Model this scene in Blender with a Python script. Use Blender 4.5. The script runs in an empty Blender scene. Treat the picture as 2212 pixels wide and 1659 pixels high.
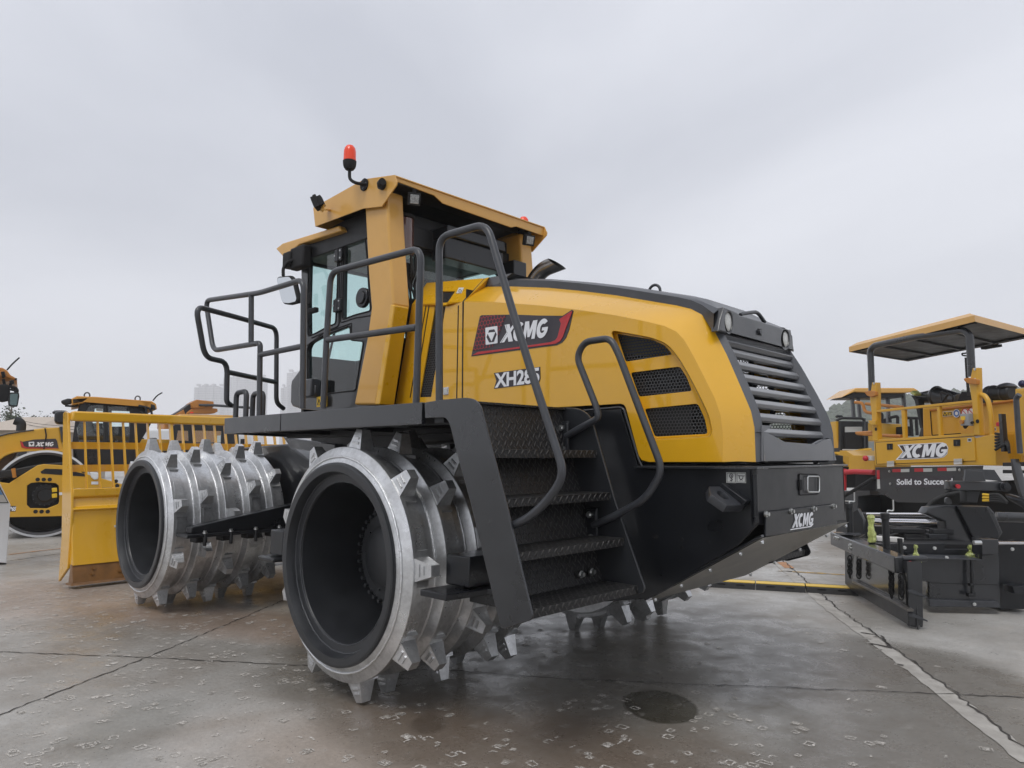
import bpy, bmesh, math, random
from mathutils import Vector, Matrix
from math import sin, cos, pi, radians as R
random.seed(7)
C = bpy.context.scene.collection
sc = bpy.context.scene
# ---------------------------------------------------------------- camera
FOC, HZ, V1 = 1550.0, 155.0, 1618.0          # solved from the vanishing points of the machine (units of a 2212 px wide frame)
CAM = Vector((4.045, -2.56, 1.53))
_n = math.hypot(FOC, HZ); _az = math.atan2(V1, _n); _p = math.atan2(HZ, FOC)
_fh = Vector((-cos(_az), sin(_az), 0)); RT = Vector((sin(_az), cos(_az), 0))
FW = _fh * cos(_p) + Vector((0, 0, 1)) * sin(_p); UPV = RT.cross(FW)
cd = bpy.data.cameras.new('camera'); cam = bpy.data.objects.new('camera', cd); C.objects.link(cam)
cd.sensor_width = 36; cd.lens = FOC / 2212 * 36; cd.clip_start = 0.05; cd.clip_end = 6000
cam.matrix_world = Matrix.Translation(CAM) @ Matrix((RT, UPV, -FW)).transposed().to_4x4()
sc.camera = cam
# ---------------------------------------------------------------- world and sun
w = bpy.data.worlds.new("World"); sc.world = w; w.use_nodes = True
nt = w.node_tree; nt.nodes.clear(); L = nt.links.new
def N(t, nt_=None, **k):
    n = (nt_ or nt).nodes.new(t)
    for a, b in k.items(): setattr(n, a, b)
    return n
SUN_EL, SUN_ROT = R(58), R(-150)
sky = N('ShaderNodeTexSky', sky_type='NISHITA', sun_disc=False, sun_elevation=SUN_EL, sun_rotation=SUN_ROT, air_density=1.4, dust_density=4, ozone_density=1.2)
tc = N('ShaderNodeTexCoord'); mp = N('ShaderNodeMapping'); mp.inputs['Scale'].default_value = (1, 1, 1.7)
no = N('ShaderNodeTexNoise'); no.inputs['Scale'].default_value = 1.2; no.inputs['Detail'].default_value = 6; no.inputs['Roughness'].default_value = .46; no.inputs['Distortion'].default_value = .5
cr = N('ShaderNodeValToRGB'); e = cr.color_ramp.elements
e[0].position = .33; e[0].color = (5.6, 5.85, 6.6, 1); e[1].position = .66; e[1].color = (8.7, 8.9, 9.6, 1)
mx = N('ShaderNodeMix', data_type='RGBA'); mx.inputs[0].default_value = .93
bg = N('ShaderNodeBackground'); bg.inputs['Strength'].default_value = .1
wo = N('ShaderNodeOutputWorld')
L(tc.outputs['Generated'], mp.inputs['Vector']); L(mp.outputs[0], no.inputs['Vector']); L(no.outputs['Fac'], cr.inputs[0])
sx = N('ShaderNodeSeparateXYZ'); L(tc.outputs['Generated'], sx.inputs[0])
hr = N('ShaderNodeMapRange'); hr.inputs[1].default_value = 0; hr.inputs[2].default_value = .30; hr.inputs[3].default_value = 1.30; hr.inputs[4].default_value = 1.0; hr.interpolation_type = 'SMOOTHSTEP'; L(sx.outputs[2], hr.inputs[0])
hm_ = N('ShaderNodeVectorMath', operation='SCALE'); L(mx.outputs[2], hm_.inputs[0]); L(hr.outputs[0], hm_.inputs['Scale'])
L(sky.outputs[0], mx.inputs[6]); L(cr.outputs[0], mx.inputs[7]); L(hm_.outputs[0], bg.inputs['Color']); L(bg.outputs[0], wo.inputs['Surface'])
sl = bpy.data.lights.new('sun', 'SUN'); sl.energy = 1.3; sl.angle = R(25); sl.color = (1, .97, .93)
so = bpy.data.objects.new('sun', sl); C.objects.link(so)
so.rotation_euler = (R(90) - SUN_EL, 0, R(20))
sc.view_settings.view_transform = 'Standard'; sc.view_settings.look = 'None'; sc.view_settings.exposure = .09; sc.view_settings.gamma = 1
sc.cycles.volume_bounces = 2; sc.cycles.max_bounces = 10; sc.cycles.transparent_max_bounces = 16
# ---------------------------------------------------------------- photo measuring helpers: a measured point is put on a real plane of the scene
CR = {'A':(378,297,.3906),'B':(918,567,.41501),'C':(216,864,.3906),'D':(864,810,.35805),'E':(1728,648,.4556),'F':(0,729,.3255),'G':(1350,648,.42298),'H':(594,891,.39074),'I':(216,891,.27675),'J':(621,351,.26853),'K':(405,567,.24412),'L':(0,0,1),'M':(1782,648,.19529),'N':(1779.8,945,.2604),'O':(0,729,.24412),'Q':(1458,621,.22785),'R':(1080,918,.34177),'S':(918,567,.21156),'T':(1425.6,950.4,.1953),'U':(621,486,.14647),'V':(0,1026,.14974)}
def ray(k, x, y):
    a = CR[k]; px, py = a[0] + a[2] * x, a[1] + a[2] * y
    return FW + RT * ((px - 1106) / FOC) - UPV * ((py - 830) / FOC)
def at(k, x, y, X=None, Y=None, Z=None, dep=None, pl=None):
    d = ray(k, x, y)
    if pl is not None: t = (pl[0] - CAM).dot(pl[1]) / d.dot(pl[1])
    elif X is not None: t = (X - CAM.x) / d.x
    elif Y is not None: t = (Y - CAM.y) / d.y
    elif Z is not None: t = (Z - CAM.z) / d.z
    else: t = dep / d.dot(_fh)
    return CAM + d * t
def ats(k, pts, **q): return [at(k, x, y, **q) for x, y in pts]
CY = 1.83                                     # centre line of the machine
def mir(p): return Vector((p.x, 2 * CY - p.y, p.z))
# ---------------------------------------------------------------- materials
def mat(name, col, rough=.5, metal=0, coat=0, noise=0, nscale=6, bump=0, bscale=60, rvar=0, spec=.5, col2=None, stretch=None, coatr=.08):
    m = bpy.data.materials.new(name); m.use_nodes = True; t = m.node_tree; b = t.nodes['Principled BSDF']
    b.inputs['Base Color'].default_value = (*col, 1); b.inputs['Roughness'].default_value = rough; b.inputs['Metallic'].default_value = metal
    b.inputs['Coat Weight'].default_value = coat; b.inputs['Coat Roughness'].default_value = coatr; b.inputs['Specular IOR Level'].default_value = spec
    c = t.nodes.new('ShaderNodeTexCoord'); src = c.outputs['Object']
    if stretch:
        mp = t.nodes.new('ShaderNodeMapping'); mp.inputs['Scale'].default_value = stretch; t.links.new(src, mp.inputs[0]); src = mp.outputs[0]
    if noise or rvar:
        n = t.nodes.new('ShaderNodeTexNoise'); n.inputs['Scale'].default_value = nscale; n.inputs['Detail'].default_value = 6; n.inputs['Roughness'].default_value = .6
        t.links.new(src, n.inputs['Vector'])
        if noise:
            r = t.nodes.new('ShaderNodeValToRGB'); r.color_ramp.elements[0].position = .35; r.color_ramp.elements[1].position = .68
            c2 = col2 or tuple(x * (1 - noise) for x in col)
            r.color_ramp.elements[0].color = (*c2, 1); r.color_ramp.elements[1].color = (*col, 1)
            t.links.new(n.outputs['Fac'], r.inputs[0]); t.links.new(r.outputs[0], b.inputs['Base Color'])
        if rvar:
            mr = t.nodes.new('ShaderNodeMapRange'); mr.inputs[1].default_value = .3; mr.inputs[2].default_value = .7
            mr.inputs[3].default_value = max(.02, rough - rvar); mr.inputs[4].default_value = rough + rvar
            t.links.new(n.outputs['Fac'], mr.inputs[0]); t.links.new(mr.outputs[0], b.inputs['Roughness'])
    if bump:
        n2 = t.nodes.new('ShaderNodeTexNoise'); n2.inputs['Scale'].default_value = bscale; n2.inputs['Detail'].default_value = 4
        bp = t.nodes.new('ShaderNodeBump'); bp.inputs['Strength'].default_value = bump; bp.inputs['Distance'].default_value = .01
        t.links.new(src, n2.inputs['Vector']); t.links.new(n2.outputs['Fac'], bp.inputs['Height']); t.links.new(bp.outputs[0], b.inputs['Normal'])
    return m
M = {}
M['yellow'] = mat('yellow_paint', (.74, .395, .010), .30, 0, .75, noise=.08, nscale=2.2, bump=.06, bscale=4, rvar=.05, coatr=.04)
M['roofyellow'] = mat('yellow_satin_sky_tint', (.66, .36, .075), .38, 0, .35, noise=.08, nscale=3, bump=.05, bscale=6)  # tan of reflected sky and haze is mixed into this yellow
M['byellow'] = mat('yellow_paint_far', (.66, .36, .02), .4, 0, .3, noise=.1, nscale=2)
M['orange'] = mat('orange_paint', (.50, .19, .02), .45, 0, .2, noise=.15, nscale=3)
M['rust'] = mat('blade_edge_paint', (.24, .105, .02), .45, 0, .2, noise=.4, nscale=5)
M['black'] = mat('black_paint', (.011, .0125, .016), .36, 0, .28, noise=.35, nscale=3, bump=.14, bscale=3, rvar=.12, coatr=.12, spec=.35)
M['black2'] = mat('black_satin', (.013, .014, .016), .5, noise=.3, nscale=4, rvar=.08)
M['slat'] = mat('slat_paint', (.19, .195, .205), .3, 0, .4)
M['frame'] = mat('platform_paint', (.021, .023, .027), .34, 0, .6, noise=.3, nscale=2.5, bump=.16, bscale=2.6, rvar=.12, coatr=.10)
M['rail'] = mat('rail_paint', (.042, .045, .052), .36, 0, .15, noise=.25, nscale=8, bump=.05, bscale=30)
M['housing'] = mat('grey_housing', (.085, .09, .10), .3, 0, .5, noise=.15, nscale=4, bump=.04, bscale=8)
M['dark'] = mat('dark_inside', (.008, .008, .009), .8)
M['rimblack'] = mat('drum_black', (.024, .026, .030), .42, 0, .15, noise=.35, nscale=4, bump=.1, bscale=14, rvar=.1, coatr=.3)
M['rubber'] = mat('rubber', (.02, .02, .02), .75, noise=.2)
M['plate'] = mat('checker_plate', (.018, .018, .020), .42, noise=.3, nscale=5, rvar=.1)
M['steel'] = mat('stainless', (.85, .83, .79), .36, .25, noise=.2, nscale=2, stretch=(1, 1, 4), rvar=.08)
M['chrome'] = mat('chrome', (.72, .72, .74), .12, 1, rvar=.05)
M['bolt'] = mat('bolt_zinc', (.62, .63, .62), .3, 1)
M['exhaust'] = mat('exhaust_steel', (.26, .25, .24), .25, 1, noise=.4, nscale=6)
M['white'] = mat('white_vinyl', (.78, .79, .82), .35)
M['decal'] = mat('dark_vinyl', (.028, .022, .030), .3, 0, .3)
M['red'] = mat('red_vinyl', (.58, .025, .03), .3, 0, .3, noise=.25, nscale=4)
M['redpaint'] = mat('red_paint', (.5, .02, .03), .4)
M['label'] = mat('pale_label', (.55, .56, .54), .5)
M['warn'] = mat('warning_yellow', (.75, .48, .02), .4)
M['lens'] = mat('lamp_lens', (.62, .62, .58), .15, 0, 1, noise=.2, nscale=60, bump=.3, bscale=90)
M['led'] = mat('led_lens', (.42, .43, .43), .2, .3, 1, noise=.6, nscale=70)
M['beacon'] = mat('beacon_red', (.85, .055, .008), .25, 0, .25)
M['blue'] = mat('blue_label', (.03, .12, .4), .4)
M['tank'] = mat('amber_reservoir', (.10, .045, .035), .15, 0, 1)
M['wrap'] = mat('yellow_film', (.62, .70, .22), .3, 0, .5, noise=.4, nscale=20, bump=.8, bscale=40)
M['beige'] = mat('beige_render', (.45, .38, .30), .8, noise=.1)
M['whitep'] = mat('white_paint', (.72, .74, .76), .4, 0, .3)
M['glassdark'] = mat('dark_mirror', (.12, .16, .16), .05, 1); M['bluepic'] = mat('blue_picture', (.10, .30, .62), .3)
M['fabric'] = mat('seat_fabric', (.03, .03, .03), .9)
def nodes_of(m): return m.node_tree.nodes, m.node_tree.links.new, m.node_tree.nodes['Principled BSDF']
# silver drum paint: patchy aluminium paint with streaks
m = M['silver'] = mat('silver_paint', (.60, .61, .62), .34, .8, bump=.22, bscale=16)
ns, ln, b = nodes_of(m)
c = ns.new('ShaderNodeTexCoord'); n1 = ns.new('ShaderNodeTexNoise'); n1.inputs['Scale'].default_value = 5; n1.inputs['Detail'].default_value = 8; n1.inputs['Roughness'].default_value = .65
n2 = ns.new('ShaderNodeTexNoise'); n2.inputs['Scale'].default_value = 38; n2.inputs['Detail'].default_value = 4
ln(c.outputs['Object'], n1.inputs[0]); ln(c.outputs['Object'], n2.inputs[0])
ad = ns.new('ShaderNodeMath'); ad.operation = 'MULTIPLY_ADD'; ad.inputs[1].default_value = .35; ln(n2.outputs[0], ad.inputs[0]); ln(n1.outputs[0], ad.inputs[2])
r = ns.new('ShaderNodeValToRGB'); r.color_ramp.elements[0].position = .5; r.color_ramp.elements[0].color = (.46, .465, .47, 1); r.color_ramp.elements[1].position = .8; r.color_ramp.elements[1].color = (.70, .71, .72, 1)
ln(ad.outputs[0], r.inputs[0]); ln(r.outputs[0], b.inputs['Base Color'])
mr = ns.new('ShaderNodeMapRange'); mr.inputs[1].default_value = .4; mr.inputs[2].default_value = .9; mr.inputs[3].default_value = .46; mr.inputs[4].default_value = .24
ln(ad.outputs[0], mr.inputs[0]); ln(mr.outputs[0], b.inputs['Roughness'])
M['weld'] = mat('weld_bead', (.80, .81, .82), .3, .8, bump=.6, bscale=60)
# tinted glass
def glass(name, tint, gloss=.12):
    m = bpy.data.materials.new(name); m.use_nodes = True; t = m.node_tree; t.nodes.clear(); l = t.links.new
    tr = t.nodes.new('ShaderNodeBsdfTransparent'); tr.inputs[0].default_value = (*tint, 1)
    gl = t.nodes.new('ShaderNodeBsdfGlossy'); gl.inputs['Roughness'].default_value = .03
    fr = t.nodes.new('ShaderNodeLayerWeight'); fr.inputs[0].default_value = .5
    pw = t.nodes.new('ShaderNodeMath'); pw.operation = 'POWER'; pw.inputs[1].default_value = 4; l(fr.outputs['Facing'], pw.inputs[0])
    ma = t.nodes.new('ShaderNodeMath'); ma.operation = 'MULTIPLY_ADD'; ma.inputs[1].default_value = .8; ma.inputs[2].default_value = gloss
    mi = t.nodes.new('ShaderNodeMixShader'); o = t.nodes.new('ShaderNodeOutputMaterial')
    l(pw.outputs[0], ma.inputs[0]); l(ma.outputs[0], mi.inputs[0]); l(tr.outputs[0], mi.inputs[1]); l(gl.outputs[0], mi.inputs[2]); l(mi.outputs[0], o.inputs[0])
    return m
M['glass'] = glass('tinted_glass', (.80, .95, .93), .10)
M['mirror'] = mat('mirror_glass', (.75, .78, .80), .05, 1)
# perforated / hexagonal screens: real see-through holes
def perf(name, axes, size, fill, col, hole=.36, ratio=1.732):
    m = mat(name, col, .4); ns, ln, b = nodes_of(m)
    c = ns.new('ShaderNodeTexCoord'); sp = ns.new('ShaderNodeSeparateXYZ'); cb = ns.new('ShaderNodeCombineXYZ')
    ln(c.outputs['Object'], sp.inputs[0]); ln(sp.outputs[axes[0]], cb.inputs[0]); ln(sp.outputs[axes[1]], cb.inputs[1])
    ds = []
    for off in (0, .5):
        s = ns.new('ShaderNodeVectorMath'); s.operation = 'MULTIPLY_ADD'; s.inputs[1].default_value = (1 / size, 1 / (size * ratio), 0); s.inputs[2].default_value = (off + 50, off + 50, 0)
        f = ns.new('ShaderNodeVectorMath'); f.operation = 'FRACTION'
        g = ns.new('ShaderNodeVectorMath'); g.operation = 'MULTIPLY_ADD'; g.inputs[1].default_value = (1, ratio, 0); g.inputs[2].default_value = (-.5, -.5 * ratio, 0)
        l = ns.new('ShaderNodeVectorMath'); l.operation = 'LENGTH'
        ln(cb.outputs[0], s.inputs[0]); ln(s.outputs[0], f.inputs[0]); ln(f.outputs[0], g.inputs[0]); ln(g.outputs[0], l.inputs[0]); ds.append(l.outputs['Value'])
    mn = ns.new('ShaderNodeMath'); mn.operation = 'MINIMUM'; ln(ds[0], mn.inputs[0]); ln(ds[1], mn.inputs[1])
    gt = ns.new('ShaderNodeMath'); gt.operation = 'GREATER_THAN'; gt.inputs[1].default_value = hole; ln(mn.outputs[0], gt.inputs[0])
    if fill is None: ln(gt.outputs[0], b.inputs['Alpha'])
    else:
        mi = ns.new('ShaderNodeMix'); mi.data_type = 'RGBA'; mi.inputs[6].default_value = (*fill, 1); mi.inputs[7].default_value = (*col, 1)
        ln(gt.outputs[0], mi.inputs[0]); ln(mi.outputs[2], b.inputs['Base Color'])
    return m
M['hexside'] = perf('hex_grille', (0, 2), .022, None, (.060, .062, .066), hole=.40)
M['hexrear'] = perf('perforated_screen', (1, 2), .022, None, (.012, .012, .012), hole=.36)
# badge: dark red hexagon pattern fading to black
m = M['badge'] = mat('badge_vinyl', (.03, .02, .03), .3, 0, .3); ns, ln, b = nodes_of(m)
mm = perf('badge_pattern_tmp', (0, 2), .034, (.035, .018, .026), (.33, .03, .035), hole=.44)
M['badge'] = mm
# diamond tread relief
def tread(m):
    ns, ln, b = nodes_of(m); c = ns.new('ShaderNodeTexCoord'); hs = []
    for ang, off in ((R(55), 0), (R(-55), .5)):
        mp = ns.new('ShaderNodeMapping'); mp.inputs['Rotation'].default_value = (0, 0, 0)
        sp = ns.new('ShaderNodeSeparateXYZ'); ln(c.outputs['UV'], sp.inputs[0])
        cb = ns.new('ShaderNodeCombineXYZ')
        s = ns.new('ShaderNodeVectorMath'); s.operation = 'MULTIPLY_ADD'; s.inputs[1].default_value = (1 / .05, 1 / .05, 0); s.inputs[2].default_value = (50 + off, 50 + off, 0)
        f = ns.new('ShaderNodeVectorMath'); f.operation = 'FRACTION'; g = ns.new('ShaderNodeVectorMath'); g.operation = 'SUBTRACT'; g.inputs[1].default_value = (.5, .5, 0)
        ln(c.outputs['UV'], s.inputs[0]); ln(s.outputs[0], f.inputs[0]); ln(f.outputs[0], g.inputs[0])
        rot = ns.new('ShaderNodeVectorRotate'); rot.rotation_type = 'Z_AXIS'; rot.inputs['Angle'].default_value = ang; ln(g.outputs[0], rot.inputs['Vector'])
        sc_ = ns.new('ShaderNodeVectorMath'); sc_.operation = 'MULTIPLY'; sc_.inputs[1].default_value = (2.4, 9, 0); ln(rot.outputs[0], sc_.inputs[0])
        l = ns.new('ShaderNodeVectorMath'); l.operation = 'LENGTH'; ln(sc_.outputs[0], l.inputs[0]); hs.append(l.outputs['Value'])
    mn = ns.new('ShaderNodeMath'); mn.operation = 'MINIMUM'; ln(hs[0], mn.inputs[0]); ln(hs[1], mn.inputs[1])
    mr = ns.new('ShaderNodeMapRange'); mr.inputs[1].default_value = .5; mr.inputs[2].default_value = 1.1; mr.inputs[3].default_value = 1; mr.inputs[4].default_value = 0; ln(mn.outputs[0], mr.inputs[0])
    bp = ns.new('ShaderNodeBump'); bp.inputs['Strength'].default_value = 1; bp.inputs['Distance'].default_value = .008
    ln(mr.outputs[0], bp.inputs['Height']); ln(bp.outputs[0], b.inputs['Normal'])
    mi = ns.new('ShaderNodeMix'); mi.data_type = 'RGBA'; mi.inputs[6].default_value = (.011, .011, .012, 1); mi.inputs[7].default_value = (.06, .058, .055, 1)
    ln(mr.outputs[0], mi.inputs[0]); ln(mi.outputs[2], b.inputs['Base Color'])
tread(M['plate'])
# ---------------------------------------------------------------- mesh helpers
def setp(o, label=None, cat=None, group=None, kind=None):
    for k, v in (('label', label), ('category', cat), ('group', group), ('kind', kind)):
        if v: o[k] = v
    return o
def thing(name, label, cat, loc=(0, 0, 0), group=None):
    o = bpy.data.objects.new(name, None); C.objects.link(o); o.location = loc; o.empty_display_size = .2
    return setp(o, label, cat, group)
def worldloc(o):
    v = Vector((0, 0, 0))
    while o: v = v + o.location; o = o.parent
    return v
def link(name, me, m, parent=None, smooth=35, bevel=0, label=None):
    """mesh data given in world coordinates becomes one object under its parent"""
    o = bpy.data.objects.new(name, me); C.objects.link(o)
    if parent is not None:
        o.parent = parent; me.transform(Matrix.Translation(-worldloc(parent)))
    if m is not None:
        me.materials.clear(); me.materials.append(M[m] if isinstance(m, str) else m)
    if smooth:
        me.shade_smooth()
        if smooth < 180: me.set_sharp_from_angle(angle=R(smooth))
    if bevel:
        b = o.modifiers.new('bevel', 'BEVEL'); b.width = bevel; b.segments = 2; b.limit_method = 'ANGLE'; b.angle_limit = R(35); b.harden_normals = False
    if label: o['label'] = label
    return o
class MB:
    def __init__(s): s.bm = bmesh.new()
    def face(s, pts):
        vs = [s.bm.verts.new(p) for p in pts]
        try: return s.bm.faces.new(vs)
        except ValueError: return None
    def box(s, c, d, rz=0, rot=None):
        Mx = Matrix.Translation(Vector(c)) @ (rot if rot is not None else Matrix.Rotation(rz, 4, 'Z')) @ Matrix.Diagonal((*d, 1))
        bmesh.ops.create_cube(s.bm, size=1, matrix=Mx); return s
    def bb(s, x0, x1, y0, y1, z0, z1): return s.box(((x0+x1)/2, (y0+y1)/2, (z0+z1)/2), (abs(x1-x0), abs(y1-y0), abs(z1-z0)))
    def cyl(s, a, b, r, r2=None, n=24, caps=True):
        a, b = Vector(a), Vector(b); d = b - a
        Mx = Matrix.Translation((a + b) / 2) @ d.to_track_quat('Z', 'Y').to_matrix().to_4x4()
        bmesh.ops.create_cone(s.bm, cap_ends=caps, segments=n, radius1=r, radius2=r if r2 is None else r2, depth=d.length, matrix=Mx); return s
    def sph(s, c, r, d=(1, 1, 1), n=16):
        bmesh.ops.create_uvsphere(s.bm, u_segments=n, v_segments=n // 2 + 2, radius=r, matrix=Matrix.Translation(Vector(c)) @ Matrix.Diagonal((*d, 1))); return s
    def bar(s, a, b, wd, ht, up=(0, 0, 1)):
        a, b = Vector(a), Vector(b); x = (b - a).normalized(); y = Vector(up).cross(x).normalized(); z = x.cross(y)
        rot = Matrix((x, y, z)).transposed().to_4x4(); return s.box((a + b) / 2, ((b - a).length, wd, ht), rot=rot)
    def lathe(s, prof, c, n=64, axis='Y', closed=False):
        """prof: (offset along axis, radius)"""
        c = Vector(c); rings = []
        for o, r in prof:
            ring = []
            for i in range(n):
                t = 2 * pi * i / n
                p = Vector((r * cos(t), o, r * sin(t))) if axis == 'Y' else Vector((r * cos(t), r * sin(t), o)) if axis == 'Z' else Vector((o, r * cos(t), r * sin(t)))
                ring.append(s.bm.verts.new(c + p))
            rings.append(ring)
        for a, b in zip(rings, rings[1:] + ([rings[0]] if closed else [])):
            for i in range(n):
                j = (i + 1) % n; s.bm.faces.new((a[i], a[j], b[j], b[i]))
        return s
    def loft(s, A, B, closed=False):
        va = [s.bm.verts.new(p) for p in A]; vb = [s.bm.verts.new(p) for p in B]; n = len(va)
        for i in range(n if closed else n - 1):
            j = (i + 1) % n; s.bm.faces.new((va[i], va[j], vb[j], vb[i]))
        return s
    def prism(s, pts, vec):
        vec = Vector(vec); a = [s.bm.verts.new(p) for p in pts]; b = [s.bm.verts.new(Vector(p) + vec) for p in pts]
        s.bm.faces.new(a); s.bm.faces.new(b[::-1])
        for i in range(len(a)):
            j = (i + 1) % len(a); s.bm.faces.new((a[i], b[i], b[j], a[j]))
        return s
    def me(s, name, weld=0):
        if weld: bmesh.ops.remove_doubles(s.bm, verts=s.bm.verts, dist=weld)
        bmesh.ops.recalc_face_normals(s.bm, faces=s.bm.faces)
        me = bpy.data.meshes.new(name); s.bm.to_mesh(me); s.bm.free(); return me
    def build(s, name, m, parent=None, smooth=35, bevel=0, label=None, weld=0):
        return link(name, s.me(name, weld), m, parent, smooth, bevel, label)
def fillet(pts, r, n=5, cyclic=False):
    out = []; k = len(pts)
    for i, p in enumerate(pts):
        if not cyclic and i in (0, k - 1): out.append(p); continue
        a, b = pts[i - 1], pts[(i + 1) % k]; u = (a - p); v = (b - p); ri = r[i] if isinstance(r, (list, tuple)) else r
        d = min(ri, u.length * .48, v.length * .48)
        if d < 1e-5: out.append(p); continue
        A = p + u.normalized() * d; B = p + v.normalized() * d
        for j in range(n + 1):
            t = j / n; out.append(A * (1 - t) ** 2 + p * 2 * t * (1 - t) + B * t * t)
    return out
def cmesh(cu):
    o = bpy.data.objects.new('tmp', cu); C.objects.link(o); dg = bpy.context.evaluated_depsgraph_get(); dg.update()
    me = bpy.data.meshes.new_from_object(o.evaluated_get(dg)); bpy.data.objects.remove(o); bpy.data.curves.remove(cu); return me
def tube_me(paths, r, fl=.06, cyclic=False, res=3):
    cu = bpy.data.curves.new('t', 'CURVE'); cu.dimensions = '3D'; cu.bevel_depth = r; cu.bevel_resolution = res; cu.use_fill_caps = True
    for p in paths:
        q = fillet([Vector(x) for x in p], fl, 6, cyclic); s = cu.splines.new('POLY'); s.points.add(len(q) - 1); s.use_cyclic_u = cyclic
        for a, b in zip(s.points, q): a.co = (*b, 1)
    return cmesh(cu)
def tube(name, paths, r, m, parent=None, fl=.06, cyclic=False, res=3, label=None):
    if not isinstance(paths[0][0], (tuple, list, Vector)): paths = [paths]
    return link(name, tube_me(paths, r, fl, cyclic, res), m, parent, 60, 0, label)
def plate_me(outline, thick, n, holes=(), bevel=.003, fl=0, hfl=0):
    """a flat plate cut along a 3-D outline; its body lies on the +n side of the outline's plane"""
    o = Vector(outline[0]); n = Vector(n).normalized(); e1 = Vector((0, 0, 1)).cross(n)
    e1 = e1.normalized() if e1.length > .01 else Vector((1, 0, 0)); e2 = n.cross(e1)
    cu = bpy.data.curves.new('p', 'CURVE'); cu.dimensions = '2D'; cu.fill_mode = 'BOTH'
    bv = min(bevel, thick * .3); cu.extrude = max(thick / 2 - bv, 0); cu.bevel_depth = bv; cu.bevel_resolution = 1; cu.offset = -bv
    for k, pl in enumerate([outline] + list(holes)):
        q = [Vector(((Vector(p) - o).dot(e1), (Vector(p) - o).dot(e2), 0)) for p in pl]
        f = hfl if k else fl
        if f: q = fillet(q, f, 4, True)
        s = cu.splines.new('POLY'); s.points.add(len(q) - 1); s.use_cyclic_u = True
        for a, b in zip(s.points, q): a.co = (*b, 1)
    me = cmesh(cu)
    Mx = Matrix.Translation(o + n * thick / 2) @ Matrix((e1, e2, n)).transposed().to_4x4(); me.transform(Mx)
    return me
def plate(name, outline, thick, n, m, parent=None, holes=(), bevel=.003, fl=0, hfl=0, label=None, uv=False):
    me = plate_me(outline, thick, n, holes, bevel, fl, hfl)
    o = link(name, me, m, parent, 35, 0, label)
    if uv: boxuv(o)
    return o
def boxuv(o):
    me = o.data; uv = me.uv_layers.get('UVMap') or me.uv_layers.new(name='UVMap')
    for p in me.polygons:
        nn = p.normal; ax = max(range(3), key=lambda i: abs(nn[i]))
        for li in p.loop_indices:
            v = me.vertices[me.loops[li].vertex_index].co
            uv.data[li].uv = (v.y, v.z) if ax == 0 else (v.x, v.z) if ax == 1 else (v.y, v.x)
    return o
def join(objs_me):
    bm = bmesh.new()
    for me in objs_me: bm.from_mesh(me); bpy.data.meshes.remove(me)
    me = bpy.data.meshes.new('j'); bm.to_mesh(me); bm.free(); return me
def bolts(name, pts, n, r, m, parent, h=.012, hexn=6):
    n = Vector(n).normalized(); o = None
    for p in pts:
        mb = MB(); mb.cyl(Vector(p) - n * .002, Vector(p) + n * h * .4, r * 1.5, n=14); mb.cyl(Vector(p) + n * (h * .4 - .001), Vector(p) + n * h, r, n=hexn)
        o = mb.build(name, m, parent)
    return o
# ---------------------------------------------------------------- lettering
def arc(cx, cy, rx, ry, a0, a1, n=14): return [(cx + rx * cos(R(a0 + (a1 - a0) * i / n)), cy + ry * sin(R(a0 + (a1 - a0) * i / n))) for i in range(n + 1)]
LOGO = [  # heavy rounded capitals X C M G on a unit-high line, 3.05 wide
 [(-.05, 0), (.02, 0), (.40, .56), (.16, 1), (.09, 1), (.32, .56)],
 [(.06, 0), (.26, 0), (.43, .30), (.55, 0), (.86, 0), (.62, .52), (.92, 1), (.72, 1), (.54, .74), (.44, 1), (.20, 1), (.40, .53)],
 arc(1.16, .5, .36, .52, 48, 312, 22) + arc(1.19, .5, .16, .25, 300, 60, 16),
 [(1.50, 0), (1.50, 1), (1.76, 1), (1.88, .52), (2.02, 1), (2.30, 1), (2.30, 0), (2.08, 0), (2.08, .56), (1.95, .12), (1.80, .12), (1.70, .56), (1.70, 0)],
 arc(2.70, .5, .36, .52, 42, 345, 24) + [(3.05, .55), (2.68, .55), (2.68, .38), (2.83, .38)] + arc(2.72, .5, .16, .25, 318, 60, 14)]
def flat(name, polys, M3, m, parent=None, lift=0, label=None):
    """polys in (u,v) mapped by M3(u,v) -> world point, as thin vinyl"""
    mb = MB()
    for p in polys:
        vs = [mb.bm.verts.new(M3(*q)) for q in p]
        es = [mb.bm.edges.new((vs[i], vs[(i + 1) % len(vs)])) for i in range(len(vs))]
        bmesh.ops.triangle_fill(mb.bm, use_beauty=True, edges=es)
    return mb.build(name, m, parent, smooth=0, label=label)
def affine(bl, br, tl, W=1.0, H=1.0):
    bl, br, tl = Vector(bl), Vector(br), Vector(tl); return lambda u, v: bl + (br - bl) * (u / W) + (tl - bl) * (v / H)
def logo(name, bl, br, tl, m, parent, label=None): return flat(name, LOGO, affine(bl, br, tl, 3.05), m, parent, label=label)
def text(name, s, bl, br, tl, m, parent, bold=.02, label=None, space=1.0):
    cu = bpy.data.curves.new('f', 'FONT'); cu.body = s; cu.size = 1; cu.offset = bold; cu.space_character = space; cu.fill_mode = 'FRONT'; me = cmesh(cu)
    xs = [v.co.x for v in me.vertices]; ys = [v.co.y for v in me.vertices]; x0, x1, y0, y1 = min(xs), max(xs), min(ys), max(ys)
    f = affine(bl, br, tl)
    for v in me.vertices: v.co = f((v.co.x - x0) / (x1 - x0), (v.co.y - y0) / (y1 - y0))
    return link(name, me, m, parent, 0, 0, label)

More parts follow.
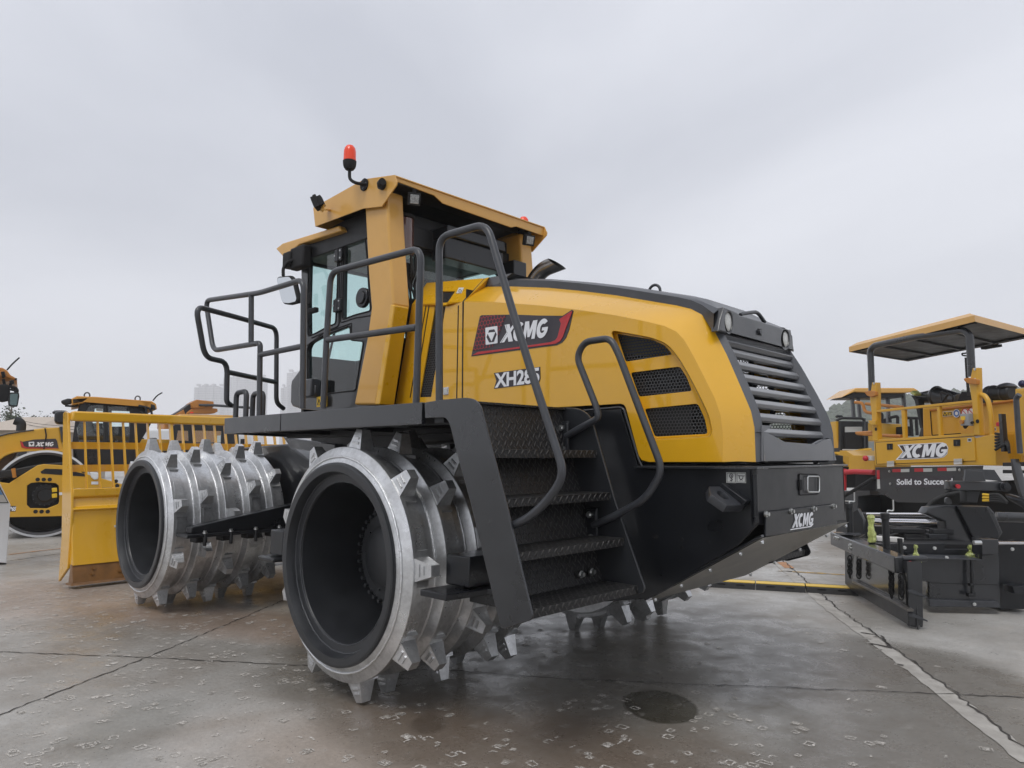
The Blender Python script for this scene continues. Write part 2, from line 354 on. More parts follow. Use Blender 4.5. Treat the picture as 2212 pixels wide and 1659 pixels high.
# ================================================================ THE SOIL COMPACTOR
cp = thing('soil_compactor', 'big yellow and black padfoot compactor with silver spiked drums and cab, filling the middle', 'compactor', (-1.9, CY, 0))
NY = Vector((0, 1, 0)); PX_ = Vector((1, 0, 0))
# ---- drums
def tooth_me():
    mb = MB()
    def rect(z, x, y0, y1, tw=0): return [Vector((-x, y0, z)), Vector((x, y0, z)), Vector((x, y1, z)), Vector((-x, y1, z))]
    base = rect(.685, .080, -.066, .060); top = rect(.856, .031, -.034, .028)
    mb.loft(base, top, True); mb.face(top)
    blk = rect(.68, .108, -.060, .056); bt = rect(.728, .104, -.056, .052); mb.loft(blk, bt, True); mb.face(bt)
    for zz, hw in ((.768, .040), (.800, .030)):            # cast ribs on the outer face
        t0 = (zz - .685) / .171; y = -.068 + .032 * t0; mb.box((0, y - .001, zz), (hw * 1.7, .006, .015))
    me = mb.me('tooth'); me.materials.append(M['silver']); me.shade_smooth(); me.set_sharp_from_angle(angle=R(25)); return me
TOOTH = tooth_me()
def drum_me():
    prof = [(.018, .636), (.026, .660)]
    for i in range(5):
        y0 = .063 + .252 * i
        if i: prof += [(y0 - .045, .668)]
        prof += [(y0 - (.032 if i else .030), .670), (y0, .735), (y0 + .004, .737), (y0 + .030, .736), (y0 + .034, .716), (y0 + .122, .714), (y0 + .126, .672)]
    prof += [(1.24, .668), (1.24, .5)]
    mb = MB(); mb.lathe(prof, (0, 0, 0), 96); me = mb.me('drum'); me.materials.append(M['silver']); me.shade_smooth(); me.set_sharp_from_angle(angle=R(25)); return me
def jitter_ring(y, r, rr, n=160):
    pts = []
    for i in range(n): t = 2 * pi * i / n; pts.append(((r + random.uniform(-.0015, .0015)) * cos(t), y + random.uniform(-.002, .002), (r + random.uniform(-.0015, .0015)) * sin(t)))
    return tube_me([pts], rr, 0, True, 1)
DR = drum_me()
WELD = join([jitter_ring(.063 + .252 * i - .034, .672, .007) for i in range(5)] + [jitter_ring(.063 + .252 * i + .130, .674, .007) for i in range(5)] + [jitter_ring(.063 + .252 * i + .036, .722, .0035) for i in range(5)])
WELD.materials.append(M['weld']); WELD.shade_smooth()
mb = MB(); mb.lathe([(.016, .637), (-.004, .634), (-.008, .622), (-.006, .578), (.030, .566), (.058, .562), (.062, .512), (.075, .505), (.60, .495)], (0, 0, 0), 96)
RIM = mb.me('rim'); RIM.materials.append(M['rimblack']); RIM.shade_smooth(); RIM.set_sharp_from_angle(angle=R(20))
LIPW = join([jitter_ring(.058, .560, .006), jitter_ring(.064, .511, .005)]); LIPW.materials.append(M['rail']); LIPW.shade_smooth()  # lighter grey puts the weld highlights into the colour
mb = MB(); mb.lathe([(.60, .50), (.56, .34), (.44, .325), (.42, .30), (.42, .20), (.38, .19), (.36, .14), (.36, .001)], (0, 0, 0), 64)
for i in range(32): t = 2 * pi * i / 32; mb.cyl((.305 * cos(t), .425, .305 * sin(t)), (.305 * cos(t), .395, .305 * sin(t)), .014, n=6)
for i in range(10): t = 2 * pi * i / 10; mb.cyl((.235 * cos(t), .425, .235 * sin(t)), (.235 * cos(t), .405, .235 * sin(t)), .012, n=6)
HUB = mb.me('hub'); HUB.materials.append(M['rimblack']); HUB.shade_smooth(); HUB.set_sharp_from_angle(angle=R(30))
def raw(name, me, parent, loc=(0, 0, 0), rot=None):
    o = bpy.data.objects.new(name, me); C.objects.link(o); o.parent = parent; o.location = loc
    if rot: o.rotation_euler = rot
    return o
def drum(x, y, far, ph0):
    d = raw('drum', DR, cp, Vector((x, y, .852)) - cp.location, (0, 0, pi) if far else None)
    raw('rim', RIM, d); raw('hub', HUB, d); raw('weld_bead', WELD, d); raw('inner_weld', LIPW, d)
    stuff = MB()
    for i in range(5):
        for k in range(9):
            a = R(40 * k + ph0[i]); yy = .131 + .252 * i
            if far: me = TOOTH.copy(); me.transform(Matrix.Translation((0, yy, 0)) @ Matrix.Rotation(a, 4, 'Y')); stuff.bm.from_mesh(me); bpy.data.meshes.remove(me)
            else: t = raw('tooth', TOOTH, d, (0, yy, 0), (0, a, 0))
    if far:
        me = stuff.me('teeth'); me.materials.append(M['silver']); t = raw('teeth', me, d); t['kind'] = 'stuff'
    else: stuff.bm.free()
    return d
drum(0, 0, False, (8, 14, -3, 20, 26)); drum(-3.755, .108, False, (-6, -12, 3, -18, 13))
drum(0, 3.66, True, (-8, -14, 3, -20, -26)); drum(-3.755, 3.55, True, (2, 9, -5, 16, 20))
# ---- rear chassis: tank box, flange, guard plate
TX, TY0, TY1, TZ = 2.28, 1.17, 2.49, 1.460
side = ats('R', [(820, -60), (700, 10), (560, 60)], Y=TY0)
chs = [at('B', 1018, 762, Y=TY0), at('B', 1106, 1058, Y=TY0), Vector((TX, TY0, TZ)), Vector((TX, TY0, 1.16)), at('R', 1500, 765, Y=TY0), at('R', 930, 1100, Y=TY0), Vector((.9, TY0, .55)), Vector((.2, TY0, .6)), Vector((-.6, TY0, .7)), Vector((-.9, TY0, 1.5)), Vector((-.9, TY0, 1.86)), at('B', 560, 800, Y=TY0)]
plate('chassis_side', chs, .02, NY, 'black', cp, bevel=.003)
plate('chassis_side', [mir(p) for p in chs], .02, -NY, 'black', cp, bevel=.003)
mb = MB(); mb.bb(-.85, TX - .02, TY0 + .02, TY1 - .02, .72, 1.35); mb.build('fuel_tank', 'dark', cp) if False else mb.bm.free()
rear = [Vector((TX, TY0 - .002, TZ)), Vector((TX, TY1 + .002, TZ)), Vector((TX, TY1 + .002, 1.10)), Vector((TX, TY0 - .002, 1.16))]
plate('tank_rear_panel', rear, .03, -PX_, 'black', cp)
mb = MB()
mb.bar(at('B', 1106, 1066, Y=TY0) + Vector((0, .03, 0)), Vector((TX + .03, TY0 + .03, TZ + .004)), .14, .014)
mb.bb(TX - .06, TX + .03, TY0 - .03, TY1 + .0, TZ + .001, TZ + .013)
mb.build('flange', 'frame', cp, bevel=.002)
plate('dark_gap_filler', [Vector((-.6, TY0 + .06, 1.5)), Vector((TX - .04, TY0 + .06, 1.5)), Vector((TX - .04, TY0 + .06, 1.49)), Vector((-.6, TY0 + .06, 1.47))], .01, NY, 'dark', cp) if False else None
mb = MB(); mb.bb(-.85, TX - .06, TY0 + .03, TY1 - .03, 1.40, 1.478); mb.build('deck', 'dark', cp)
trim = [at('B', x, y, Y=TY0 - .006) for x, y in [(560, 800), (870, 768), (1015, 755), (1035, 765), (1113, 1030), (1130, 1062)]]
tube('notch_trim', trim, .008, 'frame', cp, fl=.02)
# bolted lower panel with the maker's letters
pan = ats('T', [(1152, 800), (1930, 712), (1945, 940), (1150, 1072)], X=TX + .012)
plate('bolted_rear_panel', pan, .012, PX_, 'black', cp, bevel=.002)
bolts('panel_bolt', ats('T', [(1168, 822), (1445, 790), (1692, 762), (1912, 735)], X=TX + .026), PX_, .011, 'bolt', cp, h=.022)
a, b_, c_ = ats('T', [(1462, 975), (1690, 945), (1478, 822)], X=TX + .028)
logo('maker_letters', a, b_, c_, 'white', cp)
mb = MB(); tube('letter_underline', ats('T', [(1445, 995), (1670, 960), (1692, 930)], X=TX + .027), .003, 'white', cp, fl=.01); mb.bm.free()
# access hatch
hat = ats('T', [(1540, 380), (1720, 382), (1765, 400), (1762, 585), (1730, 605), (1545, 612)], X=TX + .004)
tube('hatch_gap', [hat], .0035, 'dark', cp, fl=.01, cyclic=True)
tube('hatch_frame', ats('T', [(1632, 405), (1762, 405), (1762, 580), (1632, 578)], X=TX + .014), .005, 'bolt', cp, fl=.02, cyclic=True)
mb = MB(); mb.box(at('T', 1552, 498, X=TX + .006), (.014, .034, .062)); mb.build('hatch_latch', 'dark', cp, bevel=.004)
# corner weld and rear radius
tube('corner_edge', [Vector((TX - .005, TY0, TZ - .03)), Vector((TX - .005, TY0, 1.17))], .016, 'black', cp)
# lifting labels
for x0 in (735, 845):
    lb = plate('lifting_label', ats('T', [(x0, 360), (x0 + 107, 363), (x0 + 108, 480), (x0 + 1, 475)], Y=TY0 - .002), .002, -NY, 'label', cp, bevel=.0003)
    fr = ats('T', [(x0 + 8, 370), (x0 + 99, 373), (x0 + 99, 470), (x0 + 9, 466)], Y=TY0 - .0048)
    link('label_frame', tube_me([fr], .0016, 0, True, 1), 'decal', lb, 0)
    cxx, cyy = x0 + 53, 400
    ring = [at('T', cxx + 19 * cos(t * pi / 8), cyy + 22 * sin(t * pi / 8), Y=TY0 - .005) for t in range(16)]
    mm_ = [tube_me([ring], .002, 0, True, 1), tube_me([ats('T', [(cxx, 422), (cxx + 2, 432), (cxx + 12, 440), (cxx + 4, 455), (cxx - 10, 448)], Y=TY0 - .005)], .003, 0, False, 1), tube_me([ats('T', [(cxx, 412), (cxx, 390)], Y=TY0 - .005)], .003, 0, False, 1)] if x0 == 735 else \
          [tube_me([ats('T', [(cxx - 35, 398), (cxx + 38, 400)], Y=TY0 - .005)], .002, 0, False, 1), tube_me([ats('T', [(cxx - 22, 400), (cxx - 18, 428), (cxx, 440), (cxx + 18, 428), (cxx + 22, 402)], Y=TY0 - .005)], .002, 0, False, 1), tube_me([ats('T', [(cxx - 14, 450), (cxx, 438), (cxx + 14, 450)], Y=TY0 - .005)], .002, 0, False, 1)]
    link('label_symbol', join(mm_), 'decal', lb, 0)
# tie-down lug sticking out of the side
def lugp(x, y, yy): return at('T', x, y, Y=yy)
la, lb_ = at('T', 705, 515, Y=TY0), at('T', 955, 712, Y=TY0); ln_ = (lb_ - la).cross(NY).normalized(); ln_ = ln_ if ln_.z < 0 else -ln_
o1 = [at('T', x, y, pl=(la, ln_)) for x, y in [(545, 515), (700, 515), (955, 710), (940, 718), (738, 726), (565, 605), (548, 560)]]
hole = [at('T', 697 + 66 * cos(t) - 16 * sin(t), 612 + 42 * cos(t) + 24 * sin(t), pl=(la, ln_)) for t in [i * pi / 10 for i in range(20)]]
lu = plate('tie_down_lug', o1, .045, ln_, 'rail', cp, holes=[hole], bevel=.003)
mb = MB(); a = at('T', 715, 500, Y=TY0); b_ = at('T', 965, 700, Y=TY0 - .03); mb.bar(a + Vector((0, -.02, .0)), b_, .05, .03); mb.build('lug_gusset', 'black', lu, bevel=.003)
# small holes in the side
for k, x, y in (('T', 242, 1102), ('T', 242, 1194), ('T', 535, 1130), ('T', -60, 1078), ('R', 990, 710), ('R', 1148, 778)):
    mb = MB(); p = at(k, x, y, Y=TY0 - .001); mb.cyl(p, p + Vector((0, -.001, 0)), .011, n=10); mb.build('drain_hole', 'dark', cp)
# stainless guard plate under the tail
g = [at('R', 1662, 716, Y=TY0 + .01), at('R', 1290, 918, Y=TY0 + .01), at('R', 925, 1116, Y=TY0 + .01)]; g[1] = g[0].lerp(g[2], .5)
gf = [Vector((p.x, TY1 - .01, p.z)) for p in g]
mb = MB(); mb.loft(g, gf); bmesh.ops.solidify(mb.bm, geom=mb.bm.faces[:], thickness=.006)
gp = mb.build('guard_plate', 'steel', cp, smooth=50)
dz = (g[0] - g[2]).normalized(); gn = Vector((0, 1, 0)).cross(dz).normalized(); gn = gn if gn.z < 0 else -gn
bp = []
for t in (.06, .30, .55, .80, .97):
    for yy in (TY0 + .03, TY1 - .04): bp.append(g[2].lerp(g[0], t) + Vector((0, yy - g[0].y, 0)) + gn * .01)
bolts('guard_bolt', bp, gn, .008, 'bolt', gp, h=.014)
mb = MB()
ed = [p + Vector((0, -.005, .012)) for p in (g[2], g[1], g[0])]
for a, b_ in zip(ed, ed[1:]): mb.bar(a, b_, .03, .012)
mb.build('lower_edge', 'black', cp)
# belly: front part of rear frame and articulation, axles
mb = MB(); mb.bb(-.9, 1.3, TY0 + .05, TY1 - .05, .62, 1.0); mb.prism([Vector((-.9, TY0 + .1, .6)), Vector((-1.9, TY0 + .35, .75)), Vector((-1.9, TY0 + .35, 1.35)), Vector((-.9, TY0 + .1, 1.75))], (0, 1.1, 0)); mb.build('rear_frame', 'black2', cp, bevel=.01)
mb = MB(); mb.bb(-2.5, -.62, 1.28, 2.38, .9, 1.77); mb.bb(-.6, .9, 1.0, 2.66, 1.62, 1.78); mb.build('dark_fill_box', 'black2', cp, bevel=.03)  # dark box added to fill the pale gap under the platform
for xx in (0, -3.755):
    mb = MB(); mb.cyl((xx, .40, .845), (xx, 3.26, .845), .22, n=32); mb.lathe([(-.28, .26), (-.2, .36), (.2, .36), (.28, .26)], (xx, CY, .845), 32); mb.build('axle', 'black2', cp)
fs = ats('C', [(760, 330), (815, 205), (1000, 195), (1100, 240), (1100, 700), (1000, 720)], Y=1.62)
mb = MB(); fx = [Vector((-5.0, 0, 1.05)), Vector((-4.6, 0, 1.62)), Vector((-3.2, 0, 1.66)), Vector((-2.3, 0, 1.30)), Vector((-2.1, 0, .70)), Vector((-3.2, 0, .62)), Vector((-5.0, 0, .62))]
mb.prism([p + Vector((0, 1.42, 0)) for p in fx], (0, .82, 0)); mb.build('front_frame', 'black', cp, bevel=.02)
# fender-like dark engine-side box over the articulation, its sloped cover seen under the platform
cov = ats('C', [(1010, 205), (1300, 245), (1300, 300), (1055, 270)], Y=1.2)
plate('articulation_cover', cov, .3, NY, 'frame', cp, bevel=.01)
# ---- scraper bars
def scraper(x, ys, zz, tap, name='scraper_bar'):
    y0, y1 = ys; mb = MB()
    prof = [Vector((x - .06, y0, zz + .01)), Vector((x - .06, y0, zz + .07)), Vector((x - .06, y1, zz + tap)), Vector((x - .06, y1, zz + .01))]
    mb.prism(prof, (.13, 0, 0)); s = mb.build(name, 'black', cp, bevel=.008)
    mb = MB(); mb.bb(x - .16, x + .10, y0 - .05, y1 + .05, zz - .03, zz + .006); mb.build('clamp_plate', 'black', s, bevel=.006)
    bl = []
    for i in range(5):
        mb = MB(); yy = y0 + .12 + (y1 - y0 - .2) * i / 4; mb.bb(x - .12, x + .02, yy - .055, yy + .055, zz - .085, zz - .03); mb.cyl((x + .09, yy, zz - .11), (x + .09, yy, zz + .01), .018, n=6); bl.append(Vector((x + .085, yy, zz + .006))); mb.build('clamp_block', 'black2', s, bevel=.006)
    bolts('clamp_bolt', bl, (0, 0, 1), .016, 'bolt', s, h=.025)
scraper(-2.85, (.245, 1.45), .80, .26); scraper(-2.85, (2.2, 3.4), .80, .26); scraper(.98, (2.35, 3.35), .78, .12)
s = MB(); s.bb(.86, 1.06, .20, .44, .80, .97).bb(.9, 1.02, .44, 1.2, .82, .93); s = s.build('scraper_bar', 'black', cp, bevel=.008)
mb = MB(); mb.prism([Vector(p) for p in [(.84, .03, .79), (1.06, .03, .79), (1.10, .30, .79), (1.20, .36, .79), (1.20, .9, .79), (.84, .9, .79)]], (0, 0, -.035)); mb.bb(.92, 1.14, .33, 1.0, .69, .754); mb.build('clamp_plate', 'black', s, bevel=.005)
bolts('clamp_bolt', [Vector((1.12, .42, .79))], (0, 0, 1), .018, 'bolt', s, h=.03)
s = MB(); s.bb(-1.05, -.86, .12, .9, .80, .98).bb(-1.1, -.86, .05, .95, .76, .79); s.build('scraper_bar', 'black', cp, bevel=.008)
# ---- platform and stairs
PZ = 1.83
seg = [(-1.61, -1.0 + .29), (-.70, .888)]
for a, b_ in seg: mb = MB(); mb.bb(a, b_, -.012, .018, PZ - .125, PZ); mb.bb(a, b_, .018, .10, PZ - .012, PZ - .003); mb.build('platform_edge', 'frame', cp, bevel=.003)
nd = Vector((-.545, .839, 0))
mb = MB(); mb.prism([Vector((-1.61, .0, PZ - .004)), Vector((1.2, .0, PZ - .004)), Vector((1.2, 1.05, PZ - .004)), Vector((-.9, 1.05, PZ - .004)), Vector((-2.3, 1.05, PZ - .004))], (0, 0, -.012)); d = mb.build('deck_plate', 'plate', cp); boxuv(d)
mb = MB(); mb.bb(-1.5, 1.1, .12, .2, PZ - .12, PZ - .02); mb.bb(-2.1, 1.1, .8, .9, PZ - .14, PZ - .02)
for x in (-1.4, -.5, .35, 1.0): mb.bb(x - .04, x + .04, .02, 1.05, PZ - .12, PZ - .02)
mb.build('platform_joist', 'black2', cp, bevel=.004)
mb = MB(); mb.bar(Vector((-1.61, 0, PZ - .064)), Vector((-1.61, 0, PZ - .064)) + nd * 1.25, .02, .125); mb.build('platform_front_edge', 'frame', cp, bevel=.003)
st = ats('D', [(148, 167), (250, 150), (400, 137), (450, 148), (482, 185), (497, 235), (652, 830), (803, 1476), (608, 1542), (422, 760), (345, 490), (303, 310), (278, 258), (150, 262)], Y=-.01)
plate('stair_stringer', fillet(st, [0, 0, .05, .08, .05, .05, 0, .03, .03, .1, .1, .1, .05, 0], 5, True), .014, NY, 'frame', cp, bevel=.004)
SY = .88
st2 = ats('D', [(800, 215), (1000, 196), (1080, 203), (1140, 240), (1168, 310), (1300, 770), (1478, 1285), (1465, 1318), (1380, 1330), (1190, 1330), (1100, 900), (1020, 560), (950, 300)], Y=SY)
plate('inner_stringer', fillet(st2, .04, 4, True), .014, NY, 'frame', cp, bevel=.004)
# treads (nose line), from four measured lines
def tr(k0, k1):
    a = at('D', *k0, Y=.005); return a
nose = [(at('D', 560, 503, Y=.01), .215), (at('D', 640, 803, Y=.01), .215), (at('D', 720, 1130, Y=.01), .22), (at('D', 803, 1474, Y=.01), .24)]
back = []
for i, (p, dep) in enumerate(nose):
    z1 = p.z + .045; mb = MB()
    prof = [Vector((p.x, .006, p.z)), Vector((p.x + .004, .006, z1)), Vector((p.x - dep, .006, z1)), Vector((p.x - dep, .006, z1 - .006)), Vector((p.x - .004, .006, z1 - .006)), Vector((p.x - .008, .006, p.z))]
    mb.prism(prof, (0, SY - .008, 0)); o = mb.build('stair_tread', 'plate', cp, smooth=0, bevel=.002); boxuv(o); back.append(Vector((p.x - dep, 0, z1)))
tops = [Vector((1.17, 0, PZ - .02))] + [Vector((p.x - .04, 0, p.z)) for p, _ in nose[:3]]
for i, (t0, b0) in enumerate(zip(tops, back)):
    t1 = Vector((b0.x - (.07 if i else .1), 0, t0.z + .02)) if i else t0
    mb = MB(); A = [Vector((b0.x, .006, b0.z)), Vector((t1.x, .006, t1.z))]; y1 = SY - .01
    mb.prism([A[0], A[1], A[1] + Vector((-.008, 0, 0)), A[0] + Vector((-.008, 0, 0))], (0, y1, 0)); o = mb.build('stair_riser', 'plate', cp, smooth=0); boxuv(o)
bolts('riser_bolt', ats('D', [(1085, 1203), (1150, 1187)], X=back[3].x + .0), PX_, .014, 'bolt', cp, h=.03)
# far side stair, mostly hidden
fst = [Vector((1.2, 3.05, 1.6)), at('T', 1500, 950, Y=3.05), at('T', 1605, 1115, Y=3.05), at('T', 1668, 1240, Y=3.05), at('T', 1645, 1282, Y=3.05), at('T', 1378, 1352, Y=3.05), Vector((.9, 3.05, 1.4))]
plate('far_stringer', fillet(fst, .04, 4, True), .014, NY, 'black', cp)
ta, tb_ = at('T', 1610, 1262, Y=3.045), at('T', 1120, 1392, X=at('T', 1610, 1262, Y=3.045).x); tz_ = (ta.z + tb_.z) / 2
mb = MB(); mb.bb(ta.x - .30, ta.x, 2.42, 3.045, tz_ - .005, tz_ + .035); o = mb.build('far_tread', 'plate', cp, smooth=0, bevel=.002); boxuv(o)
mb = MB(); mb.bb(-1.6, 1.2, 2.62, 3.66, PZ - .1, PZ - .004); mb.build('far_platform', 'frame', cp, bevel=.004)
# ---- handrails
RR = .021
def rail(paths, name='handrail', fl=.09, r=RR): return tube(name, paths, r, 'rail', cp, fl=fl)
y0 = .03
r1 = [at('A', 1462, 1470, Y=y0), at('A', 1461, 553, Y=y0), at('A', 1725, 478, Y=y0), at('B', 455, 250, Y=y0), at('B', 560, 590, Y=y0), at('B', 728, 1105, Y=y0), at('B', 645, 1235, Y=y0), at('B', 535, 1335, Y=y0), at('B', 440, 1376, Y=y0)]
rail([r1])
r2 = [at('A', 820, 1500, Y=y0), at('A', 838, 1120, Y=y0), at('A', 862, 745, Y=y0), at('A', 1362, 612, Y=y0), at('A', 1352, 900, Y=y0), at('A', 1334, 1470, Y=y0)]
rail([r2, [at('A', 845, 1120, Y=y0), at('A', 1340, 1050, Y=y0)]])
r3 = [at('A', 705, 1500, Y=y0), at('A', 712, 785, Y=y0), at('A', 470, 860, Y=y0), at('A', 170, 903, Y=y0), at('A', 212, 1180, Y=y0), at('A', 472, 1137, Y=y0), at('A', 470, 1200, Y=y0), at('A', 466, 1540, Y=y0)]
rail([r3, ats('A', [(422, 868), (421, 1143)], Y=y0), ats('A', [(472, 1203), (706, 1155)], Y=y0)])
pf = (Vector((-1.62, .05, 0)), nd.cross(Vector((0, 0, 1))))
def apf(k, x, y): return at(k, x, y, pl=pf)
r4 = [apf('A', 310, 1482), apf('A', 285, 1465), apf('A', 289, 1245), apf('A', 165, 1217), apf('A', 115, 935), apf('A', 340, 995), apf('A', 562, 1058), apf('A', 561, 1250), apf('A', 560, 1470), apf('A', 600, 1500)]
rail([r4, [apf('A', 290, 1298), apf('A', 560, 1355)]])
for dx, dy in ((0, .02), (.0, .16)):
    a = at('K', 404, 1375, Y=y0) + Vector((-.0, dy, 0)); b_ = at('K', 493, 1375, Y=y0) + Vector((0, dy, 0)); h = Vector((0, 0, .20))
    rail([[a, a + h, b_ + h * 1.05, b_]], 'grab_hoop', fl=.05)
# bracket rail on the inner stringer
y1 = SY - .03
r5 = [at('B', 735, 905, Y=y1), at('B', 800, 868, Y=y1 - .0), at('B', 905, 810, Y=y1), at('B', 893, 755, Y=y1), at('B', 790, 495, Y=y1), at('B', 828, 415, Y=y1), at('B', 965, 395, Y=y1), at('B', 1005, 470, Y=y1), at('B', 1130, 800, Y=y1), at('B', 1238, 1085, Y=y1), at('B', 1150, 1230, Y=y1), at('B', 1010, 1310, Y=y1), at('B', 875, 1370, Y=y1)]
hr = tube('handrail', [r5], RR, 'rail', cp, fl=.07)
for x, y in ((1000, 385), (1170, 910)):
    p = at('D', x - 12, y, Y=SY - .02); mb = MB(); mb.box(p, (.085, .012, .21)); mb.box(p + Vector((.01, -.014, 0)), (.075, .014, .19))
    bk = mb.build('rail_bracket', 'black', hr, bevel=.006); bolts('bracket_bolt', [p + Vector((.0, -.022, .065)), p + Vector((.01, -.022, -.065))], -NY, .013, 'bolt', bk, h=.02)

# ---- engine hood
HY = 1.17
crease = [(200, 205), (350, 207), (600, 225), (800, 248), (1000, 278), (1150, 308), (1250, 333), (1310, 362), (1350, 405), (1400, 492), (1450, 590), (1510, 710), (1540, 800), (1550, 900), (1550, 1040)]
outer = [(325, 125), (450, 126), (640, 133), (800, 148), (1000, 173), (1190, 205), (1310, 225), (1385, 243), (1440, 272), (1500, 345), (1570, 480), (1640, 640), (1697, 775), (1715, 860), (1722, 1040)]
oy = [1.40, 1.40, 1.40, 1.40, 1.39, 1.38, 1.37, 1.36, 1.345, 1.33, 1.31, 1.29, 1.28, 1.275, 1.27]
cv = [at('B', x, y, Y=HY) for x, y in crease]; ov = [at('B', x, y, Y=q) for (x, y), q in zip(outer, oy)]
cv[0].x = ov[0].x = -.07
bot = [at('B', x, y, Y=HY) for x, y in [(1165, 1040), (1128, 1030), (1112, 1005), (1045, 757), (1035, 742), (1018, 737), (600, 760), (190, 782)]]
rec = [at('B', x, y, Y=HY) for x, y in [(962, 352), (1180, 392), (1262, 425), (1318, 492), (1370, 580), (1420, 675), (1478, 795), (1496, 880), (1482, 910), (1196, 926), (1180, 912)]]
RD = .055
rpx = [(962, 352), (1180, 392), (1262, 425), (1318, 492), (1370, 580), (1420, 675), (1478, 795), (1496, 880), (1482, 910), (1196, 926), (1180, 912)]
recin = [at('B', 1235 + (x - 1235) * .965, 640 + (y - 640) * .975, Y=HY + RD) for x, y in rpx]
w1 = [(998, 372), (1180, 402), (1248, 434), (1288, 480), (1044, 518)]
w2 = [(1070, 575), (1326, 543), (1362, 600), (1390, 670), (1114, 700)]
w3 = [(1143, 763), (1420, 736), (1455, 812), (1472, 893), (1196, 908)]
wins = [[at('B', x, y, Y=HY + RD) for x, y in q] for q in (w1, w2, w3)]
def hood(mr, nm):
    f = (lambda L_: [mir(p) for p in L_]) if mr else (lambda L_: [p.copy() for p in L_])
    n = -NY if mr else NY
    parts = [plate_me(f(cv + bot), .012, n, [fillet(f(rec), .05, 4, True)], .002, 0)]
    mb = MB(); A, B = f(cv), f(ov)
    # rounded shoulder strip between the flat side and the roof line
    M1 = [a.lerp(b, .5) + Vector((0, (.012 if mr else -.012), .004)) for a, b in zip(A, B)]
    mb.loft(A, M1); mb.loft(M1, B); mb.loft(fillet(f(rec), .05, 4, True), fillet(f(recin), .05, 4, True), True)
    parts.append(mb.me('x', weld=.0001))
    parts.append(plate_me(fillet(f(recin), .05, 4, True), .006, n, [fillet(f(q), .018, 3, True) for q in wins], .002))
    o = link(nm, join(parts), 'yellow', cp, 30)
    for q in wins:
        sc_ = [sum(q, Vector()) / len(q) + (p - sum(q, Vector()) / len(q)) * 1.03 for p in q]
        for p in sc_: p.y = HY + RD + .02
        mb = MB(); mb.face(f(sc_)); g_ = mb.build('mesh_screen', 'hexside', o, smooth=0)
    return o
hd = hood(False, 'hood_side'); hood(True, 'hood_side')
mb = MB(); mb.bb(-.05, 1.35, HY + .16, 2 * CY - HY - .16, 1.5, 2.2); mb.bb(1.35, 1.78, HY + .22, 2 * CY - HY - .22, 1.5, 1.95); mb.build('engine_block', 'black2', cp)
mb = MB(); mb.bb(-.05, 2.2, HY + .05, 2 * CY - HY - .05, 1.485, 1.495); mb.build('engine_tray', 'dark', cp)
# roof: grey spine over the yellow shoulders, running back into the lamp bar
LX = at('Q', 410, 415, Y=1.29).x
lamp_out = [at('Q', x, y, X=LX + .02) for x, y in [(412, 412), (432, 300), (466, 190), (592, 238), (612, 266), (640, 270), (800, 318), (985, 375), (1005, 385), (1100, 402), (1132, 605)]]
k = 8; lbk = Vector((-.035, .004, -.004))
ovk = [p.copy() for p in ov[:k]]; topn = [Vector((p.x, p.y + .05, p.z + .075 * min(1, (i + .15) / 1.2))) for i, p in enumerate(ovk)]
ovk += [ov[8] + Vector((0, .004, 0)), lamp_out[0] + lbk]
e_ = lamp_out[2] + lbk; topn += [topn[-1].lerp(e_, .4), e_]
midz = [p.z + .02 for p in topn]; midz[-1] = lamp_out[5].z; midz[-2] = (midz[-3] + midz[-1]) / 2
rows = [ovk, [Vector((a.x, a.y + (b.y - a.y) * .15, a.z + (b.z - a.z) * .75)) for a, b in zip(ovk, topn)], topn, [Vector((p.x, p.y + .16, z)) for p, z in zip(topn, midz)], [Vector((p.x, CY, z)) for p, z in zip(topn, midz)]]
rows = rows + [[mir(p) for p in r_] for r_ in rows[::-1][1:]]
mb = MB()
for a, b_ in zip(rows, rows[1:]): mb.loft(a, b_)
mb.face([r_[0] for r_ in rows]); mb.build('hood_spine', 'rail', cp, smooth=28, weld=.0001)
# front cowl with slanted vent
ct = [at('J', 1120, 970, Y=1.40), at('J', 1622, 925, Y=1.40)]; 
ca = at('A', 1310, 925, Y=HY); cb = Vector((-.085, HY, cv[0].z + .0)); cc = Vector((-.085, HY, 1.865)); cdn = at('K', 1840, 1250, Y=HY)
tr_ = Vector((-.085, 1.40, ct[1].z)); tl_ = Vector((ct[0].x, 1.40, ct[0].z))
vent_lo = ats('A', [(1438, 932), (1497, 930), (1416, 1436), (1352, 1438)], Y=HY)
un = (tl_ - ca).cross(cb - ca).normalized(); un = un if un.y > 0 else -un
vent_up = [at('A', x, y, pl=(ca, un)) for x, y in [(1478, 850), (1550, 850), (1499, 926), (1440, 928)]]
cl = join([plate_me([ca, cb, cc, cdn], .012, NY, [vent_lo], .002), plate_me([tl_, tr_, cb, ca], .012, un, [vent_up], .002)])
co = link('front_cowl', cl, 'yellow', cp, 30)
mb = MB(); mb.face([p + Vector((0, .014, 0)) for p in vent_lo]); mb.face([p + un * .014 for p in vent_up]); mb.build('vent_screen', 'hexside', co, smooth=0)
for pts in ([(1388, 932), (1300, 1440)], [(1405, 930), (1322, 1440)]):
    q = ats('A', pts, Y=HY - .003); tube('panel_seam', [q], .004, 'black2', co)
mb = MB(); A = [ca, tl_, mir(tl_), mir(ca)]; lo = [cdn, mir(cdn)]
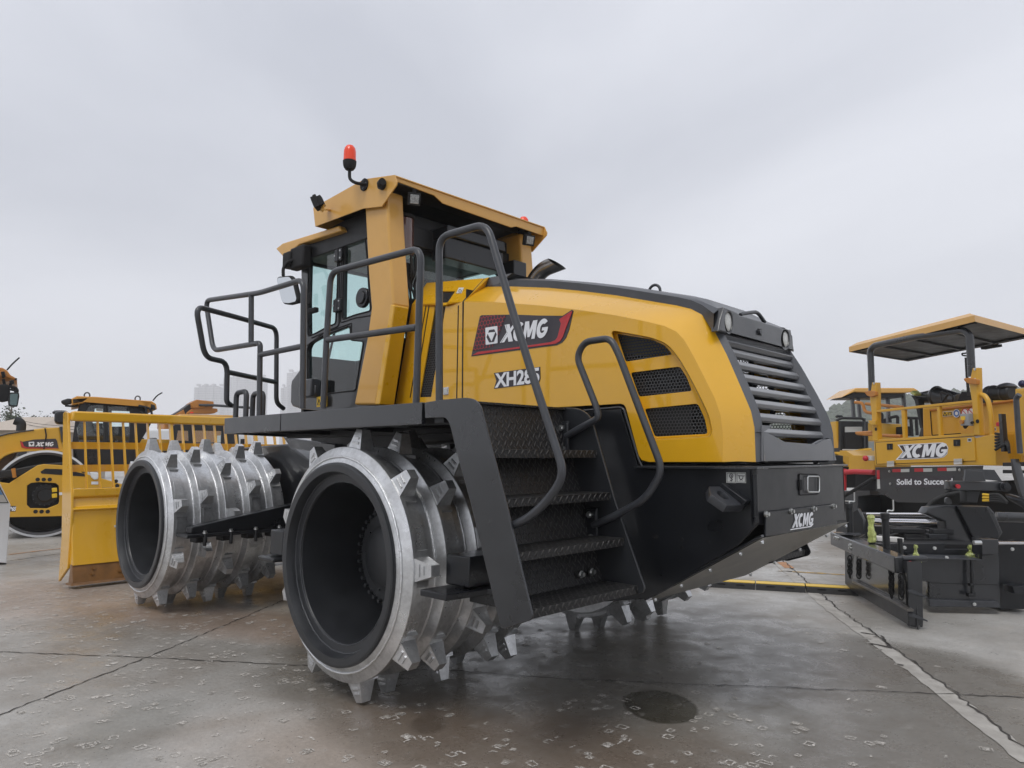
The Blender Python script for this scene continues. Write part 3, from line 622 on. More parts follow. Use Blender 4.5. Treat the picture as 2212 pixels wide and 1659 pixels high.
mb.face([tl_, tr_, mir(tr_), mir(tl_)]); mb.face([mir(ca), mir(tl_), mir(tr_), mir(cb)]); mb.face([mir(ca), mir(cb), mir(cc), mir(cdn)]); mb.face([cdn + Vector((0.01, .02, 0)), ca + Vector((0.01, .02, 0)), tl_ + Vector((.01, .02, 0)), mir(tl_), mir(ca), mir(cdn)]); mb.build('cowl_top', 'yellow', cp, smooth=0)
mb = MB(); mb.bb(-.08, -.07, 1.2, 2.46, 1.9, 2.84); mb.build('firewall', 'dark', cp)
mb = MB(); wq = [ct[1] + Vector((.002, .002, -.002)), Vector((ov[0].x + .30, 1.402, ov[0].z + .06)), Vector((ov[0].x + .15, 1.402, ov[0].z)), ov[0] + Vector((.004, .002, 0))]
mb.prism(wq, (0, .86, 0)); mb.build('spine_front', 'housing', cp, smooth=0)
mb = MB(); q4 = [cb + Vector((.012, 0, 0)), cv[0] + Vector((.0, .001, 0)), ov[0], ct[1], tr_ + Vector((.012, 0, 0))]; mb.face(q4); mb.face([ct[1], tr_, mir(tr_), mir(ct[1])]); mb.build('cowl_rear_edge', 'yellow', co, smooth=0)
tube('panel_seam', [[cc + Vector((.006, -.001, .02)), cb + Vector((.006, -.001, 0)), tr_ + Vector((.006, -.001, -.01))]], .006, 'black2', co, fl=.01)
tube('panel_seam', [ats('B', [(164, 785), (174, 225)], Y=HY - .001)], .005, 'black2', co)
plate('latch', ats('S', [(183, 1278), (240, 1272), (238, 1350), (185, 1354)], Y=HY - .008), .008, NY, 'chrome', co, bevel=.002)
plate('latch_recess', ats('S', [(190, 1290), (228, 1286), (226, 1336), (190, 1340)], Y=HY - .012), .004, NY, 'label', co, bevel=.001)
st_ = [at('S', x, y, pl=(ca - un * .004, un)) for x, y in [(345, 258), (398, 258), (372, 314), (318, 316)]]
plate('filler_label', st_, .002, un, 'label', co, bevel=.0005)
link('label_symbol', tube_me([[at('S', 358 + 14 * cos(t * pi / 6), 292 + 14 * sin(t * pi / 6), pl=(ca - un * .006, un)) for t in range(12)]], .002, 0, True, 1), 'decal', co, 0)
# badge
yb = HY - .003
bo = ats('S', [(560, 552), (578, 540), (890, 533), (1150, 543), (1405, 546), (1500, 484), (1516, 496), (1472, 690), (1440, 770), (1400, 820), (1345, 847), (900, 905), (472, 961)], Y=yb)
bd = plate('badge', bo, .003, NY, 'decal', hd, bevel=.0005)
plate('badge_pattern', ats('S', [(563, 565), (590, 545), (830, 540), (790, 640), (740, 780), (690, 860), (492, 905)], Y=yb - .0025), .001, NY, 'badge', bd, bevel=.0001)
plate('badge_arrow', ats('S', [(480, 950), (540, 915), (900, 872), (1285, 815), (1330, 795), (1352, 765), (1388, 625), (1368, 583), (1497, 498), (1502, 505), (1432, 690), (1408, 760), (1380, 805), (1330, 832), (900, 888), (560, 938)], Y=yb - .005), .002, NY, 'red', bd, bevel=.0003)
em = plate('emblem', fillet(ats('S', [(616, 668), (738, 650), (741, 826), (619, 844)], Y=yb - .005), .008, 3, True), .002, NY, 'white', bd, bevel=.0003)
plate('emblem_hexagon', ats('S', [(655, 692), (706, 684), (731, 735), (703, 812), (655, 818), (627, 765)], Y=yb - .007), .002, NY, 'decal', em, bevel=.0003)
plate('emblem_triangle', ats('S', [(634, 720), (718, 711), (679, 808)], Y=yb - .009), .002, NY, 'white', em, bevel=.0003)
a, b_, c_ = ats('S', [(772, 822), (1240, 764), (795, 655)], Y=yb - .005)
c_ = at('S', 800, 640, Y=yb - .005); logo('badge_letters', a, b_, c_, 'white', bd)
mp_ = plate('model_plate', ats('S', [(703, 1131), (1176, 1067), (1179, 1190), (1162, 1232), (1100, 1243), (703, 1291), (728, 1210)], Y=yb), .002, NY, 'decal', hd, bevel=.0003)
a, b_, c_ = ats('S', [(712, 1284), (1168, 1228), (714, 1136)], Y=yb - .0035)
text('model_letters', 'XH285', a, b_, c_, 'white', mp_, bold=.035)
# ---- rear grille housing
gprof = [(440, 470), (480, 560), (560, 700), (620, 830), (680, 970), (738, 1090), (784, 1200), (797, 1330)]
GY = 1.37
gp_ = [at('Q', x, y, Y=GY) for x, y in gprof]
oe = ov[8:]                                   # yellow/grey edge, from the shoulder down the tail
gi = [gp_[0], gp_[1], gp_[2], gp_[4], gp_[5], gp_[7], Vector((2.27, GY, at('B', 1722, 1046, Y=1.27).z))]
def strip(mb, A, B, mr=False):
    A, B = list(A), list(B)
    if mr: A, B = [mir(p) for p in A], [mir(p) for p in B]
    n = 24
    def samp(Lp, t):
        d = [0]; 
        for a, b in zip(Lp, Lp[1:]): d.append(d[-1] + (b - a).length)
        x = t * d[-1]
        for i in range(len(Lp) - 1):
            if x <= d[i + 1] + 1e-9: return Lp[i].lerp(Lp[i + 1], (x - d[i]) / max(d[i + 1] - d[i], 1e-9))
        return Lp[-1]
    mb.loft([samp(A, i / n) for i in range(n + 1)], [samp(B, i / n) for i in range(n + 1)])
mb = MB()
oo = [p + Vector((.0, .0, 0)) for p in ov[7:]]; oed = [Vector((p.x + .035, p.y + .03, p.z + .005)) for p in oo]
gin = [at('Q', 415, 425, Y=GY)] + gp_ + [Vector((2.262, GY, oo[-1].z))]
for mr in (False, True): strip(mb, oo, oed, mr); strip(mb, oed, gin, mr); strip(mb, gin, [p + Vector((-.10, .01, -.02)) for p in gin], mr)
mb.bb(2.0, 2.03, GY - .02, 2 * CY - GY + .02, 2.14, 2.16); gh = mb.build('grille_housing', 'housing', cp, smooth=40, weld=.0001)
# chin panel
ch = ats('Q', [(797, 1330), (805, 1372), (925, 1420), (1040, 1482), (1340, 1505), (1405, 1466), (1515, 1432), (1535, 1380), (1566, 1655), (762, 1655)], X=2.27)
ch = [Vector((2.27, GY + .0, gp_[7].z)), ch[1], ch[2], ch[3], ch[4], ch[5], ch[6]]
ch = [p for p in ch] + [Vector((2.27, 2 * CY - GY + .01, ch[6].z)), Vector((2.27, 2 * CY - 1.28, 1.51)), Vector((2.27, 1.285, 1.51)), Vector((2.27, 1.30, gp_[7].z))]
cn = plate('chin_panel', ch, .035, -PX_, 'housing', gh, bevel=.010)
# slats
sl_pts = [((500, 572), (1225, 742)), ((560, 692), (1280, 852)), ((622, 815), (1335, 962)), ((680, 937), (1385, 1063)), ((733, 1060), (1440, 1168)), ((784, 1190), (1485, 1277)), ((803, 1332), (1505, 1388))]
for (a, b_) in sl_pts:
    p = at('Q', *a, Y=GY + .01); mb = MB()
    prof = [(-.005, .0), (-.055, -.030), (-.050, -.066), (-.018, -.074), (.006, -.062), (.022, -.022)]
    prof = [(.000, .0), (.018, -.026), (.006, -.047), (-.030, -.050), (-.085, -.032), (-.080, -.006)]
    mb.prism([Vector((p.x + u, GY + .002, p.z + v)) for u, v in prof], (0, 2 * (CY - GY) - .004, 0)); mb.build('slat', 'slat', gh, bevel=.004)
hp = at('Q', 452, 482, Y=GY); hq = at('Q', 490, 560, Y=GY); lb_ = at('Q', 410, 415, Y=1.30)
mb = MB(); mb.prism([Vector((hp.x + .0, GY, hp.z)), Vector((hq.x + .02, GY, hq.z + .03)), Vector((hq.x, GY, hq.z)), Vector((hq.x - .08, GY, hq.z)), Vector((lb_.x - .05, GY, lb_.z)), Vector((lb_.x + .01, GY, lb_.z - .01))], (0, 2 * (CY - GY), 0)); mb.build('grille_header', 'housing', gh, bevel=.006)
mb = MB(); mb.face([Vector((1.86, GY, 1.52)), Vector((1.86, 2 * CY - GY, 1.52)), Vector((1.72, 2 * CY - GY, 2.3)), Vector((1.72, GY, 2.3))]); mb.build('radiator_screen', 'hexrear', gh, smooth=0)
mb = MB()
for yy in (1.6, 2.1): mb.lathe([(0, .17), (.03, .17), (.03, .15), (0, .15)], (1.9, yy, 1.9), 28, 'X')
mb.bb(1.93, 1.95, 1.4, 2.28, 1.86, 1.92); mb.bb(1.95, 1.97, 1.82, 1.86, 1.52, 2.2); mb.build('fan_guard', 'dark', gh)
# lamp bar above the grille
cylh = []
for x, y, rx, ry in ((512, 332, 36, 100), (1048, 495, 38, 90)):
    cylh.append([at('Q', x + rx * cos(t * pi / 10), y + ry * sin(t * pi / 10), X=LX + .02) for t in range(20)])
lbar = plate('lamp_bar', lamp_out, .05, -PX_, 'frame', cp, holes=cylh, bevel=.008)
for i, (x, y) in enumerate(((512, 332), (1048, 495))):
    p = at('Q', x + (0 if i == 0 else 4), y, X=LX + .005); mb = MB(); mb.lathe([(0, .064), (.006, .062), (.010, .04), (.012, .001)], p + Vector((-.004, 0, 0)), 28, 'X'); h_ = mb.build('headlight', 'lens', cp, smooth=180)
    mb = MB(); mb.lathe([(-.03, .072), (.006, .072), (.010, .069), (.008, .066), (-.03, .064)], p, 28, 'X'); mb.build('lamp_ring', 'dark', h_)
    mb = MB(); mb.cyl(p + Vector((-.045, 0, 0)), p + Vector((-.012, 0, 0)), .085, n=28); mb.build('lamp_can', 'dark', h_)
plate('camera_recess', ats('Q', [(785, 392), (820, 397), (820, 460), (785, 455)], X=LX + .0205), .002, PX_, 'dark', lbar, bevel=.0005)
p = at('Q', 800, 425, X=LX + .023); mb = MB(); mb.lathe([(0, .018), (.012, .016), (.012, .001)], p, 16, 'X'); mb.build('rear_camera', 'black', lbar)
tube('hood_handle', [[at('Q', 620, 262, X=LX - .09), at('Q', 640, 250, X=LX - .09), at('Q', 780, 232, X=LX - .09), at('Q', 850, 330, X=LX - .09)]], .013, 'rail', cp, fl=.05)
ey = at('B', 1195, 152, Y=CY - .2)
mb = MB(); bmesh.ops.create_uvsphere(mb.bm, u_segments=4, v_segments=3, radius=.001); er = [ey + Vector((.045 * cos(t * pi / 10), .0, .045 * sin(t * pi / 10))) for t in range(20)]; mb.bm.free()
tube('lifting_eye', [er], .010, 'rail', cp, fl=0, cyclic=True)
# exhaust stack with its slanted mouth
ep = [at('J', 1955, 985, Y=1.95), at('J', 1985, 925, Y=1.95), at('J', 2050, 880, Y=1.95), at('J', 2145, 850, Y=1.95)]
q = fillet([ep[0] + Vector((0, 0, -.25)), ep[0] + Vector((0.01, 0, 0)), ep[2] + Vector((-.0, 0, .02)), ep[3] + Vector((.03, 0, .03))], .2, 10)
def sweep(pts, r, cut=None, n=28):
    mb = MB(); rings = []
    for i, p in enumerate(pts):
        d = (pts[min(i + 1, len(pts) - 1)] - pts[max(i - 1, 0)]).normalized(); u = d.cross(Vector((0, 1, 0))).normalized(); v = Vector((0, 1, 0))
        if i == len(pts) - 1: nn = d
        rings.append([mb.bm.verts.new(p + (u * cos(t * 2 * pi / n) + v * sin(t * 2 * pi / n)) * r + (d * (-u * cos(t * 2 * pi / n)).dot(Vector((0, 0, 1))) * r * 1.1 if i == len(pts) - 1 else Vector())) for t in range(n)])
    for a, b in zip(rings, rings[1:]):
        for t in range(n): mb.bm.faces.new((a[t], a[(t + 1) % n], b[(t + 1) % n], b[t]))
    return mb
ex = sweep(q, .068).build('exhaust_pipe', 'exhaust', cp, smooth=60)
sweep(q, .062).build('pipe_bore', 'dark', ex, smooth=60)
# ---- rollover frame and canopy
RY0, RY1 = .889, 2.771; RX = -.635
sp_ = ats('J', [(205, 365), (615, 135), (860, 100), (880, 158), (875, 185), (758, 356), (617, 372), (600, 375), (222, 517)], Y=RY0)
plate('canopy_side', sp_, .012, NY, 'roofyellow', cp, bevel=.004); plate('canopy_side', [mir(p) for p in sp_], .012, -NY, 'roofyellow', cp, bevel=.004)
mb = MB(); tp = [sp_[0], sp_[1], sp_[2]]; tq = [p + Vector((0, 0, -.012)) for p in tp]
mb.prism([p + Vector((0, .002, 0)) for p in (tp + tq[::-1])], (0, RY1 - RY0 - .004, 0)); mb.build('canopy_roof', 'roofyellow', cp, smooth=20, bevel=.003)
rf = ats('J', [(868, 104), (2058, 548), (2064, 618), (2060, 592), (1842, 516), (1800, 524), (1250, 330), (1180, 266), (882, 155)], X=RX)
rf = [Vector((RX, RY0 + .004, sp_[2].z - .004)), Vector((RX, RY1 - .004, sp_[2].z - .004)), Vector((RX, RY1 - .004, sp_[2].z - .10)), Vector((RX, 2.57, sp_[2].z - .085)), Vector((RX, 2.47, sp_[2].z - .14)), Vector((RX, 1.55, sp_[2].z - .155)), Vector((RX, 1.42, sp_[2].z - .10)), Vector((RX, RY0 + .004, sp_[2].z - .075))]
rfj = ats('J', [(882, 155), (1180, 266), (1250, 330), (1800, 524), (1842, 516), (2062, 592)], X=RX)
rf = rf[:2] + rfj[::-1]
plate('canopy_rear', rf, .012, PX_ * -1, 'roofyellow', cp, bevel=.004)
fr_ = [sp_[0], sp_[-1]]
mb = MB(); mb.prism([sp_[0] + Vector((0, .012, -.01)), sp_[-1] + Vector((0, .012, 0)), sp_[-1] + Vector((.012, .012, 0)), sp_[0] + Vector((.012, .012, -.01))], (0, RY1 - RY0 - .024, 0)); mb.build('canopy_front', 'roofyellow', cp, smooth=0)
mb = MB(); lz_ = -.045; un_ = [p + Vector((0, .014, lz_)) for p in tp]; mb.prism([un_[0] + Vector((.03, 0, 0)), un_[1], un_[2] + Vector((-.02, 0, 0)), un_[2] + Vector((-.02, 0, -.01)), un_[1] + Vector((0, 0, -.01)), un_[0] + Vector((.03, 0, -.01))], (0, RY1 - RY0 - .028, 0))
#mb.prism([Vector((-1.15, RY0 + .014, 3.70)), Vector((-.86, RY0 + .014, 3.74)), Vector((-.86, RY0 + .014, 3.62)), Vector((-.95, RY0 + .014, 3.56)), Vector((-1.15, RY0 + .014, 3.57))], (0, RY1 - RY0 - .028, 0))
mb.build('canopy_underside', 'black2', cp, smooth=0)
bf = ats('J', [(222, 515), (450, 435), (455, 500), (300, 535)], Y=RY0 + .02)
# posts
for mr in (False, True):
    po = [at('J', 617, 366, Y=.93), at('J', 800, 330, Y=.93), at('J', 812, 500, Y=.93), at('J', 852, 1132, Y=.93), at('K', 1662, 1262, Y=.93), at('K', 1472, 1262, Y=.93), at('K', 1590, 660, Y=.93), at('K', 1625, 400, Y=.93), at('J', 650, 900, Y=.93)]
    po[0].z = po[1].z = 3.76
    bk = [p + Vector((0, .17, 0)) for p in po]
    if mr: po, bk = [mir(p) for p in po], [mir(p) for p in bk]
    mb = MB(); mb.prism(po, bk[0] - po[0]); o = mb.build('canopy_post', 'roofyellow', cp, smooth=0, bevel=.018)
    # rear stiffener at the foot
    s1 = [at('K', 1800, 365, Y=.928), at('K', 1662, 1262, Y=.928)]; 
    if mr: s1 = [mir(p) for p in s1]
    dd = Vector((.0, -.15 if mr else .15, 0)); mb = MB()
    mb.prism([s1[0] + Vector((-.01, 0, 0)), s1[0] + Vector((.05, 0, -.02)) , s1[1] + Vector((.06, 0, 0)), s1[1] + Vector((-.01, 0, 0))], dd); mb.build('post_foot', 'yellow', o, smooth=0, bevel=.01)
# ---- cab
CY0, CY1 = 1.05, 2 * CY - 1.05; CXF, CXR = -2.38, -.98
out = [at('J', 95, 655, Y=CY0), at('J', 620, 412, Y=CY0), Vector((CXR, CY0, 3.62)), Vector((CXR, CY0, 1.86)), at('K', 1000, 1300, Y=CY0), at('K', 1010, 300, Y=CY0), at('J', 110, 870, Y=CY0)]
win1 = ats('U', [(352, 380), (745, 240), (735, 900), (722, 1430), (400, 1610), (345, 1640), (300, 1660), (270, 1650), (205, 1650), (205, 690), (352, 640)], Y=CY0)
win1 = ats('U', [(370, 372), (742, 245), (735, 900), (720, 1440), (560, 1530), (420, 1600), (400, 1100), (362, 660)], Y=CY0)
win1 = ats('U', [(318, 440), (370, 365), (748, 240), (740, 900), (712, 1460), (600, 1500), (440, 1590), (305, 1650), (300, 1100)], Y=CY0)
win2 = ats('U', [(830, 205), (1140, 105), (1180, 500), (1200, 900), (1230, 1270), (1000, 1330), (810, 1400)], Y=CY0)
win3 = ats('K', [(1062, 760), (1085, 715), (1200, 650), (1440, 560), (1446, 690), (1560, 700), (1490, 1135), (1230, 1165), (1062, 1190)], Y=CY0)
cabs = plate('cab_side', out, .05, NY, 'frame', cp, holes=[fillet(q, .03, 3, True) for q in (win1, win2, win3)], bevel=.006)
# far side of the cab
fo = [mir(p) for p in out]
fw = [[Vector((x, CY1, z)) for x, z in q] for q in ([(-2.3, 2.5), (-1.72, 2.5), (-1.72, 3.45), (-2.3, 3.45)], [(-1.66, 2.5), (-1.08, 2.5), (-1.08, 3.45), (-1.66, 3.45)])]
cf = plate('cab_side', fo, .05, -NY, 'frame', cp, holes=fw, bevel=.006)
def pane(pts, par, d): mb = MB(); mb.face([p + d for p in pts]); return mb.build('window_glass', 'glass', par, smooth=0)
for q in (win1, win2, win3): pane(q, cabs, Vector((0, .02, 0)))
for q in fw: pane(q, cf, Vector((0, -.02, 0)))
# inner window gaskets
for q in (win1, win2, win3): tube('window_gasket', [[p + Vector((0, -.002, 0)) for p in fillet(q, .03, 3, True)]], .007, 'dark', cabs, fl=0, cyclic=True)
tube('door_seam', [ats('U', [(230, 395), (755, 225), (768, 240), (760, 1460), (740, 1500), (360, 1670)], Y=CY0 - .001)], .007, 'dark', cabs, fl=.01)
tube('door_seam', [ats('U', [(1220, 1340), (1000, 1375), (800, 1440), (782, 1440), (800, 220), (1150, 90)], Y=CY0 - .001)], .006, 'dark', cabs, fl=.01)
tube('door_seam', [ats('K', [(1060, 735), (1200, 630), (1450, 540), (1448, 690)], Y=CY0 - .001)], .006, 'dark', cabs, fl=.01)
for yc, (x, y) in enumerate(((760, 450), (740, 1190))):
    mb = MB(); p = at('U', x, y, Y=CY0 - .02); mb.box(p, (.12, .03, .12)); mb.cyl(p + Vector((.0, -.012, -.065)), p + Vector((.0, -.012, .065)), .014, n=12); h_ = mb.build('door_hinge', 'black', cabs, bevel=.008)
    bolts('hinge_screw', [p + Vector((-.05, -.016, 0)), p + Vector((.04, -.016, .035)), p + Vector((.04, -.016, -.035))], -NY, .006, 'bolt', h_, h=.006)
mb = MB(); p = at('U', 332, 1088, Y=CY0 - .012); mb.box(p, (.05, .03, .12)); mb.build('door_handle', 'dark', cabs, bevel=.012)
mb = MB(); p = at('U', 380, 1265, Y=CY0 - .05); mb.box(p, (.13, .05, .05)); mb.build('door_catch', 'dark', cabs, bevel=.012)
mb = MB(); p = at('U', 1115, 1078, Y=CY0 + .005); mb.cyl(p + Vector((0, -.02, 0)), p + Vector((0, .02, 0)), .09, n=28); mb.cyl(p + Vector((0, -.035, 0)), p + Vector((0, 0, 0)), .06, n=24); mb.build('air_vent', 'black', cabs, bevel=.006)
# rear wall, front wall, floor, roof lining
rw = [Vector((CXR, CY0 + .05, 1.86)), Vector((CXR, CY1 - .05, 1.86)), Vector((CXR, CY1 - .05, 3.62)), Vector((CXR, CY0 + .05, 3.62))]
rh = [Vector((CXR, CY0 + .12, 2.45)), Vector((CXR, CY1 - .12, 2.45)), Vector((CXR, CY1 - .12, 3.36)), Vector((CXR, CY0 + .12, 3.36))]
rwo = plate('cab_rear_wall', rw, .05, -PX_, 'black2', cp, holes=[rh], bevel=.006, hfl=.05); pane(rh, rwo, Vector((-.02, 0, 0)))
fwp = [Vector((CXF + .0, p.y, p.z)) for p in rw]; fhp = [Vector((CXF, CY0 + .07, 2.52)), Vector((CXF, CY1 - .07, 2.52)), Vector((CXF, CY1 - .07, 3.45)), Vector((CXF, CY0 + .07, 3.45))]
fwo = plate('cab_front_wall', fwp, .05, PX_, 'black2', cp, holes=[fhp], bevel=.006, hfl=.05); pane(fhp, fwo, Vector((.02, 0, 0)))
mb = MB(); mb.bb(CXF, CXR, CY0 + .02, CY1 - .02, 1.84, 1.92); mb.bb(CXF + .03, CXR - .03, CY0 + .04, CY1 - .04, 3.50, 3.60); mb.build('cab_floor', 'dark', cp)
mb = MB(); mb.bb(-1.75, -1.3, 1.58, 2.08, 2.2, 2.36); mb.box((-1.3, 1.83, 2.68), (.14, .5, .68), rot=Matrix.Rotation(R(-8), 4, 'Y')); mb.box((-1.26, 1.83, 3.12), (.1, .28, .2)); mb.bb(-1.7, -1.35, 1.65, 2.0, 1.92, 2.2); mb.bb(-1.8, -1.35, 1.40, 1.5, 2.4, 2.5); mb.build('operator_seat', 'fabric', cp, bevel=.03)
mb = MB(); mb.bb(-2.2, -2.0, 1.6, 2.1, 1.92, 2.5); mb.cyl((-2.0, 1.83, 2.5), (-1.9, 1.83, 2.62), .025); mb.lathe([(0, .19), (.02, .2), (.03, .19), (.02, .17), (0, .19)], (-1.9, 1.83, 2.62), 32, 'X'); mb.build('steering_console', 'black2', cp)
mb = MB(); mb.bb(-2.30, -2.22, 2.25, 2.5, 2.95, 3.15); mb.build('monitor', 'black2', cp, bevel=.01)
# wipers seen through the glass
for a, b_ in (((-2.36, 2.2, 2.15), (-2.42, 1.75, 3.0)), ((-2.36, 1.3, 2.15), (-2.42, 1.55, 3.1))): tube('wiper', [[Vector(a), Vector(b_)]], .013, 'dark', fwo)
tube('wiper', [[Vector((CXR + .02, 2.45, 2.55)), Vector((CXR + .04, 2.15, 3.15))], [Vector((CXR + .045, 2.3, 2.66)), Vector((CXR + .045, 2.08, 3.16))]], .009, 'dark', rwo)
# front lower quarter box
fb = ats('K', [(990, 950), (918, 1045), (910, 1090), (908, 1240), (925, 1275), (1000, 1300), (1060, 1300), (1060, 1000)], Y=CY0 + .02)
plate('front_quarter', fb, .10, NY, 'frame', cp, bevel=.02)
mb = MB(); p = at('K', 1090, 1115, Y=CY0 - .06); mb.box(p, (.18, .10, .17)); mb.box(p + Vector((-.05, 0, -.02)), (.3, .03, .09)); mb.build('step_lamp', 'rail', cp, bevel=.012)
plate('warning_label', ats('K', [(1142, 1190), (1234, 1186), (1232, 1276), (1142, 1282)], Y=CY0 - .03), .004, NY, 'warn', cp, bevel=.0005)
link('warning_symbol', tube_me([ats('K', [(1163, 1212), (1150, 1262), (1176, 1260)], Y=CY0 - .034)], .004, 0, True, 1), 'decal', cp, 0)
# cab roof
ry = ats('A', [(556, 616), (594, 586), (905, 488)], Y=.97); lo_ = ats('A', [(603, 668), (688, 592), (840, 512)], Y=.97)
zt = ry[2].z; prof = [ry[0], ry[1], ry[2] + Vector((0, 0, .0)), ry[2] + Vector((.05, 0, -.06)), lo_[1], lo_[0]]
mb = MB(); mb.prism(prof, (0, 2 * (CY - .97), 0)); mb.build('cab_roof', 'roofyellow', cp, smooth=0, bevel=.012)
hz_ = ats('A', [(683, 600), (880, 500), (1050, 420), (1050, 480), (690, 615)], Y=CY0 - .02)
mb = MB(); ht0, ht1 = at('J', 455, 468, Y=CY0 - .015), at('J', 620, 412, Y=CY0 - .015); mb.prism([Vector((CXF + .1, CY0 - .015, 3.46)), Vector((CXF + .1, CY0 - .015, ht0.z - .04)), ht0, Vector((CXR + .02, CY0 - .015, ht1.z)), Vector((CXR + .02, CY0 - .015, 3.46))], (0, CY1 - CY0 + .03, 0)); mb.build('roof_frame', 'black2', cp, bevel=.01)
mb = MB(); mb.bb(CXR - .02, CXR + .05, CY0 + .02, CY1 - .02, 3.40, 3.58); mb.build('rear_header', 'black2', cp, bevel=.01)
# cooling unit behind the cab top
mb = MB(); mb.bb(-.98, -.72, 1.56, 2.30, 3.50, 3.60); mb.bb(-.95, -.75, 1.56, 2.30, 3.30, 3.50); mb.build('cooling_unit', 'black', cp, bevel=.012)
mb = MB(); mb.bb(-.95, -.72, 2.42, 2.60, 2.9, 3.45); mb.build('side_duct', 'black', cp, bevel=.01)
# washer tank and hoses between post and hood
p = at('J', 930, 610, Y=1.22); mb = MB(); mb.cyl(p + Vector((0, 0, -.17)), p + Vector((0, 0, .17)), .095); tk = mb.build('reservoir', 'tank', cp, bevel=.01)
mb = MB(); mb.cyl(p + Vector((0, 0, .17)), p + Vector((0, 0, .20)), .10); mb.build('reservoir_cap', 'dark', tk); mb = MB(); mb.cyl(p + Vector((0, 0, -.42)), p + Vector((0, 0, -.30)), .05, .085); mb.cyl(p + Vector((0, 0, -.305)), p + Vector((0, 0, -.24)), .085); mb.build('dust_valve', 'dark', tk)
hp_ = [at('J', x, y, Y=1.24) for x, y in [(985, 740), (985, 870), (950, 960), (960, 1040), (975, 1180), (960, 1290)]]
for k_ in range(5):
    q = [v + Vector((random.uniform(-.03, .03), .03 * k_, random.uniform(-.03, .03))) for v in hp_]; tube('hose', [q], .011, 'rubber', cp, fl=.12)
mb = MB(); mb.bb(-.95, -.5, 1.22, 2.4, 1.9, 2.55); mb.bb(-.9, -.45, 1.6, 2.2, 2.5, 2.9); mb.build('dark_backing_box', 'dark', cp, bevel=.02)  # dark box added behind the black gap between post and cowl
# ---- lamps, beacons, mirrors
def worklamp(p, face, par=cp):
    face = Vector(face).normalized(); up = Vector((0, 0, 1)); x = face.cross(up).normalized(); z = x.cross(face) * 1
    rot = Matrix((x, face, z)).transposed().to_4x4()
    mb = MB(); mb.box(p, (.105, .05, .105), rot=rot); mb.box(p - face * .035, (.07, .04, .07), rot=rot)
    for k_ in range(6): mb.box(p - face * .04 + x * (-.035 + .014 * k_), (.004, .05, .09), rot=rot)
    o = mb.build('work_lamp', 'dark', par, bevel=.008)
    mb = MB(); mb.box(p + face * .027, (.074, .006, .074), rot=rot); mb.build('lamp_lens', 'led', o, bevel=.004)
    mb = MB(); mb.box(p + face * -.01 + z * .065, (.03, .03, .03), rot=rot); mb.build('lamp_bracket', 'dark', o, bevel=.003)
worklamp(at('J', 1018, 298, X=RX + .03), (1, -.55, -.35)); worklamp(at('J', 1942, 628, X=RX + .03), (1, -.35, -.35)); worklamp(at('J', 232, 330, Y=RY0 - .16), (-.75, -.7, -.45))
mb = MB(); mb.bar(at('J', 290, 380, Y=RY0 - .12), at('J', 330, 385, Y=RY0), .05, .012); mb.bar(at('J', 290, 370, Y=RY0 - .12), at('J', 275, 365, Y=RY0 - .12), .012, .07); mb.build('lamp_stay', 'roofyellow', cp)
def beacon(base, s=1):
    mb = MB(); mb.lathe([(0, .001), (0, .036), (.02, .050), (.045, .056), (.075, .058), (.08, .05)], base, 28, 'Z'); o = mb.build('beacon_base', 'dark', cp)
    mb = MB(); mb.lathe([(.078, .054), (.16, .052), (.19, .046), (.212, .030), (.22, .001)], base, 28, 'Z'); mb.build('beacon_dome', 'beacon', o, smooth=180); return o
bb_ = at('L', 755, 367, Y=RY0 - .13); beacon(bb_)
ar = [bb_ + Vector((0, 0, .01)), at('L', 755, 388, Y=RY0 - .13), at('L', 768, 396, Y=RY0 - .1), at('L', 790, 399, Y=RY0 - .01)]
tube('beacon_arm', [ar], .014, 'dark', cp, fl=.06)
mb = MB(); p = at('J', 622, 182, Y=RY0); mb.cyl(p + Vector((0, -.012, 0)), p + Vector((0, 0, 0)), .055, n=20); mb.build('arm_flange', 'dark', cp)
bolts('arm_bolt', [p + Vector((.036 * cos(t), -.012, .036 * sin(t))) for t in (0, 1.57, 3.14, 4.71)], -NY, .008, 'rail', cp, h=.01)
p = at('J', 770, 182, Y=RY0); mb = MB(); mb.cyl(p, p + Vector((0, -.03, 0)), .045, n=20); mb.cyl(p + Vector((.0, -.03, 0)), p + Vector((.06, -.05, 0)), .03, n=14); mb.build('socket', 'dark', cp)
beacon(at('J', 1900, 437, X=RX - .2) - Vector((0, 0, .22)))
# mirror
mpiv = at('J', 30, 790, Y=.80)
mir_ = ats('K', [(800, 125), (905, 115), (935, 150), (978, 330), (968, 358), (900, 375), (850, 370), (832, 350), (785, 150)], Y=.80)
mo = plate('mirror_housing', mir_, .05, NY, 'dark', cp, bevel=.015, fl=.02)
ins = sum(mir_, Vector()) / len(mir_)
gl_ = plate('mirror_glass', [ins + (p - ins) * .90 + Vector((0, -.006, 0)) for p in mir_], .003, NY, 'mirror', mo, bevel=.0005, fl=.02)
tube('mirror_arm', [[at('K', 848, 120, Y=.82), at('K', 845, 60, Y=.82), at('K', 870, 10, Y=.85), at('J', 100, 760, Y=1.02)]], .016, 'dark', mo, fl=.05)
mb = MB(); mb.box(at('J', 105, 770, Y=.98), (.26, .10, .22)); mb.box(at('J', 20, 790, Y=.95), (.14, .1, .16)); mb.build('mirror_bracket', 'dark', mo, bevel=.02)
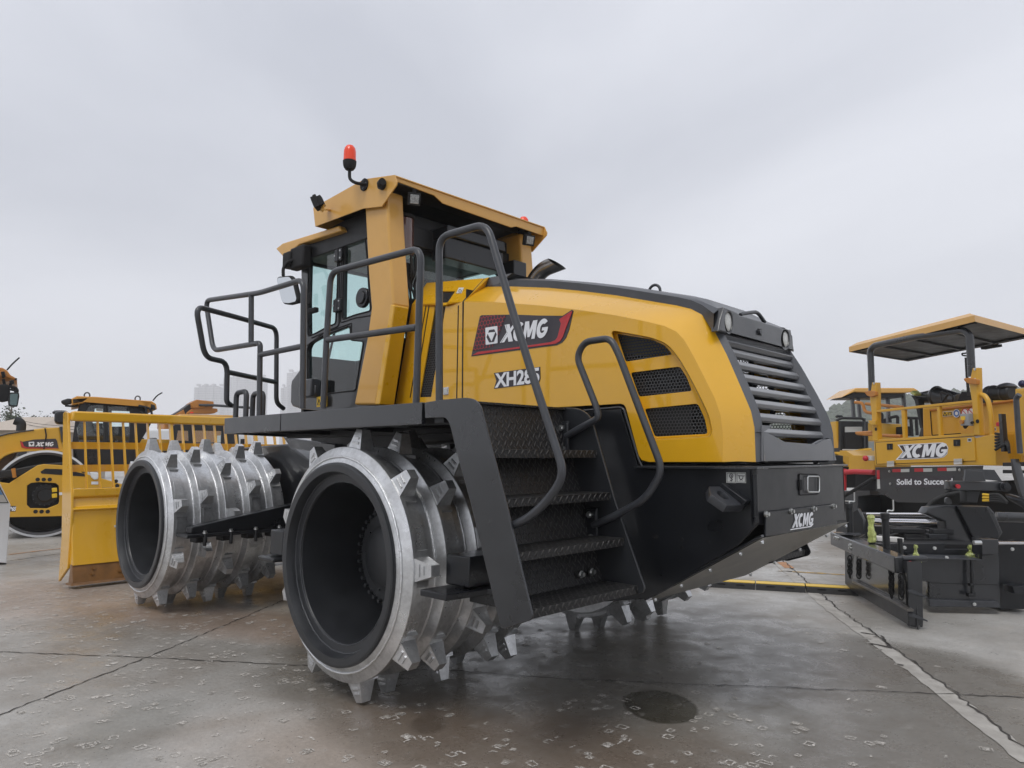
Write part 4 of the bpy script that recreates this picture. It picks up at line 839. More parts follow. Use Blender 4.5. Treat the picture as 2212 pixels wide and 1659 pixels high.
# ---- blade with its trash screen
BX = -5.95
prof = [(-5.42, .09), (-5.50, .25), (-5.64, .60), (-5.66, .88), (-5.72, .90), (-5.72, 1.0), (-5.70, 1.02), (-5.72, 1.13)]
pb = [Vector((x, .02, z)) for x, z in prof]
mb = MB(); back_ = [Vector((p.x - .10, p.y, p.z)) for p in pb]
prof2 = [(-5.50, .26), (-5.60, .55), (-5.64, .87), (-5.60, .90), (-5.66, .93), (-5.70, 1.02), (-5.66, 1.05), (-5.66, 1.14), (-5.80, 1.14), (-5.80, .26)]
mb.prism([Vector((x, .02, z)) for x, z in prof2], (0, 3.62, 0)); bl = mb.build('blade', 'yellow', cp, smooth=25, bevel=.008)
mb = MB(); mb.prism([Vector(p) for p in [(-5.44, .015, .07), (-5.52, .015, .27), (-5.57, .015, .27), (-5.62, .015, .05)]], (0, 3.63, 0)); ce = mb.build('cutting_edge', 'rust', bl, bevel=.004)
mb = MB(); mb.prism([Vector(p) for p in [(-5.42, .0, .045), (-5.44, .0, .072), (-5.66, .0, .05), (-5.66, .0, .03)]], (0, 3.66, 0)); mb.build('wear_strip', 'rust', ce)
for i in range(6): bolts('edge_bolt', [Vector((-5.475, .22 + .30 * i, .15)), Vector((-5.497, .24 + .30 * i, .21))], (1, 0, .37), .018, 'rust', ce, h=.02)
mb = MB(); mb.bb(-5.52, -5.47, .66, .69, .08, .27); mb.build('edge_joint', 'rust', ce)
ep_ = [at('F', 385, 1650, Y=0), at('F', 447, 1535, Y=0), at('F', 472, 1150, Y=0), at('F', 470, 1010, Y=0), at('F', 449, 600, Y=0), at('F', 447, 500, Y=0), at('F', 430, 492, Y=0), at('F', 418, 505, Y=0), at('F', 408, 1330, Y=0)]
ep_[0].z = max(ep_[0].z, .03)
plate('end_plate', ep_, .03, NY, 'yellow', bl, bevel=.006); plate('end_plate', [mir(p) for p in ep_], .03, -NY, 'yellow', bl, bevel=.006)
zt_ = at('O', 600, 700, Y=.02).z; zb_ = 1.14; xt = -5.97
mb = MB(); mb.bb(xt - .07, xt + .06, .03, 3.63, zt_ - .06, zt_ + .06); mb.build('screen_rail', 'yellow', bl, bevel=.02)
for k_ in range(24):
    yy = .03 + .148 * (k_ + 1); thick = k_ % 8 == 7; mb = MB(); wv = .035 if thick else .011
    mb.prism([Vector((xt - .03, yy - wv / 2, zt_ - .05)), Vector((xt + .03, yy - wv / 2, zt_ - .05)), Vector((-5.68, yy - wv / 2, zb_)), Vector((-5.75, yy - wv / 2, zb_))], (0, wv, 0)); mb.build('screen_bar', 'yellow', bl, smooth=0)
for (ya, yb_) in ((925, 988), (1130, 1194)):
    z0, z1 = at('O', 620, yb_, X=-5.9 + (.12 if ya > 1000 else .0)).z, at('O', 620, ya, X=-5.9 + (.12 if ya > 1000 else .0)).z; mb = MB(); xx = -6.0 + (.13 if ya > 1000 else .03); mb.bb(xx - .02, xx - .008, .03, 3.63, z0, z1); mb.build('screen_crossbar', 'yellow', bl)
mb = MB(); mb.cyl((-5.2, 1.1, .7), (-5.66, 1.1, .6), .05); mb.bb(-5.66, -4.4, .98, 1.08, .55, .7); mb.bb(-5.66, -4.4, 2.58, 2.68, .55, .7); mb.build('push_arm', 'black', cp)
p = at('F', 750, 1255, Y=.55); mb = MB(); mb.box((-5.60, .52, at('F', 750, 1255, X=-5.6).z), (.01, .10, .025)); mb.build('blade_tag', 'steel', bl)

# ================================================================ GROUND AND DISTANCE
def gp3(x, y, z=0.0, k='L'): return at(k, x, y, Z=z)
gm = bpy.data.materials.new('wet_concrete'); gm.use_nodes = True; t = gm.node_tree; b = t.nodes['Principled BSDF']; ns = t.nodes; ln = t.links.new
M['ground'] = gm
c = ns.new('ShaderNodeTexCoord')
def nz(scale, det=6, rough=.6, dist=0, src=None):
    n = ns.new('ShaderNodeTexNoise'); n.inputs['Scale'].default_value = scale; n.inputs['Detail'].default_value = det; n.inputs['Roughness'].default_value = rough; n.inputs['Distortion'].default_value = dist
    ln(src or c.outputs['Object'], n.inputs['Vector']); return n.outputs['Fac']
def ramp(src, stops):
    r = ns.new('ShaderNodeValToRGB'); el = r.color_ramp.elements
    while len(el) < len(stops): el.new(.5)
    for e_, (p, col) in zip(el, stops): e_.position = p; e_.color = (*col, 1) if len(col) == 3 else col
    ln(src, r.inputs[0]); return r.outputs[0]
def mixc(f, a, b_, mode='MIX'):
    m_ = ns.new('ShaderNodeMix'); m_.data_type = 'RGBA'; m_.blend_type = mode
    for sock, v in ((0, f), (6, a), (7, b_)):
        if isinstance(v, (int, float)): m_.inputs[sock].default_value = v
        elif isinstance(v, tuple): m_.inputs[sock].default_value = (*v, 1)
        else: ln(v, m_.inputs[sock])
    return m_.outputs[2]
def mth(op, a, b_=None, c_=None, clamp=False):
    m_ = ns.new('ShaderNodeMath'); m_.operation = op; m_.use_clamp = clamp
    for i, v in enumerate((a, b_, c_)):
        if v is None: continue
        if isinstance(v, (int, float)): m_.inputs[i].default_value = v
        else: ln(v, m_.inputs[i])
    return m_.outputs[0]
g1 = nz(.55, 7, .62); g2 = nz(3.2, 8, .65, .3); g3 = nz(42, 6, .7); g4 = nz(170, 3, .6)
base = ramp(g1, [(.32, (.235, .205, .172)), (.5, (.32, .306, .28)), (.68, (.46, .45, .425))])
base = mixc(.55, base, ramp(g2, [(.3, (.42, .40, .38)), (.5, (.5, .5, .5)), (.7, (.60, .60, .60))]), 'OVERLAY')
base = mixc(.5, base, ramp(g3, [(.30, (.34, .34, .34)), (.5, (.5, .5, .5)), (.7, (.64, .64, .64))]), 'OVERLAY')
wet = None
def blob(P, rx, ry, rot, soft, amount, wob=.25, ns_=2.0):
    """irregular stain: 1 inside, 0 outside"""
    mp = ns.new('ShaderNodeMapping'); mp.vector_type = 'TEXTURE'; mp.inputs['Location'].default_value = P; mp.inputs['Rotation'].default_value = (0, 0, rot); mp.inputs['Scale'].default_value = (rx, ry, 1)
    ln(c.outputs['Object'], mp.inputs[0]); l = ns.new('ShaderNodeVectorMath'); l.operation = 'LENGTH'; ln(mp.outputs[0], l.inputs[0])
    w_ = mth('MULTIPLY_ADD', nz(ns_, 4, .55), wob * 2, -wob); d = mth('ADD', l.outputs['Value'], w_)
    mr = ns.new('ShaderNodeMapRange'); mr.interpolation_type = 'SMOOTHSTEP'; mr.inputs[1].default_value = 1 - soft; mr.inputs[2].default_value = 1 + soft; mr.inputs[3].default_value = amount; mr.inputs[4].default_value = 0
    ln(d, mr.inputs[0]); return mr.outputs[0]
pud = gp3(1425, 1525); a1 = gp3(1340, 1525); dR = Vector((pud - a1).to_tuple()); rr_ = dR.length
blobs = [blob(tuple(pud), .22, .30, R(46), .07, 1.0, .08, 5)]
stain = blobs[0]
p2 = gp3(925, 1565); p3 = gp3(285, 1570); p4 = gp3(700, 1480)
st2_ = blob(tuple(p2), .10, .15, R(46), .25, .65, .2, 6); st3_ = blob(tuple(p3), .28, .45, R(46), .4, .55, .5, 3)
big = blob((.9, 1.9, 0), 2.9, 2.2, R(10), .07, .85, .14, .9); big2 = blob((-3.2, .9, 0), 2.6, 1.5, 0, .25, .42, .3, 1)
rusty = blob(tuple(gp3(1000, 1620)), 1.4, .7, R(30), .5, .5, .5, 1.4); rust2 = blob(tuple(gp3(520, 1345)), 1.6, .45, R(20), .5, .6, .5, 1.6); rust3 = blob(tuple(gp3(130, 1290)), 1.5, .8, 0, .6, .6, .5, 1.2)
dry = blob(tuple(gp3(1700, 1480)), 1.0, 2.0, R(20), .5, .45, .4, 1.1)
base = mixc(rusty, base, mixc(1, base, (1.0, .78, .64), 'MULTIPLY')); base = mixc(rust2, base, mixc(1, base, (1.0, .74, .60), 'MULTIPLY')); base = mixc(rust3, base, mixc(1, base, (1.0, .8, .7), 'MULTIPLY'))
for f, col in ((big, (.50, .48, .45)), (big2, (.52, .48, .44)), (st2_, (.45, .42, .38)), (st3_, (.55, .55, .52)), (stain, (.30, .29, .24))): base = mixc(f, base, mixc(1, base, col, 'MULTIPLY'))
base = mixc(mth('MULTIPLY', ramp(nz(9, 5, .7), [(.60, (0, 0, 0)), (.70, (1, 1, 1))]), .35), base, (.42, .40, .37))
# speckles: dark pores and pale grit
por = ns.new('ShaderNodeTexVoronoi'); por.inputs['Scale'].default_value = 26; ln(c.outputs['Object'], por.inputs['Vector'])
base = mixc(mth('LESS_THAN', por.outputs['Distance'], .09), base, (.03, .03, .03))
ln(base, b.inputs['Base Color'])
wetf = mth('ADD', mth('MULTIPLY', big, .55), mth('MULTIPLY', stain, .5)); wn = mth('MULTIPLY_ADD', g2, -1.1, .86)
rg = mth('SUBTRACT', mth('ADD', wn, mth('MULTIPLY', g3, .22)), mth('MULTIPLY', wetf, .22)); mr = ns.new('ShaderNodeClamp'); mr.inputs['Min'].default_value = .07; mr.inputs['Max'].default_value = .62; ln(rg, mr.inputs[0]); ln(mr.outputs[0], b.inputs['Roughness'])
b.inputs['Specular IOR Level'].default_value = .45
bp = ns.new('ShaderNodeBump'); bp.inputs['Strength'].default_value = .32; bp.inputs['Distance'].default_value = .006
hsum = mth('ADD', mth('MULTIPLY', g3, .7), mth('ADD', mth('MULTIPLY', g4, .35), mth('MULTIPLY', g2, 1.2))); ln(hsum, bp.inputs['Height']); ln(bp.outputs[0], b.inputs['Normal'])
mb = MB(); mb.face([(-2500, -2500, 0), (2500, -2500, 0), (2500, 2500, 0), (-2500, 2500, 0)]); g = mb.build('ground', 'ground', smooth=0); setp(g, kind='structure')
# slab joints
def crack(name, pts, wdt, m, z=.004, jit=.012, step=.05, vv=(.35, 1.2)):
    mb = MB(); L_ = []
    for a, b_ in zip(pts, pts[1:]):
        n = max(1, int((b_ - a).length / step)); L_ += [a.lerp(b_, i / n) for i in range(n)]
    L_.append(pts[-1]); prev = None
    for i, p in enumerate(L_):
        d = (L_[min(i + 1, len(L_) - 1)] - L_[max(i - 1, 0)]).normalized(); nn = Vector((-d.y, d.x, 0)); o = nn * random.uniform(-jit, jit)
        w_ = wdt * random.uniform(*vv); a = mb.bm.verts.new((p + o + nn * w_ / 2).to_tuple()[:2] + (z,)); b_ = mb.bm.verts.new((p + o - nn * w_ / 2).to_tuple()[:2] + (z,))
        if prev: mb.bm.faces.new((prev[0], a, b_, prev[1]))
        prev = (a, b_)
    o = mb.build(name, m, smooth=0); setp(o, kind='structure'); return o
M['joint'] = mat('joint_gap', (.060, .052, .045), .8, noise=.5, nscale=20)
M['patch'] = mat('mortar_patch', (.46, .44, .40), .6, noise=.35, nscale=7, bump=.3, bscale=40, col2=(.30, .28, .25))
crack('slab_joint', [gp3(*p) for p in [(-60, 1406), (0, 1409), (310, 1421), (680, 1440), (985, 1450), (1200, 1467), (1500, 1479), (2040, 1500), (2260, 1510)]], .014, 'joint')
crack('slab_joint', [gp3(*p) for p in [(-40, 1560), (0, 1545), (300, 1428), (480, 1354), (612, 1298), (760, 1235)]], .013, 'joint')
crack('slab_joint', [gp3(*p) for p in [(0, 1215), (120, 1198), (200, 1190)]], .02, 'joint')
crack('joint_patch', [gp3(*p) for p in [(1640, 1180), (1690, 1225), (1790, 1312), (1880, 1378), (2040, 1497), (2230, 1650)]], .13, 'patch', .004, .006, .09, (.8, 1.1))
crack('slab_joint', [gp3(*p) for p in [(1655, 1180), (1705, 1225), (1806, 1312), (1900, 1378), (2055, 1492), (2240, 1640)]], .016, 'joint', .008, .02, .06)
crack('slab_joint', [gp3(*p) for p in [(1860, 1368), (1905, 1375), (1925, 1402), (1880, 1392)]], .03, 'joint', .008, .01)
# scuffs left by the drum pads
M['scuff'] = mat('scuff', (.80, .76, .70), .75, noise=.35, nscale=30)
ns, ln, b = nodes_of(M['scuff']); c = ns.new('ShaderNodeTexCoord'); b.inputs['Specular IOR Level'].default_value = .1
ln(ramp(nz(95, 4, .7), [(.36, (0, 0, 0)), (.58, (.9, .9, .9))]), b.inputs['Alpha'])
mb = MB()
for k_ in range(3800):
    x, y = random.uniform(-6.5, 4.2), random.uniform(-3.2, 4.5)
    v = Vector((x, y, 0)) - CAM; dpt = v.dot(_fh)
    if dpt < 1.5 or random.random() < .12: continue
    if (y > 1.7 and x > 1.8 or y > 2.6) and random.random() < .85: continue
    an = random.gauss(0, .16) + (pi / 2 if random.random() < .5 else 0); sz = random.uniform(.014, .032); ux = Vector((cos(an), sin(an), 0)); uy = Vector((-sin(an), cos(an), 0)); c0 = Vector((x, y, .004))
    cs = [c0 + ux * sz * a * random.uniform(.8, 1.1) + uy * sz * b_ * .8 * random.uniform(.8, 1.1) for a, b_ in ((-1, -1), (1, -1), (1, 1), (-1, 1))]
    keep = random.sample(range(4), random.choice((1, 2, 3, 4, 4)))
    if random.random() < .22: mb.face(cs)
    for i in keep:
        a, b_ = cs[i], cs[(i + 1) % 4]; d = (b_ - a).normalized(); nn = Vector((-d.y, d.x, 0)); n = 5; pr = None
        for j in range(n + 1):
            q = a.lerp(b_, j / n); w_ = random.uniform(.003, .011); v1 = mb.bm.verts.new(q + nn * w_); v2 = mb.bm.verts.new(q - nn * w_ * .6)
            if pr: mb.bm.faces.new((pr[0], v1, v2, pr[1]))
            pr = (v1, v2)
    if random.random() < .2:
        for j in range(random.randint(1, 3)):
            q = c0 + ux * random.uniform(-sz, sz) + uy * random.uniform(-sz, sz); r_ = random.uniform(.002, .012)
            mb.face([q + Vector((r_ * random.uniform(.3, 1) * cos(t), r_ * random.uniform(.3, 1) * sin(t), 0)) for t in (0, 1, 2, 3, 4, 5)])
o = mb.build('tooth_scuffs', 'scuff', smooth=0); setp(o, 'pale square scuff marks pressed into the wet concrete by the spiked drums', 'scuff marks', kind='stuff')
# painted line and patch on the ground beyond
M['linep'] = mat('worn_line_paint', (.55, .33, .06), .6, noise=.6, nscale=14, col2=(.2, .16, .1)); M['patchp'] = mat('worn_orange_paint', (.50, .24, .10), .6, noise=.4, nscale=10)
crack('painted_line', [gp3(*p) for p in [(1680, 1234), (1830, 1243), (2000, 1252)]], .10, 'linep', .004, .01, .1)
crack('painted_line', [gp3(*p) for p in [(20, 1199), (75, 1192), (132, 1186)]], .07, 'patchp', .006, .01, .1)
mb = MB(); mb.face([gp3(x, y, .006, 'R') for x, y in [(1750, 868), (1805, 866), (1862, 906), (1800, 905)]]); o = mb.build('painted_patch', 'patchp', smooth=0); setp(o, kind='structure')
# cable ramp segments
ra, rb = gp3(1528, 1269, .0), gp3(1855, 1288, .0); rb2 = gp3(1885, 1300, 0); rd = (rb - ra).normalized(); rn = Vector((-rd.y, rd.x, 0)); rn = rn if rn.dot(_fh) > 0 else -rn
seg_n = 4; sl_ = ((rb - ra).length + .55) / seg_n
ramp0 = None
for i in range(seg_n):
    a = ra + rd * sl_ * i; b_ = a + rd * (sl_ - .012)
    if ramp0 is None:
        t0 = thing('cable_ramp', 'black rubber cable ramp segment with yellow lid beside the padfoot drum under the tail', 'cable ramp', a, 'cable ramp segments laid end to end')
        mb = MB(); mb.prism([a, a + rn * .03 + Vector((0, 0, .055)), a + rn * .06 + Vector((0, 0, .06)), a + rn * .30 + Vector((0, 0, .06)), a + rn * .60], b_ - a); mb.build('ramp_body', 'rubber', t0, smooth=0)
        mb = MB(); mb.prism([a + rn * .08 + Vector((0, 0, .056)), a + rn * .08 + Vector((0, 0, .066)), a + rn * .24 + Vector((0, 0, .066)), a + rn * .24 + Vector((0, 0, .056))], b_ - a); mb.build('ramp_lid', 'warn', t0, smooth=0)
        for q in (.3, .7): mb = MB(); mb.box(a.lerp(b_, q) + rn * .028 + Vector((0, 0, .036)), (.09, .02, .03), rz=math.atan2(rd.y, rd.x)); mb.build('ramp_socket', 'dark', t0)
        ramp0 = t0
    else:
        t1 = t0.copy(); C.objects.link(t1); t1.location = a; t1['label'] = ['', 'second black and yellow cable ramp segment from the tail of the compactor', 'third black and yellow cable ramp segment, ending near the paver screed', 'last cable ramp segment, partly behind the corner of the paver screed'][i]
        for ch_ in t0.children: cc_ = ch_.copy(); C.objects.link(cc_); cc_.parent = t1
# ---- hills, towers, trees, far building
M['hillm'] = mat('wooded_hill', (.035, .050, .032), .95, noise=.4, nscale=.05)
M['leaf'] = mat('foliage', (.045, .075, .025), .7, noise=.5, nscale=.9, col2=(.02, .035, .012)); M['leaf2'] = mat('foliage_pale', (.085, .12, .05), .7, noise=.5, nscale=1.5); M['bark'] = mat('bark', (.10, .08, .06), .9)
M['far'] = mat('tower_render', (.42, .42, .44), .8, noise=.05, nscale=.3)
# hill ridge with a jagged line of trees
hz2 = [(1500, 905), (1600, 900), (1700, 905), (1760, 900), (1797, 890), (1830, 880), (1891, 869), (1934, 862), (1977, 864), (2030, 858), (2100, 850), (2212, 845), (2350, 850), (2500, 870)]
mb = MB(); front, rid, bk_ = [], [], []
for i in range(140):
    px = 1500 + 1000 * i / 139
    for (x0, yy0), (x1, yy1) in zip(hz2, hz2[1:]):
        if x0 <= px <= x1: py = yy0 + (yy1 - yy0) * (px - x0) / (x1 - x0); break
    top_ = at('L', px, py, dep=300); rid.append(top_); v = (top_ - CAM); v.z = 0; v.normalize(); front.append(Vector((top_.x, top_.y, 0)) - v * 100 + Vector((0, 0, -1))); bk_.append(Vector((top_.x, top_.y, 0)) + v * 120 + Vector((0, 0, -1)))
mb.loft(front, rid); mb.loft(rid, bk_); setp(mb.build('hill', 'hillm', smooth=180, weld=.001), kind='structure')
mb = MB()
for k_ in range(1500):
    i = random.uniform(0, 138.9); a = rid[int(i)].lerp(rid[int(i) + 1], i % 1); f = front[int(i)].lerp(front[int(i) + 1], i % 1); t_ = random.random() ** 2 * .8; p = a.lerp(f, t_)
    r_ = random.uniform(1.1, 2.6); bmesh.ops.create_icosphere(mb.bm, subdivisions=1, radius=r_, matrix=Matrix.Translation(p + Vector((random.uniform(-2, 2), random.uniform(-2, 2), r_ * random.uniform(-.3, .2)))) @ Matrix.Diagonal((1, 1, random.uniform(.8, 1.5), 1)))
o = mb.build('far_wood', 'leaf', smooth=0); setp(o, 'grey green wooded ridge fading in the haze behind the pavers', 'wood', kind='stuff')
def facade():
    m = mat('tower_facade', (.46, .46, .48), .8); ns2, ln2, b2 = nodes_of(m); c2 = ns2.new('ShaderNodeTexCoord'); br = ns2.new('ShaderNodeTexBrick'); br.offset = 0
    mp = ns2.new('ShaderNodeMapping'); ln2(c2.outputs['UV'], mp.inputs[0]); ln2(mp.outputs[0], br.inputs[0])
    br.inputs['Scale'].default_value = 1; br.inputs['Brick Width'].default_value = 1.9; br.inputs['Row Height'].default_value = 3.0; br.inputs['Mortar Size'].default_value = .62; br.inputs['Mortar Smooth'].default_value = .05
    br.inputs['Color1'].default_value = (.10, .11, .13, 1); br.inputs['Color2'].default_value = (.18, .19, .21, 1); br.inputs['Mortar'].default_value = (.46, .46, .48, 1); ln2(br.outputs[0], b2.inputs['Base Color']); return m
M['facade'] = facade()
def tower(x0, x1, ytop, dep, label, bays=3, step=None):
    a, b_ = at('L', x0, ytop, dep=dep), at('L', x1, ytop, dep=dep); base = Vector((a.x, a.y, 0)); u = Vector((b_.x - a.x, b_.y - a.y, 0)); wd = u.length; u.normalize(); v = Vector((-u.y, u.x, 0)); v = v if v.dot(_fh) > 0 else -v
    t_ = thing('apartment_tower', label, 'tower', base); H = a.z
    mb = MB(); nb = bays * 2 + 1; bw = wd / nb
    for i in range(nb):
        off = 0 if i % 2 == 0 else 1.6; p = base + u * bw * i + v * off; h = H - (3 if i in (0, nb - 1) else 0) - (1.5 if i % 2 else 0)
        mb.prism([p, p + u * bw, p + u * bw + v * (15 - off), p + v * (15 - off)], (0, 0, h))
    o = mb.build('walls', 'facade', t_, smooth=0); me = o.data; uv = me.uv_layers.new(name='UVMap')
    for pl_ in me.polygons:
        for li in pl_.loop_indices: q = me.vertices[me.loops[li].vertex_index].co; uv.data[li].uv = ((q.dot(u) if abs(pl_.normal.dot(v)) > .5 else q.dot(v)), q.z) if abs(pl_.normal.z) < .5 else (0, 0)
    for i in range(0, nb, 2): mb = MB(); p = base + u * (bw * (i + .5)) + v * 7; mb.box(p + Vector((0, 0, H + .6)), (bw * .7, 6, 2.6), rz=math.atan2(u.y, u.x)); mb.build('roof_house', 'far', t_)
    return t_
tower(420, 478, 832, 900, 'leftmost pale apartment tower in the haze, seen through the front handrail')
tower(483, 571, 812, 1000, 'widest hazy apartment tower, between the front handrail posts', 4)
tower(620, 700, 801, 960, 'tallest hazy tower, just left of the cab behind the handrail', 3); tower(607, 622, 833, 940, 'narrow low hazy tower block touching the tallest one', 1)
# trees
def leaf_tree(base, h, cw, n, label, mat_='leaf', low=.25, airy=False, group=None):
    t_ = thing('tree', label, 'tree', base, group); mb = MB(); limbs = []
    top_ = base + Vector((random.uniform(-.2, .2), random.uniform(-.2, .2), h * .85)); mb.cyl(base, base.lerp(top_, .5), h * .03, h * .02, 8); mb.cyl(base.lerp(top_, .48), top_, h * .02, h * .006, 6)
    for k_ in range(14):
        f = random.uniform(low, .9); a = base.lerp(top_, f); an = random.uniform(0, 2 * pi); L_ = cw * (1.05 - f * .7) * random.uniform(.6, 1); e_ = a + Vector((cos(an) * L_, sin(an) * L_, L_ * random.uniform(.3, .9))); mb.cyl(a, e_, h * .010, h * .003, 5); limbs.append((a, e_))
    mb.build('trunk', 'bark', t_, smooth=60); mb = MB()
    for k_ in range(n):
        a, e_ = random.choice(limbs); p = a.lerp(e_, random.uniform(.35, 1.1)) + Vector([random.gauss(0, cw * (.10 if airy else .17)) for _ in range(3)]); s_ = random.uniform(.5, 1.3) * h * (.02 if airy else .03)
        q = Matrix.Rotation(random.uniform(0, 6.28), 3, Vector((random.random() - .5, random.random() - .5, random.random() - .5)).normalized())
        mb.face([p + q @ Vector(v) * s_ for v in ((-.5, 0, 0), (0, -.35, .1), (.7, 0, 0), (0, .35, .1))])
    mb.build('crown', mat_, t_, smooth=0); return t_
def gb(x, dep): p = at('L', x, 985, dep=dep); return Vector((p.x, p.y, 0))
leaf_tree(gb(106, 55), 4.9, 2.0, 2600, 'bushy green tree behind the exhaust of the left roller', 'leaf', .2)
leaf_tree(gb(8, 60), 5.6, 2.8, 2600, 'dense dark tree at the left edge behind the beige roof', 'leaf', .2)
leaf_tree(gb(12, 48), 5.9, 1.1, 900, 'tall airy tree with sparse pale leaves at the left edge', 'leaf2', .35, True)
leaf_tree(gb(27, 50), 5.2, 1.0, 700, 'shorter airy sapling with pale leaves right of the tall airy tree', 'leaf2', .35, True)
# beige hall
hb = at('L', -60, 985, dep=42); hb.z = 0; he = at('L', 62, 985, dep=42); u = (Vector((he.x, he.y, 0)) - hb); hl = u.length; u.normalize(); v = Vector((-u.y, u.x, 0)); v = v if v.dot(_fh) > 0 else -v
ht = thing('beige_hall', 'low beige hall with shallow hipped roof at the left edge behind the roller', 'building', hb)
mb = MB(); mb.prism([hb, hb + u * hl, hb + u * hl + v * 8, hb + v * 8], (0, 0, 3.0)); mb.build('wall', 'beige', ht, smooth=0)
mb = MB(); z0 = 3.0; c4 = [hb - u * .5 - v * .5, hb + u * (hl + .5) - v * .5, hb + u * (hl + .5) + v * 8.5, hb - u * .5 + v * 8.5]; c4 = [p + Vector((0, 0, z0)) for p in c4]; r1_ = hb + u * .2 + v * 4 + Vector((0, 0, 4.0)); r2_ = hb + u * (hl - 1.0) + v * 4 + Vector((0, 0, 4.0))
for f in ((c4[0], c4[1], r2_, r1_), (c4[1], c4[2], r2_), (c4[2], c4[3], r1_, r2_), (c4[3], c4[0], r1_)): mb.face(f)
mb.face(c4); mb.build('roof', mat('roof_beige', (.50, .43, .36), .8, noise=.1), ht, smooth=0)
for i, x in enumerate((.25, .5, .75)): mb = MB(); mb.box(hb + u * hl * x - v * .01 + Vector((0, 0, 2.1)), (1.4, .08, 1.2), rz=math.atan2(u.y, u.x)); mb.build('window', 'dark', ht)
for i in range(2):
    a = at('O', 120, 700 + 24 * i, dep=45); b_ = at('O', 520, 768 + 26 * i, dep=40); b_ = b_ + (b_ - a) * .3; a = a - (b_ - a) * .3; mid = (a + b_) / 2 - Vector((0, 0, .25)); 
    setp(tube('power_wire', [[a, mid, b_]], .012, 'dark', None, fl=3), ['upper thin power wire sagging behind the left roller hood', 'lower thin power wire sagging behind the left roller hood'][i], 'wire')

# ================================================================ THE PAVER ON THE RIGHT
po_ = at('L', 1997, 1002, dep=11.5); dv = ray('L', 750, 985); dv.z = 0; dv.normalize(); bu = -dv                    # bu: along the rear face, towards the near right
bn = Vector((-bu.y, bu.x, 0)); bn = bn if bn.dot(_fh) > 0 else -bn                                              # bn: away from the camera
PB = (po_, bn)
def B3(k, pts, off=0.0): return [at(k, x, y, pl=(po_ + bn * off, bn)) for x, y in pts]
def bp3(name, k, pts, off, th, m, par, bevel=.004, fl=0, holes=(), **q): return plate(name, B3(k, pts, off), th, bn, m, par, [B3(k, h, off) for h in holes], bevel, fl, **q)
pv_ = thing('asphalt_paver', 'large yellow paver with canopy, rear rails and black wide screed, right of the compactor', 'paver', Vector((po_.x, po_.y, 0)))
bp3('rear_body', 'E', [(350, 662), (835, 655), (905, 638), (930, 638), (930, 787), (838, 785), (355, 787)], 0, .9, 'byellow', pv_, .012)
dr = bp3('locker_door', 'N', [(427, 45), (1245, -5), (1258, 195), (437, 222)], -.018, .018, 'byellow', pv_, .006)
tube('door_gap', [B3('N', [(427, 45), (1245, -5), (1258, 195), (437, 222)], -.002)], .006, 'dark', pv_, fl=.01, cyclic=True)
for q in ([(520, 54), (567, 52), (567, 102), (522, 104)], [(1072, 20), (1127, 18), (1127, 72), (1074, 74)]): h_ = bp3('door_handle', 'N', q, -.030, .012, 'dark', dr, .004, .01); cx = sum(a for a, _ in q) / 4; cy = sum(b for _, b in q) / 4; bp3('handle_lever', 'N', [(cx - 5, cy - 10), (cx + 5, cy - 10), (cx + 5, cy + 16), (cx - 5, cy + 16)], -.040, .01, 'rail', h_)
for q in ([(522, 199), (580, 196), (580, 220), (522, 224)], [(1075, 180), (1143, 177), (1143, 202), (1077, 206)]):
    h_ = bp3('door_hinge', 'N', q, -.05, .03, 'bolt', pv_, .004); bp3('hinge_leaf', 'N', [(a, b + 22) for a, b in q], -.034, .012, 'steel', h_, .002)
bk_ = bp3('logo_backing', 'N', [(610, 62), (985, 43), (1015, 55), (1031, 88), (1022, 140), (995, 165), (955, 174), (594, 188), (655, 122)], -.0215, .002, 'white', dr, .0003)
bp3('logo_field', 'N', [(625, 68), (985, 49), (1010, 60), (1025, 90), (1016, 136), (990, 160), (955, 168), (614, 181), (662, 122)], -.024, .002, 'decal', bk_, .0003)
a, b_, c_ = B3('N', [(628, 174), (1012, 160), (648, 70)], -.027); logo('logo_letters', a, b_, c_, 'white', bk_)
bp3('small_label', 'N', [(1190, 8), (1223, 5), (1224, 36), (1191, 39)], -.021, .002, 'label', dr, .0003); bp3('label_print', 'N', [(1197, 15), (1218, 13), (1218, 30), (1198, 31)], -.0235, .001, 'decal', dr, .0001)
ap = bp3('rear_apron', 'N', [(425, 250), (1310, 236), (1300, 330), (1180, 345), (1110, 400), (1050, 435), (860, 545), (605, 540), (430, 440)], .05, .03, 'frame', pv_, .004)
for i, q in enumerate(([(568, 264), (638, 262), (638, 288), (568, 290)], [(749, 258), (823, 257), (824, 285), (751, 287)], [(941, 254), (1018, 252), (1019, 279), (943, 281)])):
    bp3('reflector_strip', 'N', q, .046, .003, 'redpaint', ap, .0003); w_ = q[1][0] - q[0][0]; bp3('reflector_strip', 'N', [(a + w_, b) for a, b in q], .046, .003, 'label', ap, .0003)
bp3('reflector_strip', 'N', [(437, 273), (461, 272), (462, 347), (440, 348)], .046, .003, 'redpaint', ap, .0003); bp3('reflector_strip', 'N', [(440, 349), (462, 348), (466, 427), (443, 428)], .046, .003, 'label', ap, .0003)
sg = bp3('slogan_plate', 'N', [(598, 326), (1071, 320), (1071, 415), (598, 416)], .044, .004, 'decal', ap, .0005)
a, b_, c_ = B3('N', [(604, 395), (1068, 393), (604, 346)], .041); text('slogan_letters', 'Solid to Succeed', a, b_, c_, 'white', sg, bold=.025)
bolts('apron_bolt', B3('N', [(545, 283), (1128, 270), (552, 386)], .05), -bn, .013, 'bolt', ap, h=.02)
